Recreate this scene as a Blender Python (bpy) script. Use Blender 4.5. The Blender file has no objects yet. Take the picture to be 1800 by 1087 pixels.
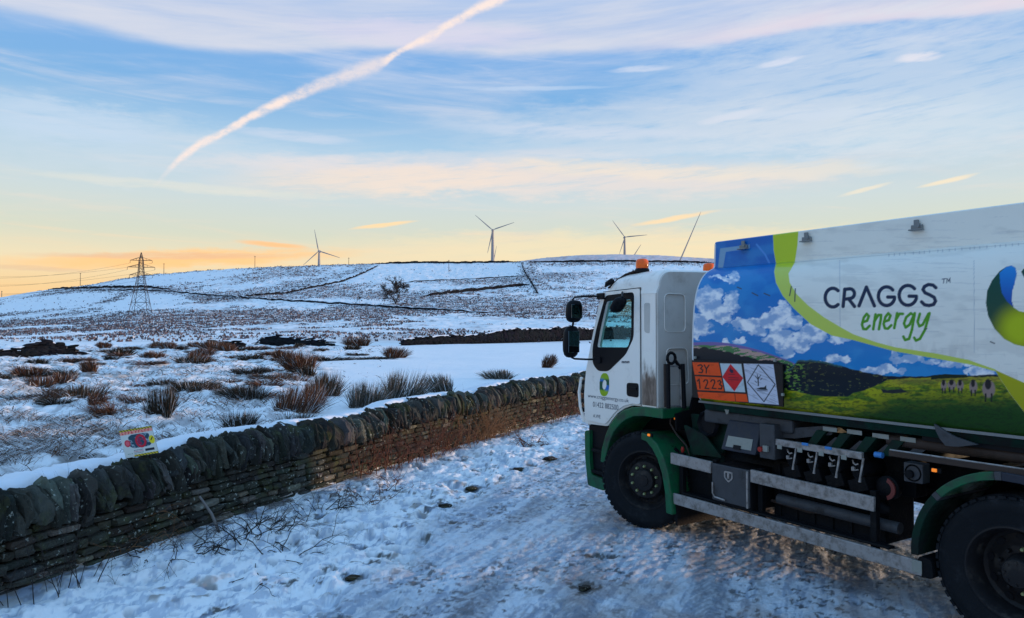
import bpy, bmesh, math, random
import numpy as np
from mathutils import Vector, Matrix
from mathutils.geometry import tessellate_polygon

S = bpy.context.scene
C = S.collection
random.seed(7)
RNG = np.random.default_rng(11)
R = math.radians

# ------------------------------------------------------------------ camera
F = 1300.0                      # focal length in photo pixels (photo 1800 wide)
H = 2.08                        # eye height above the lane
TH = math.atan(33.5 / F)
CT, ST = math.cos(TH), math.sin(TH)
cam_d = bpy.data.cameras.new('camera')
cam_d.lens = 26.0
cam_d.sensor_width = 36.0
cam_d.clip_start = 0.05
cam_d.clip_end = 20000
cam = bpy.data.objects.new('camera', cam_d)
C.objects.link(cam)
cam.location = (0, 0, H)
cam.rotation_euler = (math.pi / 2 + TH, 0, 0)
S.camera = cam


def ray(px, py):
    u = (px - 900) / F
    v = (543.5 - py) / F
    return (u, CT - v * ST, ST + v * CT)


def proj(x, y, z):
    """world point(s) -> position in the photo (used to look up measured artwork)"""
    dz = z - H
    f = y * CT + dz * ST
    up = -y * ST + dz * CT
    return 900 + F * x / f, 543.5 - F * up / f


# ------------------------------------------------------------------ colour management, sun
S.view_settings.view_transform = 'Standard'
S.view_settings.look = 'None'
S.view_settings.exposure = 0.20
S.view_settings.gamma = 1.0

SUN_AZ = math.atan2(1.0, 0.06)        # compass angle from +Y towards +X
SUN_EL = R(4.5)
sdir = Vector((math.sin(SUN_AZ) * math.cos(SUN_EL), math.cos(SUN_AZ) * math.cos(SUN_EL), math.sin(SUN_EL)))
sun_d = bpy.data.lights.new('sun', 'SUN')
sun_d.energy = 2.7
sun_d.angle = R(2.5)
sun_d.color = (1.0, 0.66, 0.42)
sun = bpy.data.objects.new('sun', sun_d)
C.objects.link(sun)
sun.rotation_euler = sdir.to_track_quat('Z', 'Y').to_euler()


def lin(c):
    """sRGB 0..255 -> linear"""
    out = []
    for v in c[:3]:
        v = v / 255.0
        out.append(v / 12.92 if v <= 0.04045 else ((v + 0.055) / 1.055) ** 2.4)
    return tuple(out)


def nlin(a):
    a = np.asarray(a, dtype=float) / 255.0
    return np.where(a <= 0.04045, a / 12.92, ((a + 0.055) / 1.055) ** 2.4)


# ------------------------------------------------------------------ world: low-sun sky with cirrus and a vapour trail
world = bpy.data.worlds.new('World')
S.world = world
world.use_nodes = True
WN = world.node_tree
WN.nodes.clear()


class G:
    """tiny node-graph builder"""
    def __init__(s, tree):
        s.t = tree

    def n(s, typ, **kw):
        nd = s.t.nodes.new(typ)
        for k, v in kw.items():
            setattr(nd, k, v)
        return nd

    def link(s, a, b):
        s.t.links.new(a, b)

    def put(s, sock, v):
        if hasattr(v, 'is_output') or isinstance(v, bpy.types.NodeSocket):
            s.t.links.new(v, sock)
        else:
            if sock.type == 'RGBA' and len(v) == 3:
                v = (*v, 1)
            sock.default_value = v

    def m(s, op, a, b=0.0, c=0.0, clamp=False):
        nd = s.n('ShaderNodeMath', operation=op, use_clamp=clamp)
        s.put(nd.inputs[0], a)
        s.put(nd.inputs[1], b)
        if len(nd.inputs) > 2:
            s.put(nd.inputs[2], c)
        return nd.outputs[0]

    def ss(s, v, a, b):
        """smoothstep of v from a to b (a may exceed b)"""
        nd = s.n('ShaderNodeMapRange', interpolation_type='SMOOTHSTEP')
        lo, hi, x, y = (a, b, 0.0, 1.0) if a <= b else (b, a, 1.0, 0.0)
        s.put(nd.inputs[0], v)
        nd.inputs[1].default_value = lo
        nd.inputs[2].default_value = hi
        nd.inputs[3].default_value = x
        nd.inputs[4].default_value = y
        return nd.outputs[0]

    def mix(s, f, a, b, blend='MIX'):
        nd = s.n('ShaderNodeMix', data_type='RGBA', blend_type=blend)
        nd.clamp_factor = True
        s.put(nd.inputs[0], f)
        s.put(nd.inputs[6], a)
        s.put(nd.inputs[7], b)
        return nd.outputs[2]

    def vec(s, x, y, z=0.0):
        nd = s.n('ShaderNodeCombineXYZ')
        s.put(nd.inputs[0], x)
        s.put(nd.inputs[1], y)
        s.put(nd.inputs[2], z)
        return nd.outputs[0]

    def noise(s, v, scale, detail=4, rough=0.55, dist=0.0):
        nd = s.n('ShaderNodeTexNoise')
        if v is not None:
            s.put(nd.inputs['Vector'], v)
        nd.inputs['Scale'].default_value = scale
        nd.inputs['Detail'].default_value = detail
        nd.inputs['Roughness'].default_value = rough
        nd.inputs['Distortion'].default_value = dist
        return nd.outputs[0]

    def ramp(s, f, stops):
        nd = s.n('ShaderNodeValToRGB')
        cr = nd.color_ramp
        while len(cr.elements) < len(stops):
            cr.elements.new(0.5)
        for e, (p, col) in zip(cr.elements, stops):
            e.position = p
            e.color = (*col, 1)
        s.put(nd.inputs[0], f)
        return nd.outputs[0]

    def curve(s, f, pts):
        nd = s.n('ShaderNodeFloatCurve')
        cv = nd.mapping.curves[0]
        while len(cv.points) < len(pts):
            cv.points.new(0.5, 0.5)
        for p, (x, y) in zip(cv.points, pts):
            p.location = (x, y)
        nd.mapping.update()
        s.put(nd.inputs['Value'], f)
        return nd.outputs[0]


def azel(px, py):
    x, y, z = ray(px, py)
    return math.atan2(x, y), math.atan2(z, math.hypot(x, y))


g = G(WN)
tc = g.n('ShaderNodeTexCoord')
sep = g.n('ShaderNodeSeparateXYZ')
g.link(tc.outputs['Generated'], sep.inputs[0])
dx, dy, dz = sep.outputs
az = g.m('ARCTAN2', dx, dy)
el = g.m('ARCSINE', dz)
eld = g.m('MULTIPLY', el, 180 / math.pi / 90.0, clamp=True)     # 0..1 over 90 degrees
base = g.ramp(eld, [(0.0, lin((238, 190, 140))), (2.8 / 90, lin((242, 206, 152))), (4.8 / 90, lin((236, 219, 182))),
                    (6.8 / 90, lin((210, 214, 196))), (9.5 / 90, lin((200, 213, 215))), (13 / 90, lin((170, 202, 226))), (17 / 90, lin((122, 174, 222))),
                    (22 / 90, lin((124, 170, 226))), (32 / 90, lin((146, 196, 246))), (60 / 90, lin((140, 194, 248))),
                    (1.0, lin((134, 190, 248)))])
sky = g.n('ShaderNodeTexSky', sky_type='NISHITA', sun_disc=False)
sky.sun_elevation = SUN_EL
sky.sun_rotation = SUN_AZ
sky.altitude = 350
nish = g.mix(1.0, sky.outputs[0], (0.10, 0.10, 0.10), 'MULTIPLY')
col = g.mix(0.08, base, nish)

azd = g.m('MULTIPLY', az, 180 / math.pi)
ele = g.m('MULTIPLY', el, 180 / math.pi)


def stretch(ax, ay, rot, off=0.0):
    """streaky sky coordinates: degrees, tilted by rot, squeezed across the streaks"""
    c, s_ = math.cos(R(rot)), math.sin(R(rot))
    a = g.m('ADD', g.m('MULTIPLY', azd, c * ax), g.m('MULTIPLY', ele, s_ * ax))
    b = g.m('ADD', g.m('MULTIPLY', azd, -s_ * ay), g.m('MULTIPLY', ele, c * ay))
    return g.vec(a, b, off)


# broad lavender / peach cirrus veils
n1 = g.noise(stretch(0.030, 0.24, 3, 3.1), 1.0, 7, 0.62, 0.6)
n2 = g.noise(stretch(0.06, 0.75, -4, 9.4), 1.0, 6, 0.60, 0.8)
n3 = g.noise(stretch(0.16, 1.6, 6, 5.2), 1.0, 5, 0.65, 0.5)
veil = g.m('MULTIPLY', g.ss(n1, 0.46, 0.70), g.m('ADD', 0.45, g.m('MULTIPLY', g.ss(n2, 0.36, 0.66), 0.65)))
veil2 = g.m('MULTIPLY', g.ss(n2, 0.50, 0.70), g.ss(n3, 0.30, 0.62))
cirr_col = g.ramp(eld, [(0.0, lin((252, 198, 132))), (5.0 / 90, lin((246, 208, 160))), (9 / 90, lin((232, 214, 200))),
                        (13 / 90, lin((212, 212, 218))), (19 / 90, lin((198, 206, 224))), (27 / 90, lin((196, 204, 228))),
                        (1.0, lin((160, 192, 232)))])
high = g.ss(ele, 90, 60)
col = g.mix(g.m('MULTIPLY', g.m('MULTIPLY', veil, 0.48), high), col, cirr_col)
col = g.mix(g.m('MULTIPLY', g.m('MULTIPLY', veil2, 0.32), high), col, cirr_col)

# a wide veil with a crisp lower edge across the top of the sky
A0, A1 = R(-40), R(40)
azn = g.m('DIVIDE', g.m('SUBTRACT', az, A0), A1 - A0, clamp=True)


def path_curve(pts, e0, e1):
    out = []
    for px, py in pts:
        a, e = azel(px, py)
        out.append(((a - A0) / (A1 - A0), (math.degrees(e) - e0) / (e1 - e0)))
    return out


edge_pts = [(-40, 20), (180, 60), (370, 98), (620, 92), (900, 106), (1180, 88), (1500, 50), (1800, 20), (1900, 10)]
edge = g.m('ADD', g.m('MULTIPLY', g.curve(azn, path_curve(edge_pts, 10, 40)), 30.0), 10.0)
wob = g.m('MULTIPLY', g.m('SUBTRACT', g.noise(stretch(0.10, 0.4, 0, 1.0), 1.0, 5, 0.6), 0.5), 1.1)
dE = g.m('SUBTRACT', g.m('ADD', ele, wob), edge)
soft = g.noise(stretch(0.045, 0.55, 4, 7.7), 1.0, 6, 0.6, 0.4)
band = g.m('MULTIPLY', g.ss(dE, -0.15, 0.8), g.ss(dE, 9.0, 1.0))
band = g.m('MULTIPLY', band, g.m('ADD', 0.42, g.m('MULTIPLY', g.ss(soft, 0.3, 0.65), 0.45)))
band = g.m('MULTIPLY', band, g.ss(g.m('ABSOLUTE', azd), 60, 42))
col = g.mix(band, col, lin((208, 210, 220)))
rim = g.m('MULTIPLY', g.m('MULTIPLY', g.ss(dE, -0.1, 0.35), g.ss(dE, 2.0, 0.4)), g.ss(azd, 6, 20))
rim = g.m('MULTIPLY', rim, g.ss(azd, 50, 38))
col = g.mix(g.m('MULTIPLY', rim, 0.6), col, lin((232, 214, 218)))

# small separate wisps: (px, py, half length, half width, tilt, strength, colour)
wisps = [(1150, 436, 620, 36, 0, .5, (244, 222, 178)), (1520, 150, 520, 120, -3, .55, (206, 214, 224)), (1200, 235, 480, 60, -2, .45, (208, 214, 222)), (250, 260, 380, 60, -2, .4, (200, 212, 222)), (950, 318, 560, 34, -1, .62, (234, 216, 206)), (700, 285, 420, 18, 3, .4, (226, 216, 214)), (1615, 100, 46, 9, -2, .75, (226, 222, 228)), (1372, 109, 44, 6, 6, .55, (222, 222, 232)), (1125, 122, 60, 6, 0, .5, (220, 222, 232)),
         (1285, 205, 70, 7, 8, .5, (214, 216, 226)), (1520, 334, 52, 4, 11, .6, (240, 224, 196)), (1665, 318, 58, 4, 9, .75, (244, 224, 190)),
         (675, 396, 62, 4.2, 8, .9, (252, 214, 160)), (1185, 384, 82, 5, 8, .85, (250, 216, 168)), (700, 318, 330, 28, 3, .55, (240, 218, 198)),
         (1100, 300, 260, 16, -5, .45, (240, 222, 198)), (520, 240, 120, 10, -2, .5, (206, 212, 226)), (120, 215, 190, 36, -2, .55, (190, 208, 228)),
         (930, 156, 160, 4, 0, .5, (190, 208, 230)), (330, 455, 340, 17, 4, .85, (252, 196, 128)), (480, 430, 70, 5, -3, .85, (250, 190, 130)),
         (300, 450, 260, 6, 2, .6, (222, 180, 150)), (60, 472, 120, 5, -1, .5, (214, 184, 156)), (1400, 300, 190, 18, -3, .4, (236, 222, 200)),
         (1000, 232, 260, 14, -3, .45, (206, 212, 226)), (1500, 200, 300, 10, -5, .35, (200, 212, 228)), (760, 62, 260, 26, 0, .45, (214, 206, 226)),
         (330, 330, 330, 9, -1, .4, (228, 222, 204)), (1650, 230, 260, 60, -3, .3, (208, 218, 222))]
wn = g.m('SUBTRACT', g.noise(stretch(0.35, 1.3, 0, 2.2), 1.0, 5, 0.65), 0.5)
wn2 = g.noise(stretch(0.22, 1.9, 5, 6.2), 1.0, 5, 0.65)
for (px, py, hl, hw, tilt, st, cc) in wisps:
    a, e = azel(px, py)
    a, e = math.degrees(a), math.degrees(e)
    k = 180 / math.pi / F
    kk = k * math.cos(R(a)) ** 2
    ux = g.m('SUBTRACT', azd, a)
    uy = g.m('SUBTRACT', ele, e)
    c_, s_ = math.cos(R(tilt)), math.sin(R(tilt))
    p = g.m('DIVIDE', g.m('ADD', g.m('MULTIPLY', ux, c_), g.m('MULTIPLY', uy, s_)), hl * kk)
    q = g.m('DIVIDE', g.m('ADD', g.m('MULTIPLY', ux, -s_), g.m('MULTIPLY', uy, c_)), hw * k)
    q = g.m('ADD', q, g.m('MULTIPLY', wn, 1.6))
    d = g.m('ADD', g.m('MULTIPLY', p, p), g.m('MULTIPLY', q, q))
    dens = g.m('MULTIPLY', g.ss(d, 1.25, 0.0), g.m('MULTIPLY', g.ss(wn2, 0.12, 0.55), st))
    col = g.mix(dens, col, lin(cc))

# vapour trail
tr = [(268, 330, 5), (285, 312, 7), (330, 268, 11), (395, 232, 10), (480, 186, 13), (560, 151, 14), (640, 122, 18), (672, 110, 15), (700, 92, 8), (760, 62, 11), (800, 37, 10), (850, 10, 13), (900, -12, 12), (960, -40, 12)]
e0, e1 = 8, 30
# parametrise along azimuth
ctr = g.m('ADD', g.m('MULTIPLY', g.curve(azn, path_curve([(p[0], p[1]) for p in tr], e0, e1)), e1 - e0), e0)
wpts = []
for px, py, w in tr:
    a, e = azel(px, py)
    wpts.append(((a - A0) / (A1 - A0), w * 0.92 * 180 / math.pi / F / 2.0))
wid = g.m('MULTIPLY', g.curve(azn, wpts), 2.0)
tn = g.m('SUBTRACT', g.noise(g.vec(g.m('MULTIPLY', azd, 0.9), g.m('MULTIPLY', ele, 0.9), 4.0), 1.0, 6, 0.62), 0.5)
tn2 = g.noise(g.vec(g.m('MULTIPLY', azd, 0.55), g.m('MULTIPLY', ele, 0.9), 8.0), 1.0, 7, 0.7)
dT = g.m('DIVIDE', g.m('ADD', g.m('SUBTRACT', ele, ctr), g.m('MULTIPLY', tn, 0.55)), wid)
trail = g.ss(g.m('ABSOLUTE', dT), 1.15, 0.15)
a_s = math.degrees(azel(272, 330)[0])
a_e = math.degrees(azel(330, 268)[0])
trail = g.m('MULTIPLY', trail, g.ss(azd, a_s - 0.4, a_e))
trail = g.m('MULTIPLY', trail, g.ss(azd, 12, 4))
thick = g.m('ADD', 0.42, g.m('MULTIPLY', g.ss(tn2, 0.34, 0.58), 0.55))
# thinner where it has spread
spread = g.m('MULTIPLY', g.ss(azd, -17.5, -14.0), g.ss(azd, -9.4, -10.2))
thick = g.m('MULTIPLY', thick, g.m('SUBTRACT', 1.0, g.m('MULTIPLY', spread, 0.35)))
col = g.mix(g.m('MULTIPLY', trail, thick), col, lin((240, 222, 214)))
below = g.ss(ele, 0.0, -6.0)
col = g.mix(below, col, lin((150, 165, 190)))
bg = g.n('ShaderNodeBackground')
g.link(col, bg.inputs[0])
bg.inputs[1].default_value = 1.0
wo = g.n('ShaderNodeOutputWorld')
g.link(bg.outputs[0], wo.inputs[0])


# ------------------------------------------------------------------ helpers: noise
def _hash(ix, iy, seed):
    h = (ix.astype(np.int64) * 374761393 + iy.astype(np.int64) * 668265263 + seed * 1274126177) & 0xFFFFFFFF
    h = ((h ^ (h >> 13)) * 1274126177) & 0xFFFFFFFF
    h = h ^ (h >> 16)
    return (h & 0xFFFFFF) / float(0xFFFFFF)


def vnoise(x, y, seed=0):
    x = np.asarray(x, float)
    y = np.asarray(y, float)
    ix = np.floor(x)
    iy = np.floor(y)
    fx = x - ix
    fy = y - iy
    fx = fx * fx * (3 - 2 * fx)
    fy = fy * fy * (3 - 2 * fy)
    a = _hash(ix, iy, seed)
    b = _hash(ix + 1, iy, seed)
    c = _hash(ix, iy + 1, seed)
    d = _hash(ix + 1, iy + 1, seed)
    return (a * (1 - fx) + b * fx) * (1 - fy) + (c * (1 - fx) + d * fx) * fy


def fbm(x, y, seed=0, oct=4, gain=0.5):
    s, a, t = 0.0, 1.0, 0.0
    f = 1.0
    for i in range(oct):
        # rotate every octave so that the lattice does not show
        c_, s_ = math.cos(0.6 + i * 1.1), math.sin(0.6 + i * 1.1)
        s = s + a * vnoise((x * c_ - y * s_) * f + i * 17.3, (x * s_ + y * c_) * f - i * 9.1, seed + i)
        t += a
        a *= gain
        f *= 2.03
    return s / t


def sstep(x, a, b):
    t = np.clip((x - a) / (b - a), 0, 1)
    return t * t * (3 - 2 * t)


# ------------------------------------------------------------------ helpers: objects
def tag(o, label=None, cat=None, group=None, kind=None):
    if label:
        o['label'] = label
    if cat:
        o['category'] = cat
    if group:
        o['group'] = group
    if kind:
        o['kind'] = kind
    return o


def empty(name, loc=(0, 0, 0), rz=0.0, parent=None):
    o = bpy.data.objects.new(name, None)
    C.objects.link(o)
    o.location = loc
    o.rotation_euler = (0, 0, rz)
    o.empty_display_size = 0.3
    if parent:
        o.parent = parent
    return o


def np_mesh(name, V, Fq, mat, parent=None, smooth=True, cols=None, attrs=None):
    """big mesh from numpy arrays; Fq is (n,4) or (n,3)"""
    me = bpy.data.meshes.new(name)
    V = np.asarray(V, dtype=np.float32)
    Fq = np.asarray(Fq, dtype=np.int32)
    k = Fq.shape[1]
    me.vertices.add(len(V))
    me.vertices.foreach_set('co', V.ravel())
    me.loops.add(Fq.size)
    me.loops.foreach_set('vertex_index', Fq.ravel())
    me.polygons.add(len(Fq))
    me.polygons.foreach_set('loop_start', np.arange(0, Fq.size, k, dtype=np.int32))
    me.polygons.foreach_set('loop_total', np.full(len(Fq), k, dtype=np.int32))
    me.update(calc_edges=True)
    me.polygons.foreach_set('use_smooth', np.full(len(Fq), smooth, dtype=bool))
    if cols is not None:
        ca = me.color_attributes.new('Col', 'FLOAT_COLOR', 'POINT')
        cc = np.ones((len(V), 4), dtype=np.float32)
        cc[:, :3] = cols
        ca.data.foreach_set('color', cc.ravel())
    if attrs:
        for an, av in attrs.items():
            at = me.attributes.new(an, 'FLOAT', 'POINT')
            at.data.foreach_set('value', np.asarray(av, dtype=np.float32).ravel())
    me.validate()
    if mat:
        me.materials.append(mat)
    o = bpy.data.objects.new(name, me)
    C.objects.link(o)
    if parent:
        o.parent = parent
    return o


class MB:
    """collects primitives; build() links them as ONE mesh object"""
    def __init__(s):
        s.v = []
        s.f = []
        s.c = []
        s.col = None

    def add(s, vs, fs):
        b = len(s.v)
        s.v += [tuple(p) for p in vs]
        s.f += [tuple(i + b for i in f) for f in fs]
        if s.col is not None:
            while len(s.c) < b:
                s.c.append((1, 1, 1))
            s.c += [s.col] * len(vs)

    def box(s, c, size, rot=None, jit=0.0):
        hx, hy, hz = size[0] / 2, size[1] / 2, size[2] / 2
        vs = [Vector((x * hx, y * hy, z * hz)) for x in (-1, 1) for y in (-1, 1) for z in (-1, 1)]
        if jit:
            vs = [v + Vector((random.uniform(-jit, jit), random.uniform(-jit, jit), random.uniform(-jit, jit))) for v in vs]
        if rot is not None:
            vs = [rot @ v for v in vs]
        c = Vector(c)
        s.add([v + c for v in vs], [(0, 1, 3, 2), (4, 6, 7, 5), (0, 4, 5, 1), (2, 3, 7, 6), (0, 2, 6, 4), (1, 5, 7, 3)])

    def tube(s, pts, r, n=8, cap=True):
        pts = [Vector(p) for p in pts]
        rs = r if isinstance(r, (list, tuple)) else [r] * len(pts)
        vs = []
        up = None
        for i, p in enumerate(pts):
            d = (pts[min(i + 1, len(pts) - 1)] - pts[max(i - 1, 0)])
            if d.length < 1e-9:
                d = Vector((0, 0, 1))
            d.normalize()
            if up is None:
                up = Vector((0, 0, 1)) if abs(d.z) < 0.9 else Vector((1, 0, 0))
            a = d.cross(up)
            if a.length < 1e-6:
                a = d.cross(Vector((0, 1, 0)))
            a.normalize()
            b = a.cross(d)
            up = b
            for k in range(n):
                t = 2 * math.pi * k / n
                vs.append(p + (a * math.cos(t) + b * math.sin(t)) * rs[i])
        fs = []
        for i in range(len(pts) - 1):
            for k in range(n):
                k2 = (k + 1) % n
                fs.append((i * n + k, i * n + k2, (i + 1) * n + k2, (i + 1) * n + k))
        if cap:
            fs.append(tuple(range(n - 1, -1, -1)))
            fs.append(tuple((len(pts) - 1) * n + k for k in range(n)))
        s.add(vs, fs)

    def lathe(s, prof, origin=(0, 0, 0), axis='Y', n=40, close=False):
        """prof: (radius, along axis)"""
        vs = []
        o = Vector(origin)
        for r, t in prof:
            for k in range(n):
                a = 2 * math.pi * k / n
                ca, sa = r * math.cos(a), r * math.sin(a)
                if axis == 'Y':
                    vs.append(o + Vector((ca, t, sa)))
                elif axis == 'Z':
                    vs.append(o + Vector((ca, sa, t)))
                else:
                    vs.append(o + Vector((t, ca, sa)))
        fs = []
        m = len(prof)
        for i in range(m if close else m - 1):
            j = (i + 1) % m
            for k in range(n):
                k2 = (k + 1) % n
                fs.append((i * n + k, i * n + k2, j * n + k2, j * n + k))
        s.add(vs, fs)

    def plate(s, outline, holes, fn, d0, d1):
        """flat plate with holes; fn(u, v, d) -> xyz"""
        loops = [outline] + list(holes)
        flat = [p for lp in loops for p in lp]
        tris = tessellate_polygon([[Vector((p[0], p[1], 0)) for p in lp] for lp in loops])
        n = len(flat)
        vs = [fn(p[0], p[1], d0) for p in flat] + [fn(p[0], p[1], d1) for p in flat]
        fs = [tuple(t) for t in tris] + [tuple(i + n for i in reversed(t)) for t in tris]
        b = 0
        for lp in loops:
            m = len(lp)
            for k in range(m):
                k2 = (k + 1) % m
                fs.append((b + k, b + k2, n + b + k2, n + b + k))
            b += m
        s.add(vs, fs)

    def grid(s, nu, nv, fn):
        vs = [fn(i / nu, j / nv) for j in range(nv + 1) for i in range(nu + 1)]
        fs = [(j * (nu + 1) + i, j * (nu + 1) + i + 1, (j + 1) * (nu + 1) + i + 1, (j + 1) * (nu + 1) + i) for j in range(nv) for i in range(nu)]
        s.add(vs, fs)

    def build(s, name, mat, parent=None, smooth=None, bevel=0.0, label=None, solid=0.0):
        me = bpy.data.meshes.new(name)
        me.from_pydata([tuple(v) for v in s.v], [], s.f)
        bm = bmesh.new()
        bm.from_mesh(me)
        bmesh.ops.recalc_face_normals(bm, faces=bm.faces)
        bm.to_mesh(me)
        bm.free()
        if s.c:
            while len(s.c) < len(s.v):
                s.c.append((1, 1, 1))
            ca = me.color_attributes.new('Col', 'FLOAT_COLOR', 'POINT')
            cc = np.ones((len(s.v), 4), dtype=np.float32)
            cc[:, :3] = np.array(s.c)
            ca.data.foreach_set('color', cc.ravel())
        me.materials.append(mat)
        o = bpy.data.objects.new(name, me)
        C.objects.link(o)
        if parent:
            o.parent = parent
        if smooth is not None:
            me.polygons.foreach_set('use_smooth', np.full(len(me.polygons), True))
            if smooth < 180:
                me.set_sharp_from_angle(angle=R(smooth))
        if solid:
            m = o.modifiers.new('solid', 'SOLIDIFY')
            m.thickness = solid
        if bevel:
            m = o.modifiers.new('bevel', 'BEVEL')
            m.width = bevel
            m.segments = 2
            m.limit_method = 'ANGLE'
            m.angle_limit = R(40)
        if label:
            o['label'] = label
        return o


def copy_tree(o, parent=None):
    c = o.copy()
    C.objects.link(c)
    c.parent = parent
    for ch in list(o.children):
        copy_tree(ch, c)
    return c


# ------------------------------------------------------------------ materials
def pmat(name, color, rough=0.5, metal=0.0, var=0.12, scale=6.0, bump=0.0, bscale=40.0, spec=0.35, dirt=None, coat=0.0, attr=False, detail=5):
    """Principled material with procedural colour variation, optional grime and bump"""
    m = bpy.data.materials.new(name)
    m.use_nodes = True
    t = m.node_tree
    gg = G(t)
    bs = t.nodes['Principled BSDF']
    tcn = gg.n('ShaderNodeTexCoord')
    ob = tcn.outputs['Object']
    if attr:
        at = gg.n('ShaderNodeVertexColor', layer_name='Col')
        c = at.outputs[0]
    else:
        c = None
    nz = gg.noise(ob, scale, detail, 0.6)
    k = gg.m('ADD', 1 - var, gg.m('MULTIPLY', nz, 2 * var))
    cc = gg.n('ShaderNodeVectorMath', operation='SCALE')
    if attr:
        gg.link(c, cc.inputs[0])
    else:
        cc.inputs[0].default_value = color[:3]
    gg.link(k, cc.inputs[3])
    c = cc.outputs[0]
    if dirt:
        dcol, lo, hi, dsc = dirt
        dn = gg.ss(gg.noise(ob, dsc, 6, 0.65), lo, hi)
        c = gg.mix(dn, c, dcol)
        rr = gg.m('ADD', rough, gg.m('MULTIPLY', dn, 0.3), clamp=True)
        gg.link(rr, bs.inputs['Roughness'])
    else:
        bs.inputs['Roughness'].default_value = rough
    gg.link(c, bs.inputs['Base Color'])
    bs.inputs['Metallic'].default_value = metal
    bs.inputs['Specular IOR Level'].default_value = spec
    if coat:
        bs.inputs['Coat Weight'].default_value = coat
        bs.inputs['Coat Roughness'].default_value = 0.08
    if bump:
        bn = gg.n('ShaderNodeBump')
        bn.inputs['Strength'].default_value = bump
        bn.inputs['Distance'].default_value = 0.02
        gg.link(gg.noise(ob, bscale, 6, 0.6), bn.inputs['Height'])
        gg.link(bn.outputs[0], bs.inputs['Normal'])
    return m


def glow(name, color, strength):
    m = pmat(name, color, 0.3, var=0.05)
    bs = m.node_tree.nodes['Principled BSDF']
    bs.inputs['Emission Color'].default_value = (*color, 1)
    bs.inputs['Emission Strength'].default_value = strength
    return m


M = {}
M['white'] = pmat('cab white paint', (0.90, 0.87, 0.81), 0.34, var=0.05, scale=3, dirt=((0.30, 0.26, 0.22), 0.54, 0.92, 4.5), coat=0.3)
M['cabrear'] = pmat('cab rear paint', (0.56, 0.54, 0.50), 0.42, var=0.06, scale=3, dirt=((0.24, 0.19, 0.15), 0.5, 0.9, 2.5))
M['green'] = pmat('green fender', (0.006, 0.115, 0.045), 0.35, var=0.25, scale=7, dirt=((0.03, 0.035, 0.035), 0.42, 0.72, 5.0))
M['dgreen'] = pmat('dark green chassis', (0.003, 0.028, 0.018), 0.5, spec=0.15, var=0.3, scale=9, dirt=((0.012, 0.014, 0.015), 0.4, 0.7, 6.0))
M['black'] = pmat('black plastic', (0.005, 0.006, 0.009), 0.5, var=0.2, scale=12, spec=0.16)
M['chassis'] = pmat('dirty black steel', (0.006, 0.007, 0.009), 0.6, spec=0.12, var=0.35, scale=14, bump=0.3, dirt=((0.022, 0.02, 0.019), 0.55, 0.85, 8.0))
M['rubber'] = pmat('tyre rubber', (0.007, 0.009, 0.012), 0.62, spec=0.14, var=0.3, scale=9, bump=0.25, bscale=90, dirt=((0.035, 0.038, 0.044), 0.50, 0.80, 7.0))
M['rim'] = pmat('grimy rim', (0.014, 0.014, 0.016), 0.5, spec=0.2, var=0.3, scale=12, dirt=((0.07, 0.062, 0.055), 0.5, 0.8, 9.0))
M['nut'] = pmat('wheel nut indicator', (0.30, 0.34, 0.16), 0.5)
M['alu'] = pmat('weathered aluminium', (0.36, 0.34, 0.33), 0.45, metal=0.35, var=0.2, scale=12, bump=0.08, bscale=60, dirt=((0.15, 0.13, 0.115), 0.40, 0.75, 14.0))
M['galv'] = pmat('grey steel', (0.058, 0.062, 0.070), 0.55, metal=0.25, var=0.25, scale=10, dirt=((0.028, 0.026, 0.024), 0.5, 0.8, 7.0))
M['rust'] = pmat('rusty pipe', (0.055, 0.040, 0.034), 0.7, spec=0.15, var=0.3, scale=8, dirt=((0.03, 0.025, 0.02), 0.5, 0.8, 5.0))
M['label'] = pmat('label plate', (0.27, 0.28, 0.25), 0.5, var=0.15, scale=30)
M['redp'] = pmat('red plastic', (0.35, 0.02, 0.015), 0.4)
M['reddull'] = pmat('dull red cap', (0.16, 0.035, 0.03), 0.6, var=0.3)
M['bluep'] = pmat('blue cap', (0.05, 0.22, 0.55), 0.35)
M['amber'] = glow('amber side lamp', (1.0, 0.25, 0.02), 0.5)
M['beacon'] = pmat('orange beacon lens', (1.0, 0.13, 0.006), 0.25, var=0.05, coat=0.2)
M['seat'] = pmat('seat fabric', (0.30, 0.26, 0.22), 0.85)
M['gunmetal'] = pmat('box lid', (0.022, 0.027, 0.042), 0.5, var=0.25, spec=0.3, dirt=((0.05, 0.05, 0.052), 0.5, 0.8, 6.0))


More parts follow.
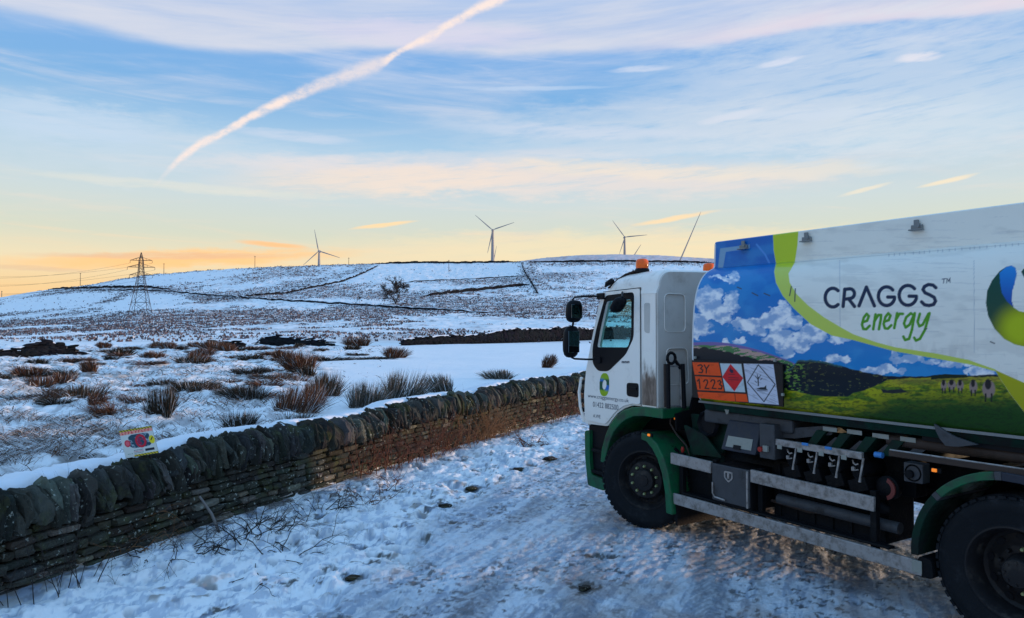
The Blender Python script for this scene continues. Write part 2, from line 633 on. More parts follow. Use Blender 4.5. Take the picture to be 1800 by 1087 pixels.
def glass_mat(name, tint, refl=0.12):
    m = bpy.data.materials.new(name)
    m.use_nodes = True
    t = m.node_tree
    gg = G(t)
    for nd in list(t.nodes):
        if nd.type == 'BSDF_PRINCIPLED':
            t.nodes.remove(nd)
    out = [nd for nd in t.nodes if nd.type == 'OUTPUT_MATERIAL'][0]
    tr_ = gg.n('ShaderNodeBsdfTransparent')
    tcn = gg.n('ShaderNodeTexCoord')
    nz = gg.noise(tcn.outputs['Object'], 5.0, 3)
    gg.link(gg.mix(nz, tuple(v * 0.85 for v in tint), tint), tr_.inputs[0])
    gl = gg.n('ShaderNodeBsdfGlossy')
    gl.inputs['Roughness'].default_value = 0.03
    gl.inputs['Color'].default_value = (0.85, 1.0, 0.95, 1)
    mx = gg.n('ShaderNodeMixShader')
    fr = gg.n('ShaderNodeLayerWeight')
    fr.inputs[0].default_value = 0.5
    f4 = gg.m('MULTIPLY', gg.m('POWER', fr.outputs[1], 4.0), 0.6)
    gg.link(gg.m('ADD', refl + 0.03, f4, clamp=True), mx.inputs[0])
    gg.link(tr_.outputs[0], mx.inputs[1])
    gg.link(gl.outputs[0], mx.inputs[2])
    gg.link(mx.outputs[0], out.inputs[0])
    return m


M['glass'] = glass_mat('tinted cab glass', (0.72, 0.95, 0.93), 0.0)

M['trim'] = pmat('worn trim', (0.20, 0.21, 0.21), 0.45, var=0.2, scale=10)

# ================================================================== TERRAIN
_wy = np.array([3.2, 5.71, 8.06, 9.96, 12.76, 17.18, 21.0])
_wx = np.array([-4.75, -3.93, -3.10, -2.26, -0.98, 1.30, 3.45])
_wp = np.polyfit(_wy, _wx, 2)
_wd = np.polyder(_wp)
WY0, WY1 = 2.0, 21.0


def wall_x(y):
    """road-side foot of the near dry stone wall"""
    y = np.asarray(y, float)
    yc = np.clip(y, WY0, WY1)
    return np.polyval(_wp, yc) + np.polyval(_wd, yc) * (y - yc)


SKY_X = np.array([-900, -300, 0, 60, 140, 250, 350, 450, 560, 660, 800, 900, 1000, 1100, 1250, 1500, 1900, 2600])
SKY_R = np.array([560, 535, 523, 512, 503, 484, 476, 470, 466, 463, 462, 460, 458.5, 458, 461, 468, 480, 520])
H2_X = np.array([300, 600, 700, 800, 900, 960, 1020, 1080, 1160, 1260, 1400, 1700])
H2_R = np.array([700, 560, 500, 474, 461, 453, 448.5, 447, 449, 455, 466, 490])
LY = np.log(np.array([60, 100, 150, 320, 450, 600, 745]))
LT = np.array([0.0, 0.10, 0.18, 0.43, 0.62, 0.84, 1.0])


def edge_d(y):
    return np.interp(y, [3, 5, 7.7, 10, 13.5, 20, 40], [2.9, 2.7, 2.15, 2.0, 1.65, 1.4, 1.2])


CLEAN = [[(668, 464), (912, 461), (918, 480), (900, 489), (700, 496), (545, 502), (600, 488)],
         [(170, 548), (240, 512), (300, 517), (350, 530), (270, 544)],
         [(250, 486), (450, 472), (440, 480), (300, 503), (140, 504)],
         [(0, 528), (150, 513), (215, 516), (150, 540), (0, 552)],
         [(940, 468), (1250, 466), (1250, 478), (950, 480)],
         [(560, 525), (680, 528), (690, 536), (580, 534)]]


def in_poly(px, py, poly):
    inside = np.zeros(px.shape, bool)
    n = len(poly)
    for i in range(n):
        x1, y1 = poly[i]
        x2, y2 = poly[(i + 1) % n]
        if y1 == y2:
            continue
        c = (y1 > py) != (y2 > py)
        xi = (x2 - x1) * (py - y1) / (y2 - y1) + x1
        inside ^= c & (px < xi)
    return inside


def height(x, y, detail=True):
    x = np.asarray(x, float)
    y = np.asarray(y, float)
    r = np.hypot(x, y) + 1e-9
    a = np.clip(np.arctan2(x, y), -R(48), R(48))
    u = np.tan(a)
    Y = r * np.cos(a)
    px = 900 + F * u
    d = x - wall_x(y)
    # field and lane
    zf = np.interp(Y, [0, 6, 60], [0.50, 0.55, 0.79])
    zl = zf * sstep(Y, 24, 55) + 0.0
    k = sstep(d, -0.34, -0.02)
    near = zf * (1 - k) + zl * k
    # hill, as elevation seen against distance
    sky_r = np.interp(px, SKY_X, SKY_R)
    t = np.interp(np.log(np.maximum(Y, 1)), LY, LT)
    row = 605 - (605 - sky_r) * t
    h2 = np.interp(px, H2_X, H2_R)
    r1150 = np.minimum(h2, sky_r + 14)
    row = np.where(Y > 745, np.interp(Y, [745, 800, 950, 1150, 1400, 9000], [0, 0.1, 1, 2, 3, 4]) * 0 +
                   np.where(Y < 950, sky_r + (Y - 745) / 205 * 26,
                            np.where(Y < 1150, sky_r + 26 + (r1150 - sky_r - 26) * np.sin((Y - 950) / 200 * math.pi / 2),
                                     r1150 + (np.minimum((Y - 1150) / 700, 1)) ** 1.0 * (600 - r1150) * 0.35 + np.clip((Y - 1850) / 4000, 0, 1) * 55)), row)
    far = H + (577 - row) / F * Y
    w = sstep(Y, 52, 66)
    z = near * (1 - w) + far * w
    if detail:
        tus = sstep(-(u + 0.25) + 0.05 * (fbm(x / 3, y / 3, 5) - 0.5) * 4, -0.02, 0.05)
        fld = (1 - k) * (1 - w)
        z = z + fld * sstep(-d, 0.4, 1.6) * (tus * ((fbm(x / 1.05, y / 1.05, 21, 5, 0.6) - 0.5) * 0.50) + (fbm(x / 2.5, y / 2.5, 31, 4) - 0.5) * 0.12 + (fbm(x / 0.22, y / 0.22, 71, 2) - 0.5) * 0.030 * (0.25 + tus))
        z = z + w * sstep(Y, 60, 120) * (fbm(x / 6, y / 6, 41, 5, 0.6) - 0.5) * np.interp(Y, [60, 300, 750], [0.7, 1.5, 1.8])
        e = edge_d(y)
        rd = sstep(d - e + (fbm(x / 0.7, y / 0.7, 8, 4) - 0.5) * 0.9, -0.1, 0.35)
        vg = k * (1 - rd) * (1 - w)
        lump = (fbm(x / 0.42, y / 0.42, 51, 3) - 0.5) * 0.15 + (fbm(x / 0.15, y / 0.15, 52, 4, 0.6) - 0.5) * 0.085 - 0.04 * sstep(fbm(x / 0.10, y / 0.10, 53, 3), 0.60, 0.75)
        z = z + vg * (0.01 + lump * sstep(d, 0.0, 0.3)) + vg * 0.02 * np.exp(-np.maximum(d, 0) / 0.4)
        # tyre tread ripples along the trodden edge and dragged ruts on the lane
        trd = np.exp(-((d - e - 0.05 + (fbm(x / 1.5, y / 1.5, 77, 2) - .5) * .5) / 0.38) ** 2)
        bars = np.sin((y * 1.0 + d * 0.75 + (fbm(x / 1.1, y / 1.1, 9, 2) - 0.5) * 0.5) * 2 * math.pi / 0.21)
        br2 = np.sin((y * 1.0 - d * 0.9 + (fbm(x / 0.9, y / 0.9, 19, 2) - 0.5) * 0.6) * 2 * math.pi / 0.17)
        wv = sstep(fbm(x / 0.8, y / 0.8, 61, 3), 0.42, 0.6)
        z = z + k * (1 - w) * (trd * bars * 0.015 * wv)
        ruts = (fbm(d / 0.13, (y + d * .5) / 0.8, 62, 4) - 0.5) * 0.030 + (fbm(x / 0.09, y / 0.09, 63, 4, 0.65) - 0.5) * 0.036
        z = z + rd * k * (1 - w) * (ruts + 0.006 * br2 * sstep(fbm(x / 1.2, y / 1.2, 64, 3), 0.5, 0.62))
    return z


def hit(px, py, detail=True, far=True):
    """where the view line through a photo point meets the terrain"""
    dx_, dy_, dz_ = ray(px, py)
    t = np.exp(np.linspace(math.log(3.0), math.log(1200), 1500))
    zz = height(dx_ * t, dy_ * t, detail) - (H + dz_ * t)
    i = np.where(zz > 0)[0]
    if len(i) == 0:
        j = int(np.argmax(zz[t < 760]))
        tt = t[j]
        return Vector((dx_ * tt, dy_ * tt, float(height(dx_ * tt, dy_ * tt))))
    j = i[0]
    lo, hi = t[max(j - 1, 0)], t[j]
    for _ in range(18):
        mid = (lo + hi) / 2
        if float(height(dx_ * mid, dy_ * mid, detail)) > H + dz_ * mid:
            hi = mid
        else:
            lo = mid
    return Vector((dx_ * hi, dy_ * hi, float(height(dx_ * hi, dy_ * hi))))


SNOW = np.array([0.91, 0.92, 0.93])
DIRT = [(p, s) for p, s in [((621, 1013), (.16, .05)), ((1027, 1031), (.13, .10)), ((710, 928), (.15, .06)), ((781, 889), (.16, .10)), ((756, 897), (.07, .05)),
        ((831, 857), (.16, .09)), ((966, 809), (.22, .12)), ((913, 825), (.18, .10)), ((935, 820), (.1, .06)), ((628, 956), (.10, .05)), ((596, 919), (.10, .05)),
        ((1066, 978), (.2, .05)), ((795, 918), (.08, .04)), ((748, 942), (.08, .04)), ((786, 934), (.06, .04)), ((690, 952), (.2, .04)), ((500, 1025), (.1, .05)),
        ((390, 1075), (.16, .07)), ((512, 1020), (.06, .03)),
        ((645, 990), (.16, .025)), ((665, 970), (.14, .022)), ((700, 860), (.09, .05)), ((560, 905), (.1, .05)), ((1000, 790), (.16, .07)), ((880, 845), (.12, .05))]]


def build_ground():
    azs = np.concatenate([np.arange(-180, -42, 2.0), np.arange(-41, 41, 0.088), np.arange(42, 180, 2.0), [180.0]])
    rs = [0.3, 0.8, 1.4, 2.0, 2.6, 3.1, 3.5, 3.8]
    r = 4.0
    while r < 60:
        rs.append(r)
        r *= 1.0045
    while r < 1300:
        rs.append(r)
        r *= 1.0095
    while r < 12000:
        rs.append(r)
        r *= 1.07
    rs = np.array(rs)
    A, RR = np.meshgrid(np.radians(azs), rs)
    X = RR * np.sin(A)
    Yy = RR * np.cos(A)
    nr, na = X.shape
    Z = height(X, Yy)
    d = X - wall_x(Yy)
    e = edge_d(Yy)
    # --- colour: snow, trodden lane, turf and heather showing through
    px, py = proj(X, np.maximum(Yy, 0.5), Z)
    col = np.ones(X.shape + (3,)) * SNOW
    nz = fbm(X / 0.7, Yy / 0.7, 8, 4)
    rd = sstep(d - e + (nz - 0.5) * 0.9, -0.1, 0.35) * (np.hypot(X, Yy) < 60)

    def blend(mask, c):
        nonlocal col
        mk = np.clip(mask, 0, 1)[..., None]
        col = col * (1 - mk) + np.array(c) * mk
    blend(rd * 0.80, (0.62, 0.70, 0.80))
    s1 = fbm(d / 0.14, (Yy + d * .5) / 0.7, 62, 5, 0.6)
    s2 = fbm(X / 0.9, Yy / 0.9, 65, 4)
    s3 = fbm(X / 0.06, Yy / 0.06, 66, 3)
    grit = sstep(s1 * 0.55 + s3 * 0.45, 0.45, 0.58) * (0.35 + 0.65 * sstep(s2, 0.36, 0.56))
    more = 0.6 + 0.4 * sstep(d, 3.0, 5.0)
    blend(rd * grit * 0.55 * more, (0.19, 0.20, 0.23))
    blend(rd * sstep(s2 * 0.6 + s1 * 0.4, 0.56, 0.66) * 0.5 * more, (0.12, 0.12, 0.13))
    fine = fbm(X / 0.045, Yy / 0.07, 168, 4, 0.65)
    fine2 = fbm(d / 0.055 + np.sin(Yy * 0.45) * 4, (Yy + d * .4) / 0.8, 169, 4, 0.6)
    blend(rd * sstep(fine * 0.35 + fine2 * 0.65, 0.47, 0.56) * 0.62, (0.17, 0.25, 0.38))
    f3 = fbm(X / 0.055 + 9, Yy / 0.055, 174, 3, 0.6)
    blend(rd * sstep(f3, 0.58, 0.66) * sstep(fbm(X / 0.6, Yy / 0.9, 175, 3), 0.40, 0.55) * 0.85, (0.055, 0.058, 0.065))
    blend(rd * sstep(fbm(X / 0.05, Yy / 0.06, 176, 3, 0.6), 0.60, 0.68) * 0.6, (0.80, 0.83, 0.87))
    for o_, wd in ((1.15, 0.17), (3.05, 0.17), (2.1, 0.15), (4.0, 0.16)):
        dt = d - (e + o_ + 0.22 * np.sin(Yy * 0.45 + o_) + (fbm(X / 2, Yy / 2, 170, 2) - 0.5) * 0.3)
        tm = np.exp(-(dt / wd) ** 4)
        brs = 0.5 + 0.5 * np.sin((Yy + np.abs(dt) * 1.2) * 2 * math.pi / 0.085)
        blend(rd * tm * (0.38 + 0.42 * brs) * sstep(fbm(X / 0.8, Yy / 0.8, 171, 3), 0.28, 0.46), (0.20, 0.22, 0.26))
    brn = fbm(X / 0.5, Yy / 0.5, 67, 4)
    blend(rd * sstep(brn, 0.5, 0.68) * 0.45 * sstep(d, 2.6, 5.2), (0.30, 0.22, 0.18))
    # bare patches
    dm = np.zeros(X.shape)
    wob = (fbm(X / 0.07, Yy / 0.07, 91, 5, 0.65) - 0.5) * 1.3
    dent = np.zeros(X.shape)
    for (qx, qy), (sx, sy) in DIRT:
        sx, sy = sx * 0.72, sy * 0.72
        t_ = H / (-ray(qx, qy)[2])
        cx, cy = ray(qx, qy)[0] * t_, ray(qx, qy)[1] * t_
        rx, ry = X - cx, (Yy - cy)
        q = (rx / sx) ** 2 + (ry / (sy * 2.2)) ** 2
        dm = np.maximum(dm, sstep(-(q + wob * 6.0), -1.5, -0.2) * sstep(-q, -7, -3))
        dent += np.exp(-q) * (-0.025)
    for (qx, qy) in [(714, 981), (655, 945), (560, 1035), (600, 990), (690, 1060), (520, 985), (640, 915), (745, 905), (470, 1000), (800, 870), (580, 1060), (745, 950)]:
        t_ = H / (-ray(qx, qy)[2])
        cx, cy = ray(qx, qy)[0] * t_, ray(qx, qy)[1] * t_
        q = ((X - cx) / 0.07) ** 2 + ((Yy - cy) / 0.14) ** 2
        dent += np.exp(-q * q) * (-0.05)
    Z = Z + dent
    near = (np.hypot(X, Yy) < 60)
    blend(dm * near * 0.92, (0.045, 0.038, 0.03))
    vfoot = sstep(-d, -0.40, -0.02) * (d > -0.1) * sstep(fbm(X / 0.2, Yy / 0.2, 93, 4), 0.42, 0.6) * near
    blend(vfoot * 0.85, (0.06, 0.045, 0.035))
    vv = (1 - rd) * (d > 0) * near * sstep(fbm(X / 0.15, Yy / 0.15, 94, 4), 0.60, 0.70) * sstep(fbm(X / 1.1, Yy / 1.1, 95, 3), 0.42, 0.55)
    blend(vv * 0.7, (0.13, 0.09, 0.06))
    # field turf
    u = X / np.maximum(Yy, 0.5)
    tus = sstep(-(u + 0.25) + 0.05 * (fbm(X / 3, Yy / 3, 5) - 0.5) * 4, -0.02, 0.05)
    dent_shade = sstep(fbm(X / 0.10, Yy / 0.10, 53, 3), 0.60, 0.75) * (1 - rd) * (d > 0.1) * near
    blend(dent_shade * 0.55, (0.24, 0.26, 0.30))  # shade in the verge snow dents, painted into the colour
    vf = (1 - rd) * (d > 0) * near * sstep(fbm(X / 0.07, Yy / 0.11, 172, 4, 0.65), 0.50, 0.60)
    blend(vf * 0.50, (0.26, 0.35, 0.50))
    vd = (1 - rd) * (d > 0.05) * near * sstep(fbm(X / 0.08, Yy / 0.10, 177, 4, 0.65), 0.60, 0.67) * sstep(fbm(X / 0.7, Yy / 0.7, 178, 3), 0.46, 0.58)
    blend(vd * 0.85, (0.06, 0.052, 0.045))
    ff = (d < -0.3) * near * tus * sstep(fbm(X / 0.16, Yy / 0.16, 173, 4, 0.65), 0.50, 0.62)
    blend(ff * 0.55, (0.28, 0.24, 0.24))
    ft = (d < -0.3) * near * tus * sstep(fbm(X / 0.5, Yy / 0.5, 96, 5, .6), 0.54, 0.66) * sstep(fbm(X / 4, Yy / 4, 97, 3), 0.35, 0.6)
    blend(ft * 0.75, (0.10, 0.075, 0.055))
    # moor
    moor = np.clip((Yy - 58) / 25, 0, 1) * (np.abs(u) < 3)
    cl = np.zeros(X.shape)
    jx = px + (fbm(X / 12, Yy / 12, 98, 3) - 0.5) * 30
    jy = py + (fbm(X / 12, Yy / 12, 99, 3) - 0.5) * 8
    far_ok = (Yy > 80) & (Yy < 760)
    for pg in CLEAN:
        cl = np.maximum(cl, (in_poly(jx, jy, pg) & far_ok) * 1.0)
    hb = fbm(X / 1.7, Yy / 4.2, 101, 5, 0.66)
    hp = fbm(X / 55, Yy / 75, 102, 4)
    hm = sstep(hb + (hp - 0.5) * 0.55, 0.44, 0.64) * moor * (1 - 0.93 * cl)
    hm = hm * np.where(Yy > 800, 0.35, 1.0) * (0.45 + 0.55 * sstep(Yy, 80, 200))
    blend(hm * 0.60, (0.15, 0.125, 0.14))
    sunlit_crest = sstep(Yy, 960, 1080) * (px > 900) * (px < 1330)
    blend(sunlit_crest * (0.35 + 0.4 * fbm(X / 8, Yy / 20, 190, 3)), (0.62, 0.36, 0.33))  # pink of low sun on the far crest, put into the ground colour
    hs = sstep(fbm(X / 9, Yy / 22, 103, 4) + (hp - 0.5) * 0.3, 0.55, 0.68) * moor * (1 - cl)
    blend(hs * 0.30, (0.20, 0.14, 0.14))
    V = np.stack([X, Yy, Z], -1).reshape(-1, 3)
    colf = col.reshape(-1, 3)
    idx = np.arange(nr * na).reshape(nr, na)
    Q = np.stack([idx[:-1, :-1], idx[:-1, 1:], idx[1:, 1:], idx[1:, :-1]], -1).reshape(-1, 4)
    # centre fan
    fd = (d[:-1, :-1] + d[1:, 1:]).ravel() / 2
    fe = (e[:-1, :-1] + e[1:, 1:]).ravel() / 2
    fr = (RR[:-1, :-1] + RR[1:, 1:]).ravel() / 2
    fY = (Yy[:-1, :-1] + Yy[1:, 1:]).ravel() / 2
    hill = (np.where(fY > 0, fY, fr) > 58)
    road = ~hill & (fd > fe) & (fd < fe + 9)
    verge = ~hill & (fd > -0.18) & ~road
    field = ~hill & ~road & ~verge

    def part(name, mask, mat):
        q = Q[mask]
        used = np.zeros(len(V), bool)
        used[q.ravel()] = True
        remap = np.cumsum(used) - 1
        o = np_mesh(name, V[used], remap[q], mat, cols=colf[used])
        o['kind'] = 'structure'
        return o
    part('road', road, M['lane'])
    part('verge', verge, M['snow'])
    part('field', field, M['snow'])
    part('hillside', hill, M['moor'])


def snow_mat(name, bump, bsc, rough=0.62, spec=0.25):
    m = bpy.data.materials.new(name)
    m.use_nodes = True
    t = m.node_tree
    gg = G(t)
    bs = t.nodes['Principled BSDF']
    at = gg.n('ShaderNodeVertexColor', layer_name='Col')
    tcn = gg.n('ShaderNodeTexCoord')
    nz = gg.noise(tcn.outputs['Object'], 9.0, 6, 0.65)
    sc = gg.n('ShaderNodeVectorMath', operation='SCALE')
    gg.link(at.outputs[0], sc.inputs[0])
    gg.link(gg.m('ADD', 0.88, gg.m('MULTIPLY', nz, 0.24)), sc.inputs[3])
    gg.link(sc.outputs[0], bs.inputs['Base Color'])
    bs.inputs['Roughness'].default_value = rough
    bs.inputs['Specular IOR Level'].default_value = spec
    if bump:
        bn = gg.n('ShaderNodeBump')
        bn.inputs['Strength'].default_value = bump
        bn.inputs['Distance'].default_value = 0.03
        gg.link(gg.noise(tcn.outputs['Object'], bsc, 8, 0.68), bn.inputs['Height'])
        gg.link(bn.outputs[0], bs.inputs['Normal'])
    return m


M['snow'] = snow_mat('fresh snow', 0.55, 14)
M['lane'] = snow_mat('trodden icy snow', 0.9, 22, 0.45, 0.4)
M['moor'] = snow_mat('moor snow', 0.0, 1)
M['cap'] = pmat('snow cap', (0.80, 0.83, 0.88), 0.65, var=0.04, scale=12, bump=0.4, bscale=25, spec=0.2)
build_ground()


# ================================================================== STONES AND WALLS
def unit_block(n):
    """surface grid of a cube, welded"""
    idx = {}
    vs = []
    fs = []

    def vid(p):
        k = tuple(round(c * n) for c in p)
        if k not in idx:
            idx[k] = len(vs)
            vs.append(p)
        return idx[k]
    st = [-1 + 2 * i / n for i in range(n + 1)]
    for ax in range(3):
        for sg in (-1, 1):
            for i in range(n):
                for j in range(n):
                    q = []
                    for (a, b) in ((i, j), (i + 1, j), (i + 1, j + 1), (i, j + 1)):
                        p = [0, 0, 0]
                        p[ax] = sg
                        p[(ax + 1) % 3] = st[a]
                        p[(ax + 2) % 3] = st[b]
                        q.append(vid(tuple(p)))
                    fs.append(q if sg > 0 else q[::-1])
    return np.array(vs, float), np.array(fs)


UB = {n: unit_block(n) for n in (1, 2, 3, 4, 5)}


class Stones:
    def __init__(s):
        s.V, s.F, s.C, s.n = [], [], [], 0

    def stone(s, c, ax, half, n=2, rnd=5.0, rough=0.08, col=(0.1, 0.1, 0.1), taper=None):
        """ax: 3 unit axes (rows); half: half sizes"""
        P, Fc = UB[n]
        P = P.copy()
        L = (np.abs(P) ** rnd).sum(1) ** (1 / rnd)
        P = P / L[:, None]
        ph = RNG.uniform(0, 6.28, (3, 3))
        fr = RNG.uniform(1.2, 3.4, (3, 3))
        dsp = np.zeros_like(P)
        for k in range(3):
            dsp[:, k] = np.sin(P @ fr[k] + ph[k, 0]) * 0.6 + np.sin(P @ (fr[(k + 1) % 3] * 2.1) + ph[k, 1]) * 0.4
        P = P + dsp * rough + RNG.normal(0, rough * 0.22, P.shape)
        if taper is not None:
            P = taper(P)
        W = (P * np.array(half)) @ np.array(ax) + np.array(c)
        s.V.append(W)
        s.F.append(Fc + s.n)
        s.n += len(W)
        cc = np.array(col) * RNG.uniform(0.9, 1.1, 3)
        s.C.append(np.tile(cc, (len(W), 1)) * (1 + RNG.normal(0, 0.06, (len(W), 1))))

    def build(s, name, mat, parent):
        return np_mesh(name, np.concatenate(s.V), np.concatenate(s.F), mat, parent, smooth=False, cols=np.concatenate(s.C))


def stone_mat(name, lich=True):
    m = bpy.data.materials.new(name)
    m.use_nodes = True
    t = m.node_tree
    gg = G(t)
    bs = t.nodes['Principled BSDF']
    at = gg.n('ShaderNodeVertexColor', layer_name='Col')
    tcn = gg.n('ShaderNodeTexCoord')
    ob = tcn.outputs['Object']
    nz = gg.noise(ob, 11.0, 7, 0.7)
    sc = gg.n('ShaderNodeVectorMath', operation='SCALE')
    gg.link(at.outputs[0], sc.inputs[0])
    gg.link(gg.m('ADD', 0.45, gg.m('MULTIPLY', nz, 1.1)), sc.inputs[3])
    c = sc.outputs[0]
    if lich:
        moss = gg.ss(gg.noise(ob, 3.2, 6, 0.65), 0.52, 0.68)
        c = gg.mix(gg.m('MULTIPLY', moss, 0.6), c, (0.085, 0.095, 0.035))
        li = gg.ss(gg.noise(ob, 26.0, 3, 0.55), 0.61, 0.67)
        li = gg.m('MULTIPLY', li, gg.ss(gg.noise(ob, 2.0, 3, 0.6), 0.42, 0.60))
        c = gg.mix(gg.m('MULTIPLY', li, 0.85), c, (0.40, 0.43, 0.38))
    gg.link(c, bs.inputs['Base Color'])
    bs.inputs['Roughness'].default_value = 0.9
    bs.inputs['Specular IOR Level'].default_value = 0.10 if lich else 0.02
    bn = gg.n('ShaderNodeBump')
    bn.inputs['Strength'].default_value = 0.9
    bn.inputs['Distance'].default_value = 0.02
    gg.link(gg.noise(ob, 30.0, 8, 0.7), bn.inputs['Height'])
    gg.link(bn.outputs[0], bs.inputs['Normal'])
    return m


M['stone'] = stone_mat('lichened gritstone')
M['stonefar'] = stone_mat('dark gritstone', False)
M['core'] = pmat('wall core', (0.006, 0.006, 0.006), 0.95, spec=0.05, var=0.3, bump=0.5, bscale=30)

# ---- the near wall
wall = empty('dry_stone_wall', (float(wall_x(5.7)) - 0.2, 5.7, 0.0))
tag(wall, 'long dry stone wall with upright coping stones running beside the snowy lane', 'wall')
_off = Vector(wall.location)


def wpt(sy):
    """point on the road-side foot, tangent and outward normal at parameter y"""
    x = float(wall_x(sy))
    sl = float(np.polyval(_wd, np.clip(sy, WY0, WY1)))
    t = Vector((sl, 1, 0)).normalized()
    n = Vector((t.y, -t.x, 0))
    return Vector((x, sy, 0)), t, n


def wall_h(y):
    return float(np.interp(y, [3, 5.8, 6.8, 8, 10, 12.8, 17.2, 22], [0.80, 0.80, 0.85, 0.88, 0.865, 0.91, 0.955, 1.0])) + 0.03 * math.sin(y * 1.7)


ys = [2.0]
while ys[-1] < 30:
    ys.append(ys[-1] + 0.1)
arc = [0.0]
pts_w = [wpt(y)[0] for y in ys]
for a, b in zip(pts_w, pts_w[1:]):
    arc.append(arc[-1] + (b - a).length)
LW = arc[-1]


def at_s(s):
    y = float(np.interp(s, arc, ys))
    p, t, n = wpt(y)
    return p, t, n, y


st = Stones()
row_z = -0.06
COPE = 0.36
while row_z < 1.0:
    ch = random.uniform(0.045, 0.085)
    s = random.uniform(0, 0.2)
    while s < LW:
        p, t, n, y = at_s(s)
        ln = random.uniform(0.10, 0.36) * (0.8 if y > 11 else 1)
        p, t, n, y = at_s(s + ln / 2)
        top = wall_h(y) - COPE + 0.02
        zc = row_z + ch / 2 + 0.02 * math.sin(s * 1.3 + row_z * 3)
        if zc < top:
            hh = ch * random.uniform(0.85, 1.08)
            out = random.uniform(-0.028, 0.026) - 0.07 * (zc / 0.6)
            dep = 0.10
            hh *= random.choice([1.0, 1.0, 0.82])
            c = p + n * (out - dep) + Vector((0, 0, zc)) - _off
            tz = random.uniform(-0.05, 0.05)
            tx = (t + Vector((0, 0, tz))).normalized()
            up = tx.cross(-n).normalized() if False else Vector((0, 0, 1))
            g_ = random.uniform(0.6, 1.35)
            w_ = random.random()
            colr = (0.058 * g_, (0.053 + 0.008 * w_) * g_, (0.040 + 0.012 * w_) * g_)
            if random.random() < 0.10:
                colr = (0.17, 0.155, 0.12)
            st.stone(c, [tuple(tx), tuple(n), tuple(up)], (ln / 2 * 0.985, dep, hh / 2 * 0.97), 2 if y > 10 else 3, 7.0, 0.10, colr)
        s += ln
    row_z += ch
st.build('stonework', M['stone'], wall)

cp = Stones()
s = 0.0
cope_top = []
while s < LW:
    p, t, n, y = at_s(s)
    th = random.choice([random.uniform(0.045, 0.07), random.uniform(0.07, 0.13)]) if y < 11 else random.uniform(0.05, 0.11)
    p, t, n, y = at_s(s + th / 2)
    hh = COPE * random.uniform(0.80, 1.12)
    lean = random.gauss(-0.05, 0.24)
    topz = wall_h(y) + (hh - COPE) * 0.6 + random.uniform(-0.045, 0.035)
    tx = (t + Vector((0, 0, -lean))).normalized()
    up = (Vector((0, 0, 1)) + t * lean).normalized()
    nn = (n + t * random.uniform(-0.28, 0.28)).normalized()
    c = p - n * 0.20 + n * random.uniform(-0.02, 0.03) + Vector((0, 0, topz - hh / 2)) - _off
    g_ = random.choice([0.5, 0.8, 1.0, 1.3, 2.0]) * random.uniform(0.85, 1.15)
    colr = (0.056 * g_, 0.057 * g_, 0.050 * g_)
    kx = random.uniform(0.05, 0.8)
    sk = random.uniform(-0.6, 0.6)

    def tp(P, kx=kx, sk=sk):
        P = P.copy()
        q = np.clip((P[:, 2] + 0.1) / 1.1, 0, 1)
        P[:, 1] = P[:, 1] * (1 - kx * q ** 1.5) + sk * q * 0.3
        P[:, 0] = P[:, 0] * (1 - 0.35 * q ** 2)
        P[:, 2] = P[:, 2] - 0.22 * np.abs(P[:, 1] - sk) ** 2 * (P[:, 2] > 0.3)
        return P
    cp.stone(c, [tuple(tx), tuple(nn), tuple(up)], (th / 2 * 1.02, 0.21, hh / 2), 5 if y < 12 else 3, 9.0, 0.15, colr, tp)
    cope_top.append((s + th / 2, topz))
    s += th * 0.88
cp.build('coping', M['stone'], wall)

core = MB()
n_ = 90
V0 = []
for i in range(n_ + 1):
    p, t, n, y = at_s(LW * i / n_)
    top = wall_h(y) - COPE + 0.10
    V0.append([p - n * 0.07 + Vector((0, 0, -0.1)) - _off, p - n * 0.15 + Vector((0, 0, top)) - _off, p - n * 0.32 + Vector((0, 0, top)) - _off, p - n * 0.42 + Vector((0, 0, -0.1)) - _off])
vs = [q for r_ in V0 for q in r_]
fs = [(i * 4 + k, i * 4 + (k + 1) % 4, i * 4 + 4 + (k + 1) % 4, i * 4 + 4 + k) for i in range(n_) for k in range(4)]
fs += [(0, 1, 2, 3), tuple(n_ * 4 + k for k in (3, 2, 1, 0))]
core.add(vs, fs)
core.build('core', M['core'], wall)

# snow lying behind and on the coping
ct_s = np.array([q[0] for q in cope_top])
ct_z = np.array([q[1] for q in cope_top])
ns, nc = 900, 12
V = []
for i in range(ns + 1):
    s = LW * i / ns
    p, t, n, y = at_s(s)
    zt = float(np.interp(s, ct_s, ct_z))
    zs = float(np.interp(s, ct_s, np.convolve(ct_z, np.ones(7) / 7, 'same'))) if 5 < s < LW - 1 else zt
    on = 0.022 + 0.045 * float(fbm(s * 1.1, 0.3, 201, 3)) + 0.02 * float(fbm(s * 5.0, 0.3, 203, 3))
    front = -0.27 + 0.16 * (float(fbm(s * 3.2, 2.0, 202, 3)) - 0.5)
    for j in range(nc + 1):
        a = j / nc
        dpt = front - a * 0.42
        zz = min(zs, zt + 0.02) - 0.02 + on * math.sin(min(a * 3.0, 1) * math.pi / 2) - 0.05 * max(0, (a - 0.25)) - (0.06 if j == 0 else 0) + 0.02 * (float(fbm(s * 6, a * 5, 204, 2)) - .5)
        if j == nc:
            zz -= 0.3
        V.append(p + n * dpt + Vector((0, 0, zz)) - _off)
Fq = [(i * (nc + 1) + j, (i + 1) * (nc + 1) + j, (i + 1) * (nc + 1) + j + 1, i * (nc + 1) + j + 1) for i in range(ns) for j in range(nc)]
np_mesh('snow_cap', np.array([tuple(v) for v in V]), np.array(Fq), M['cap'], wall)


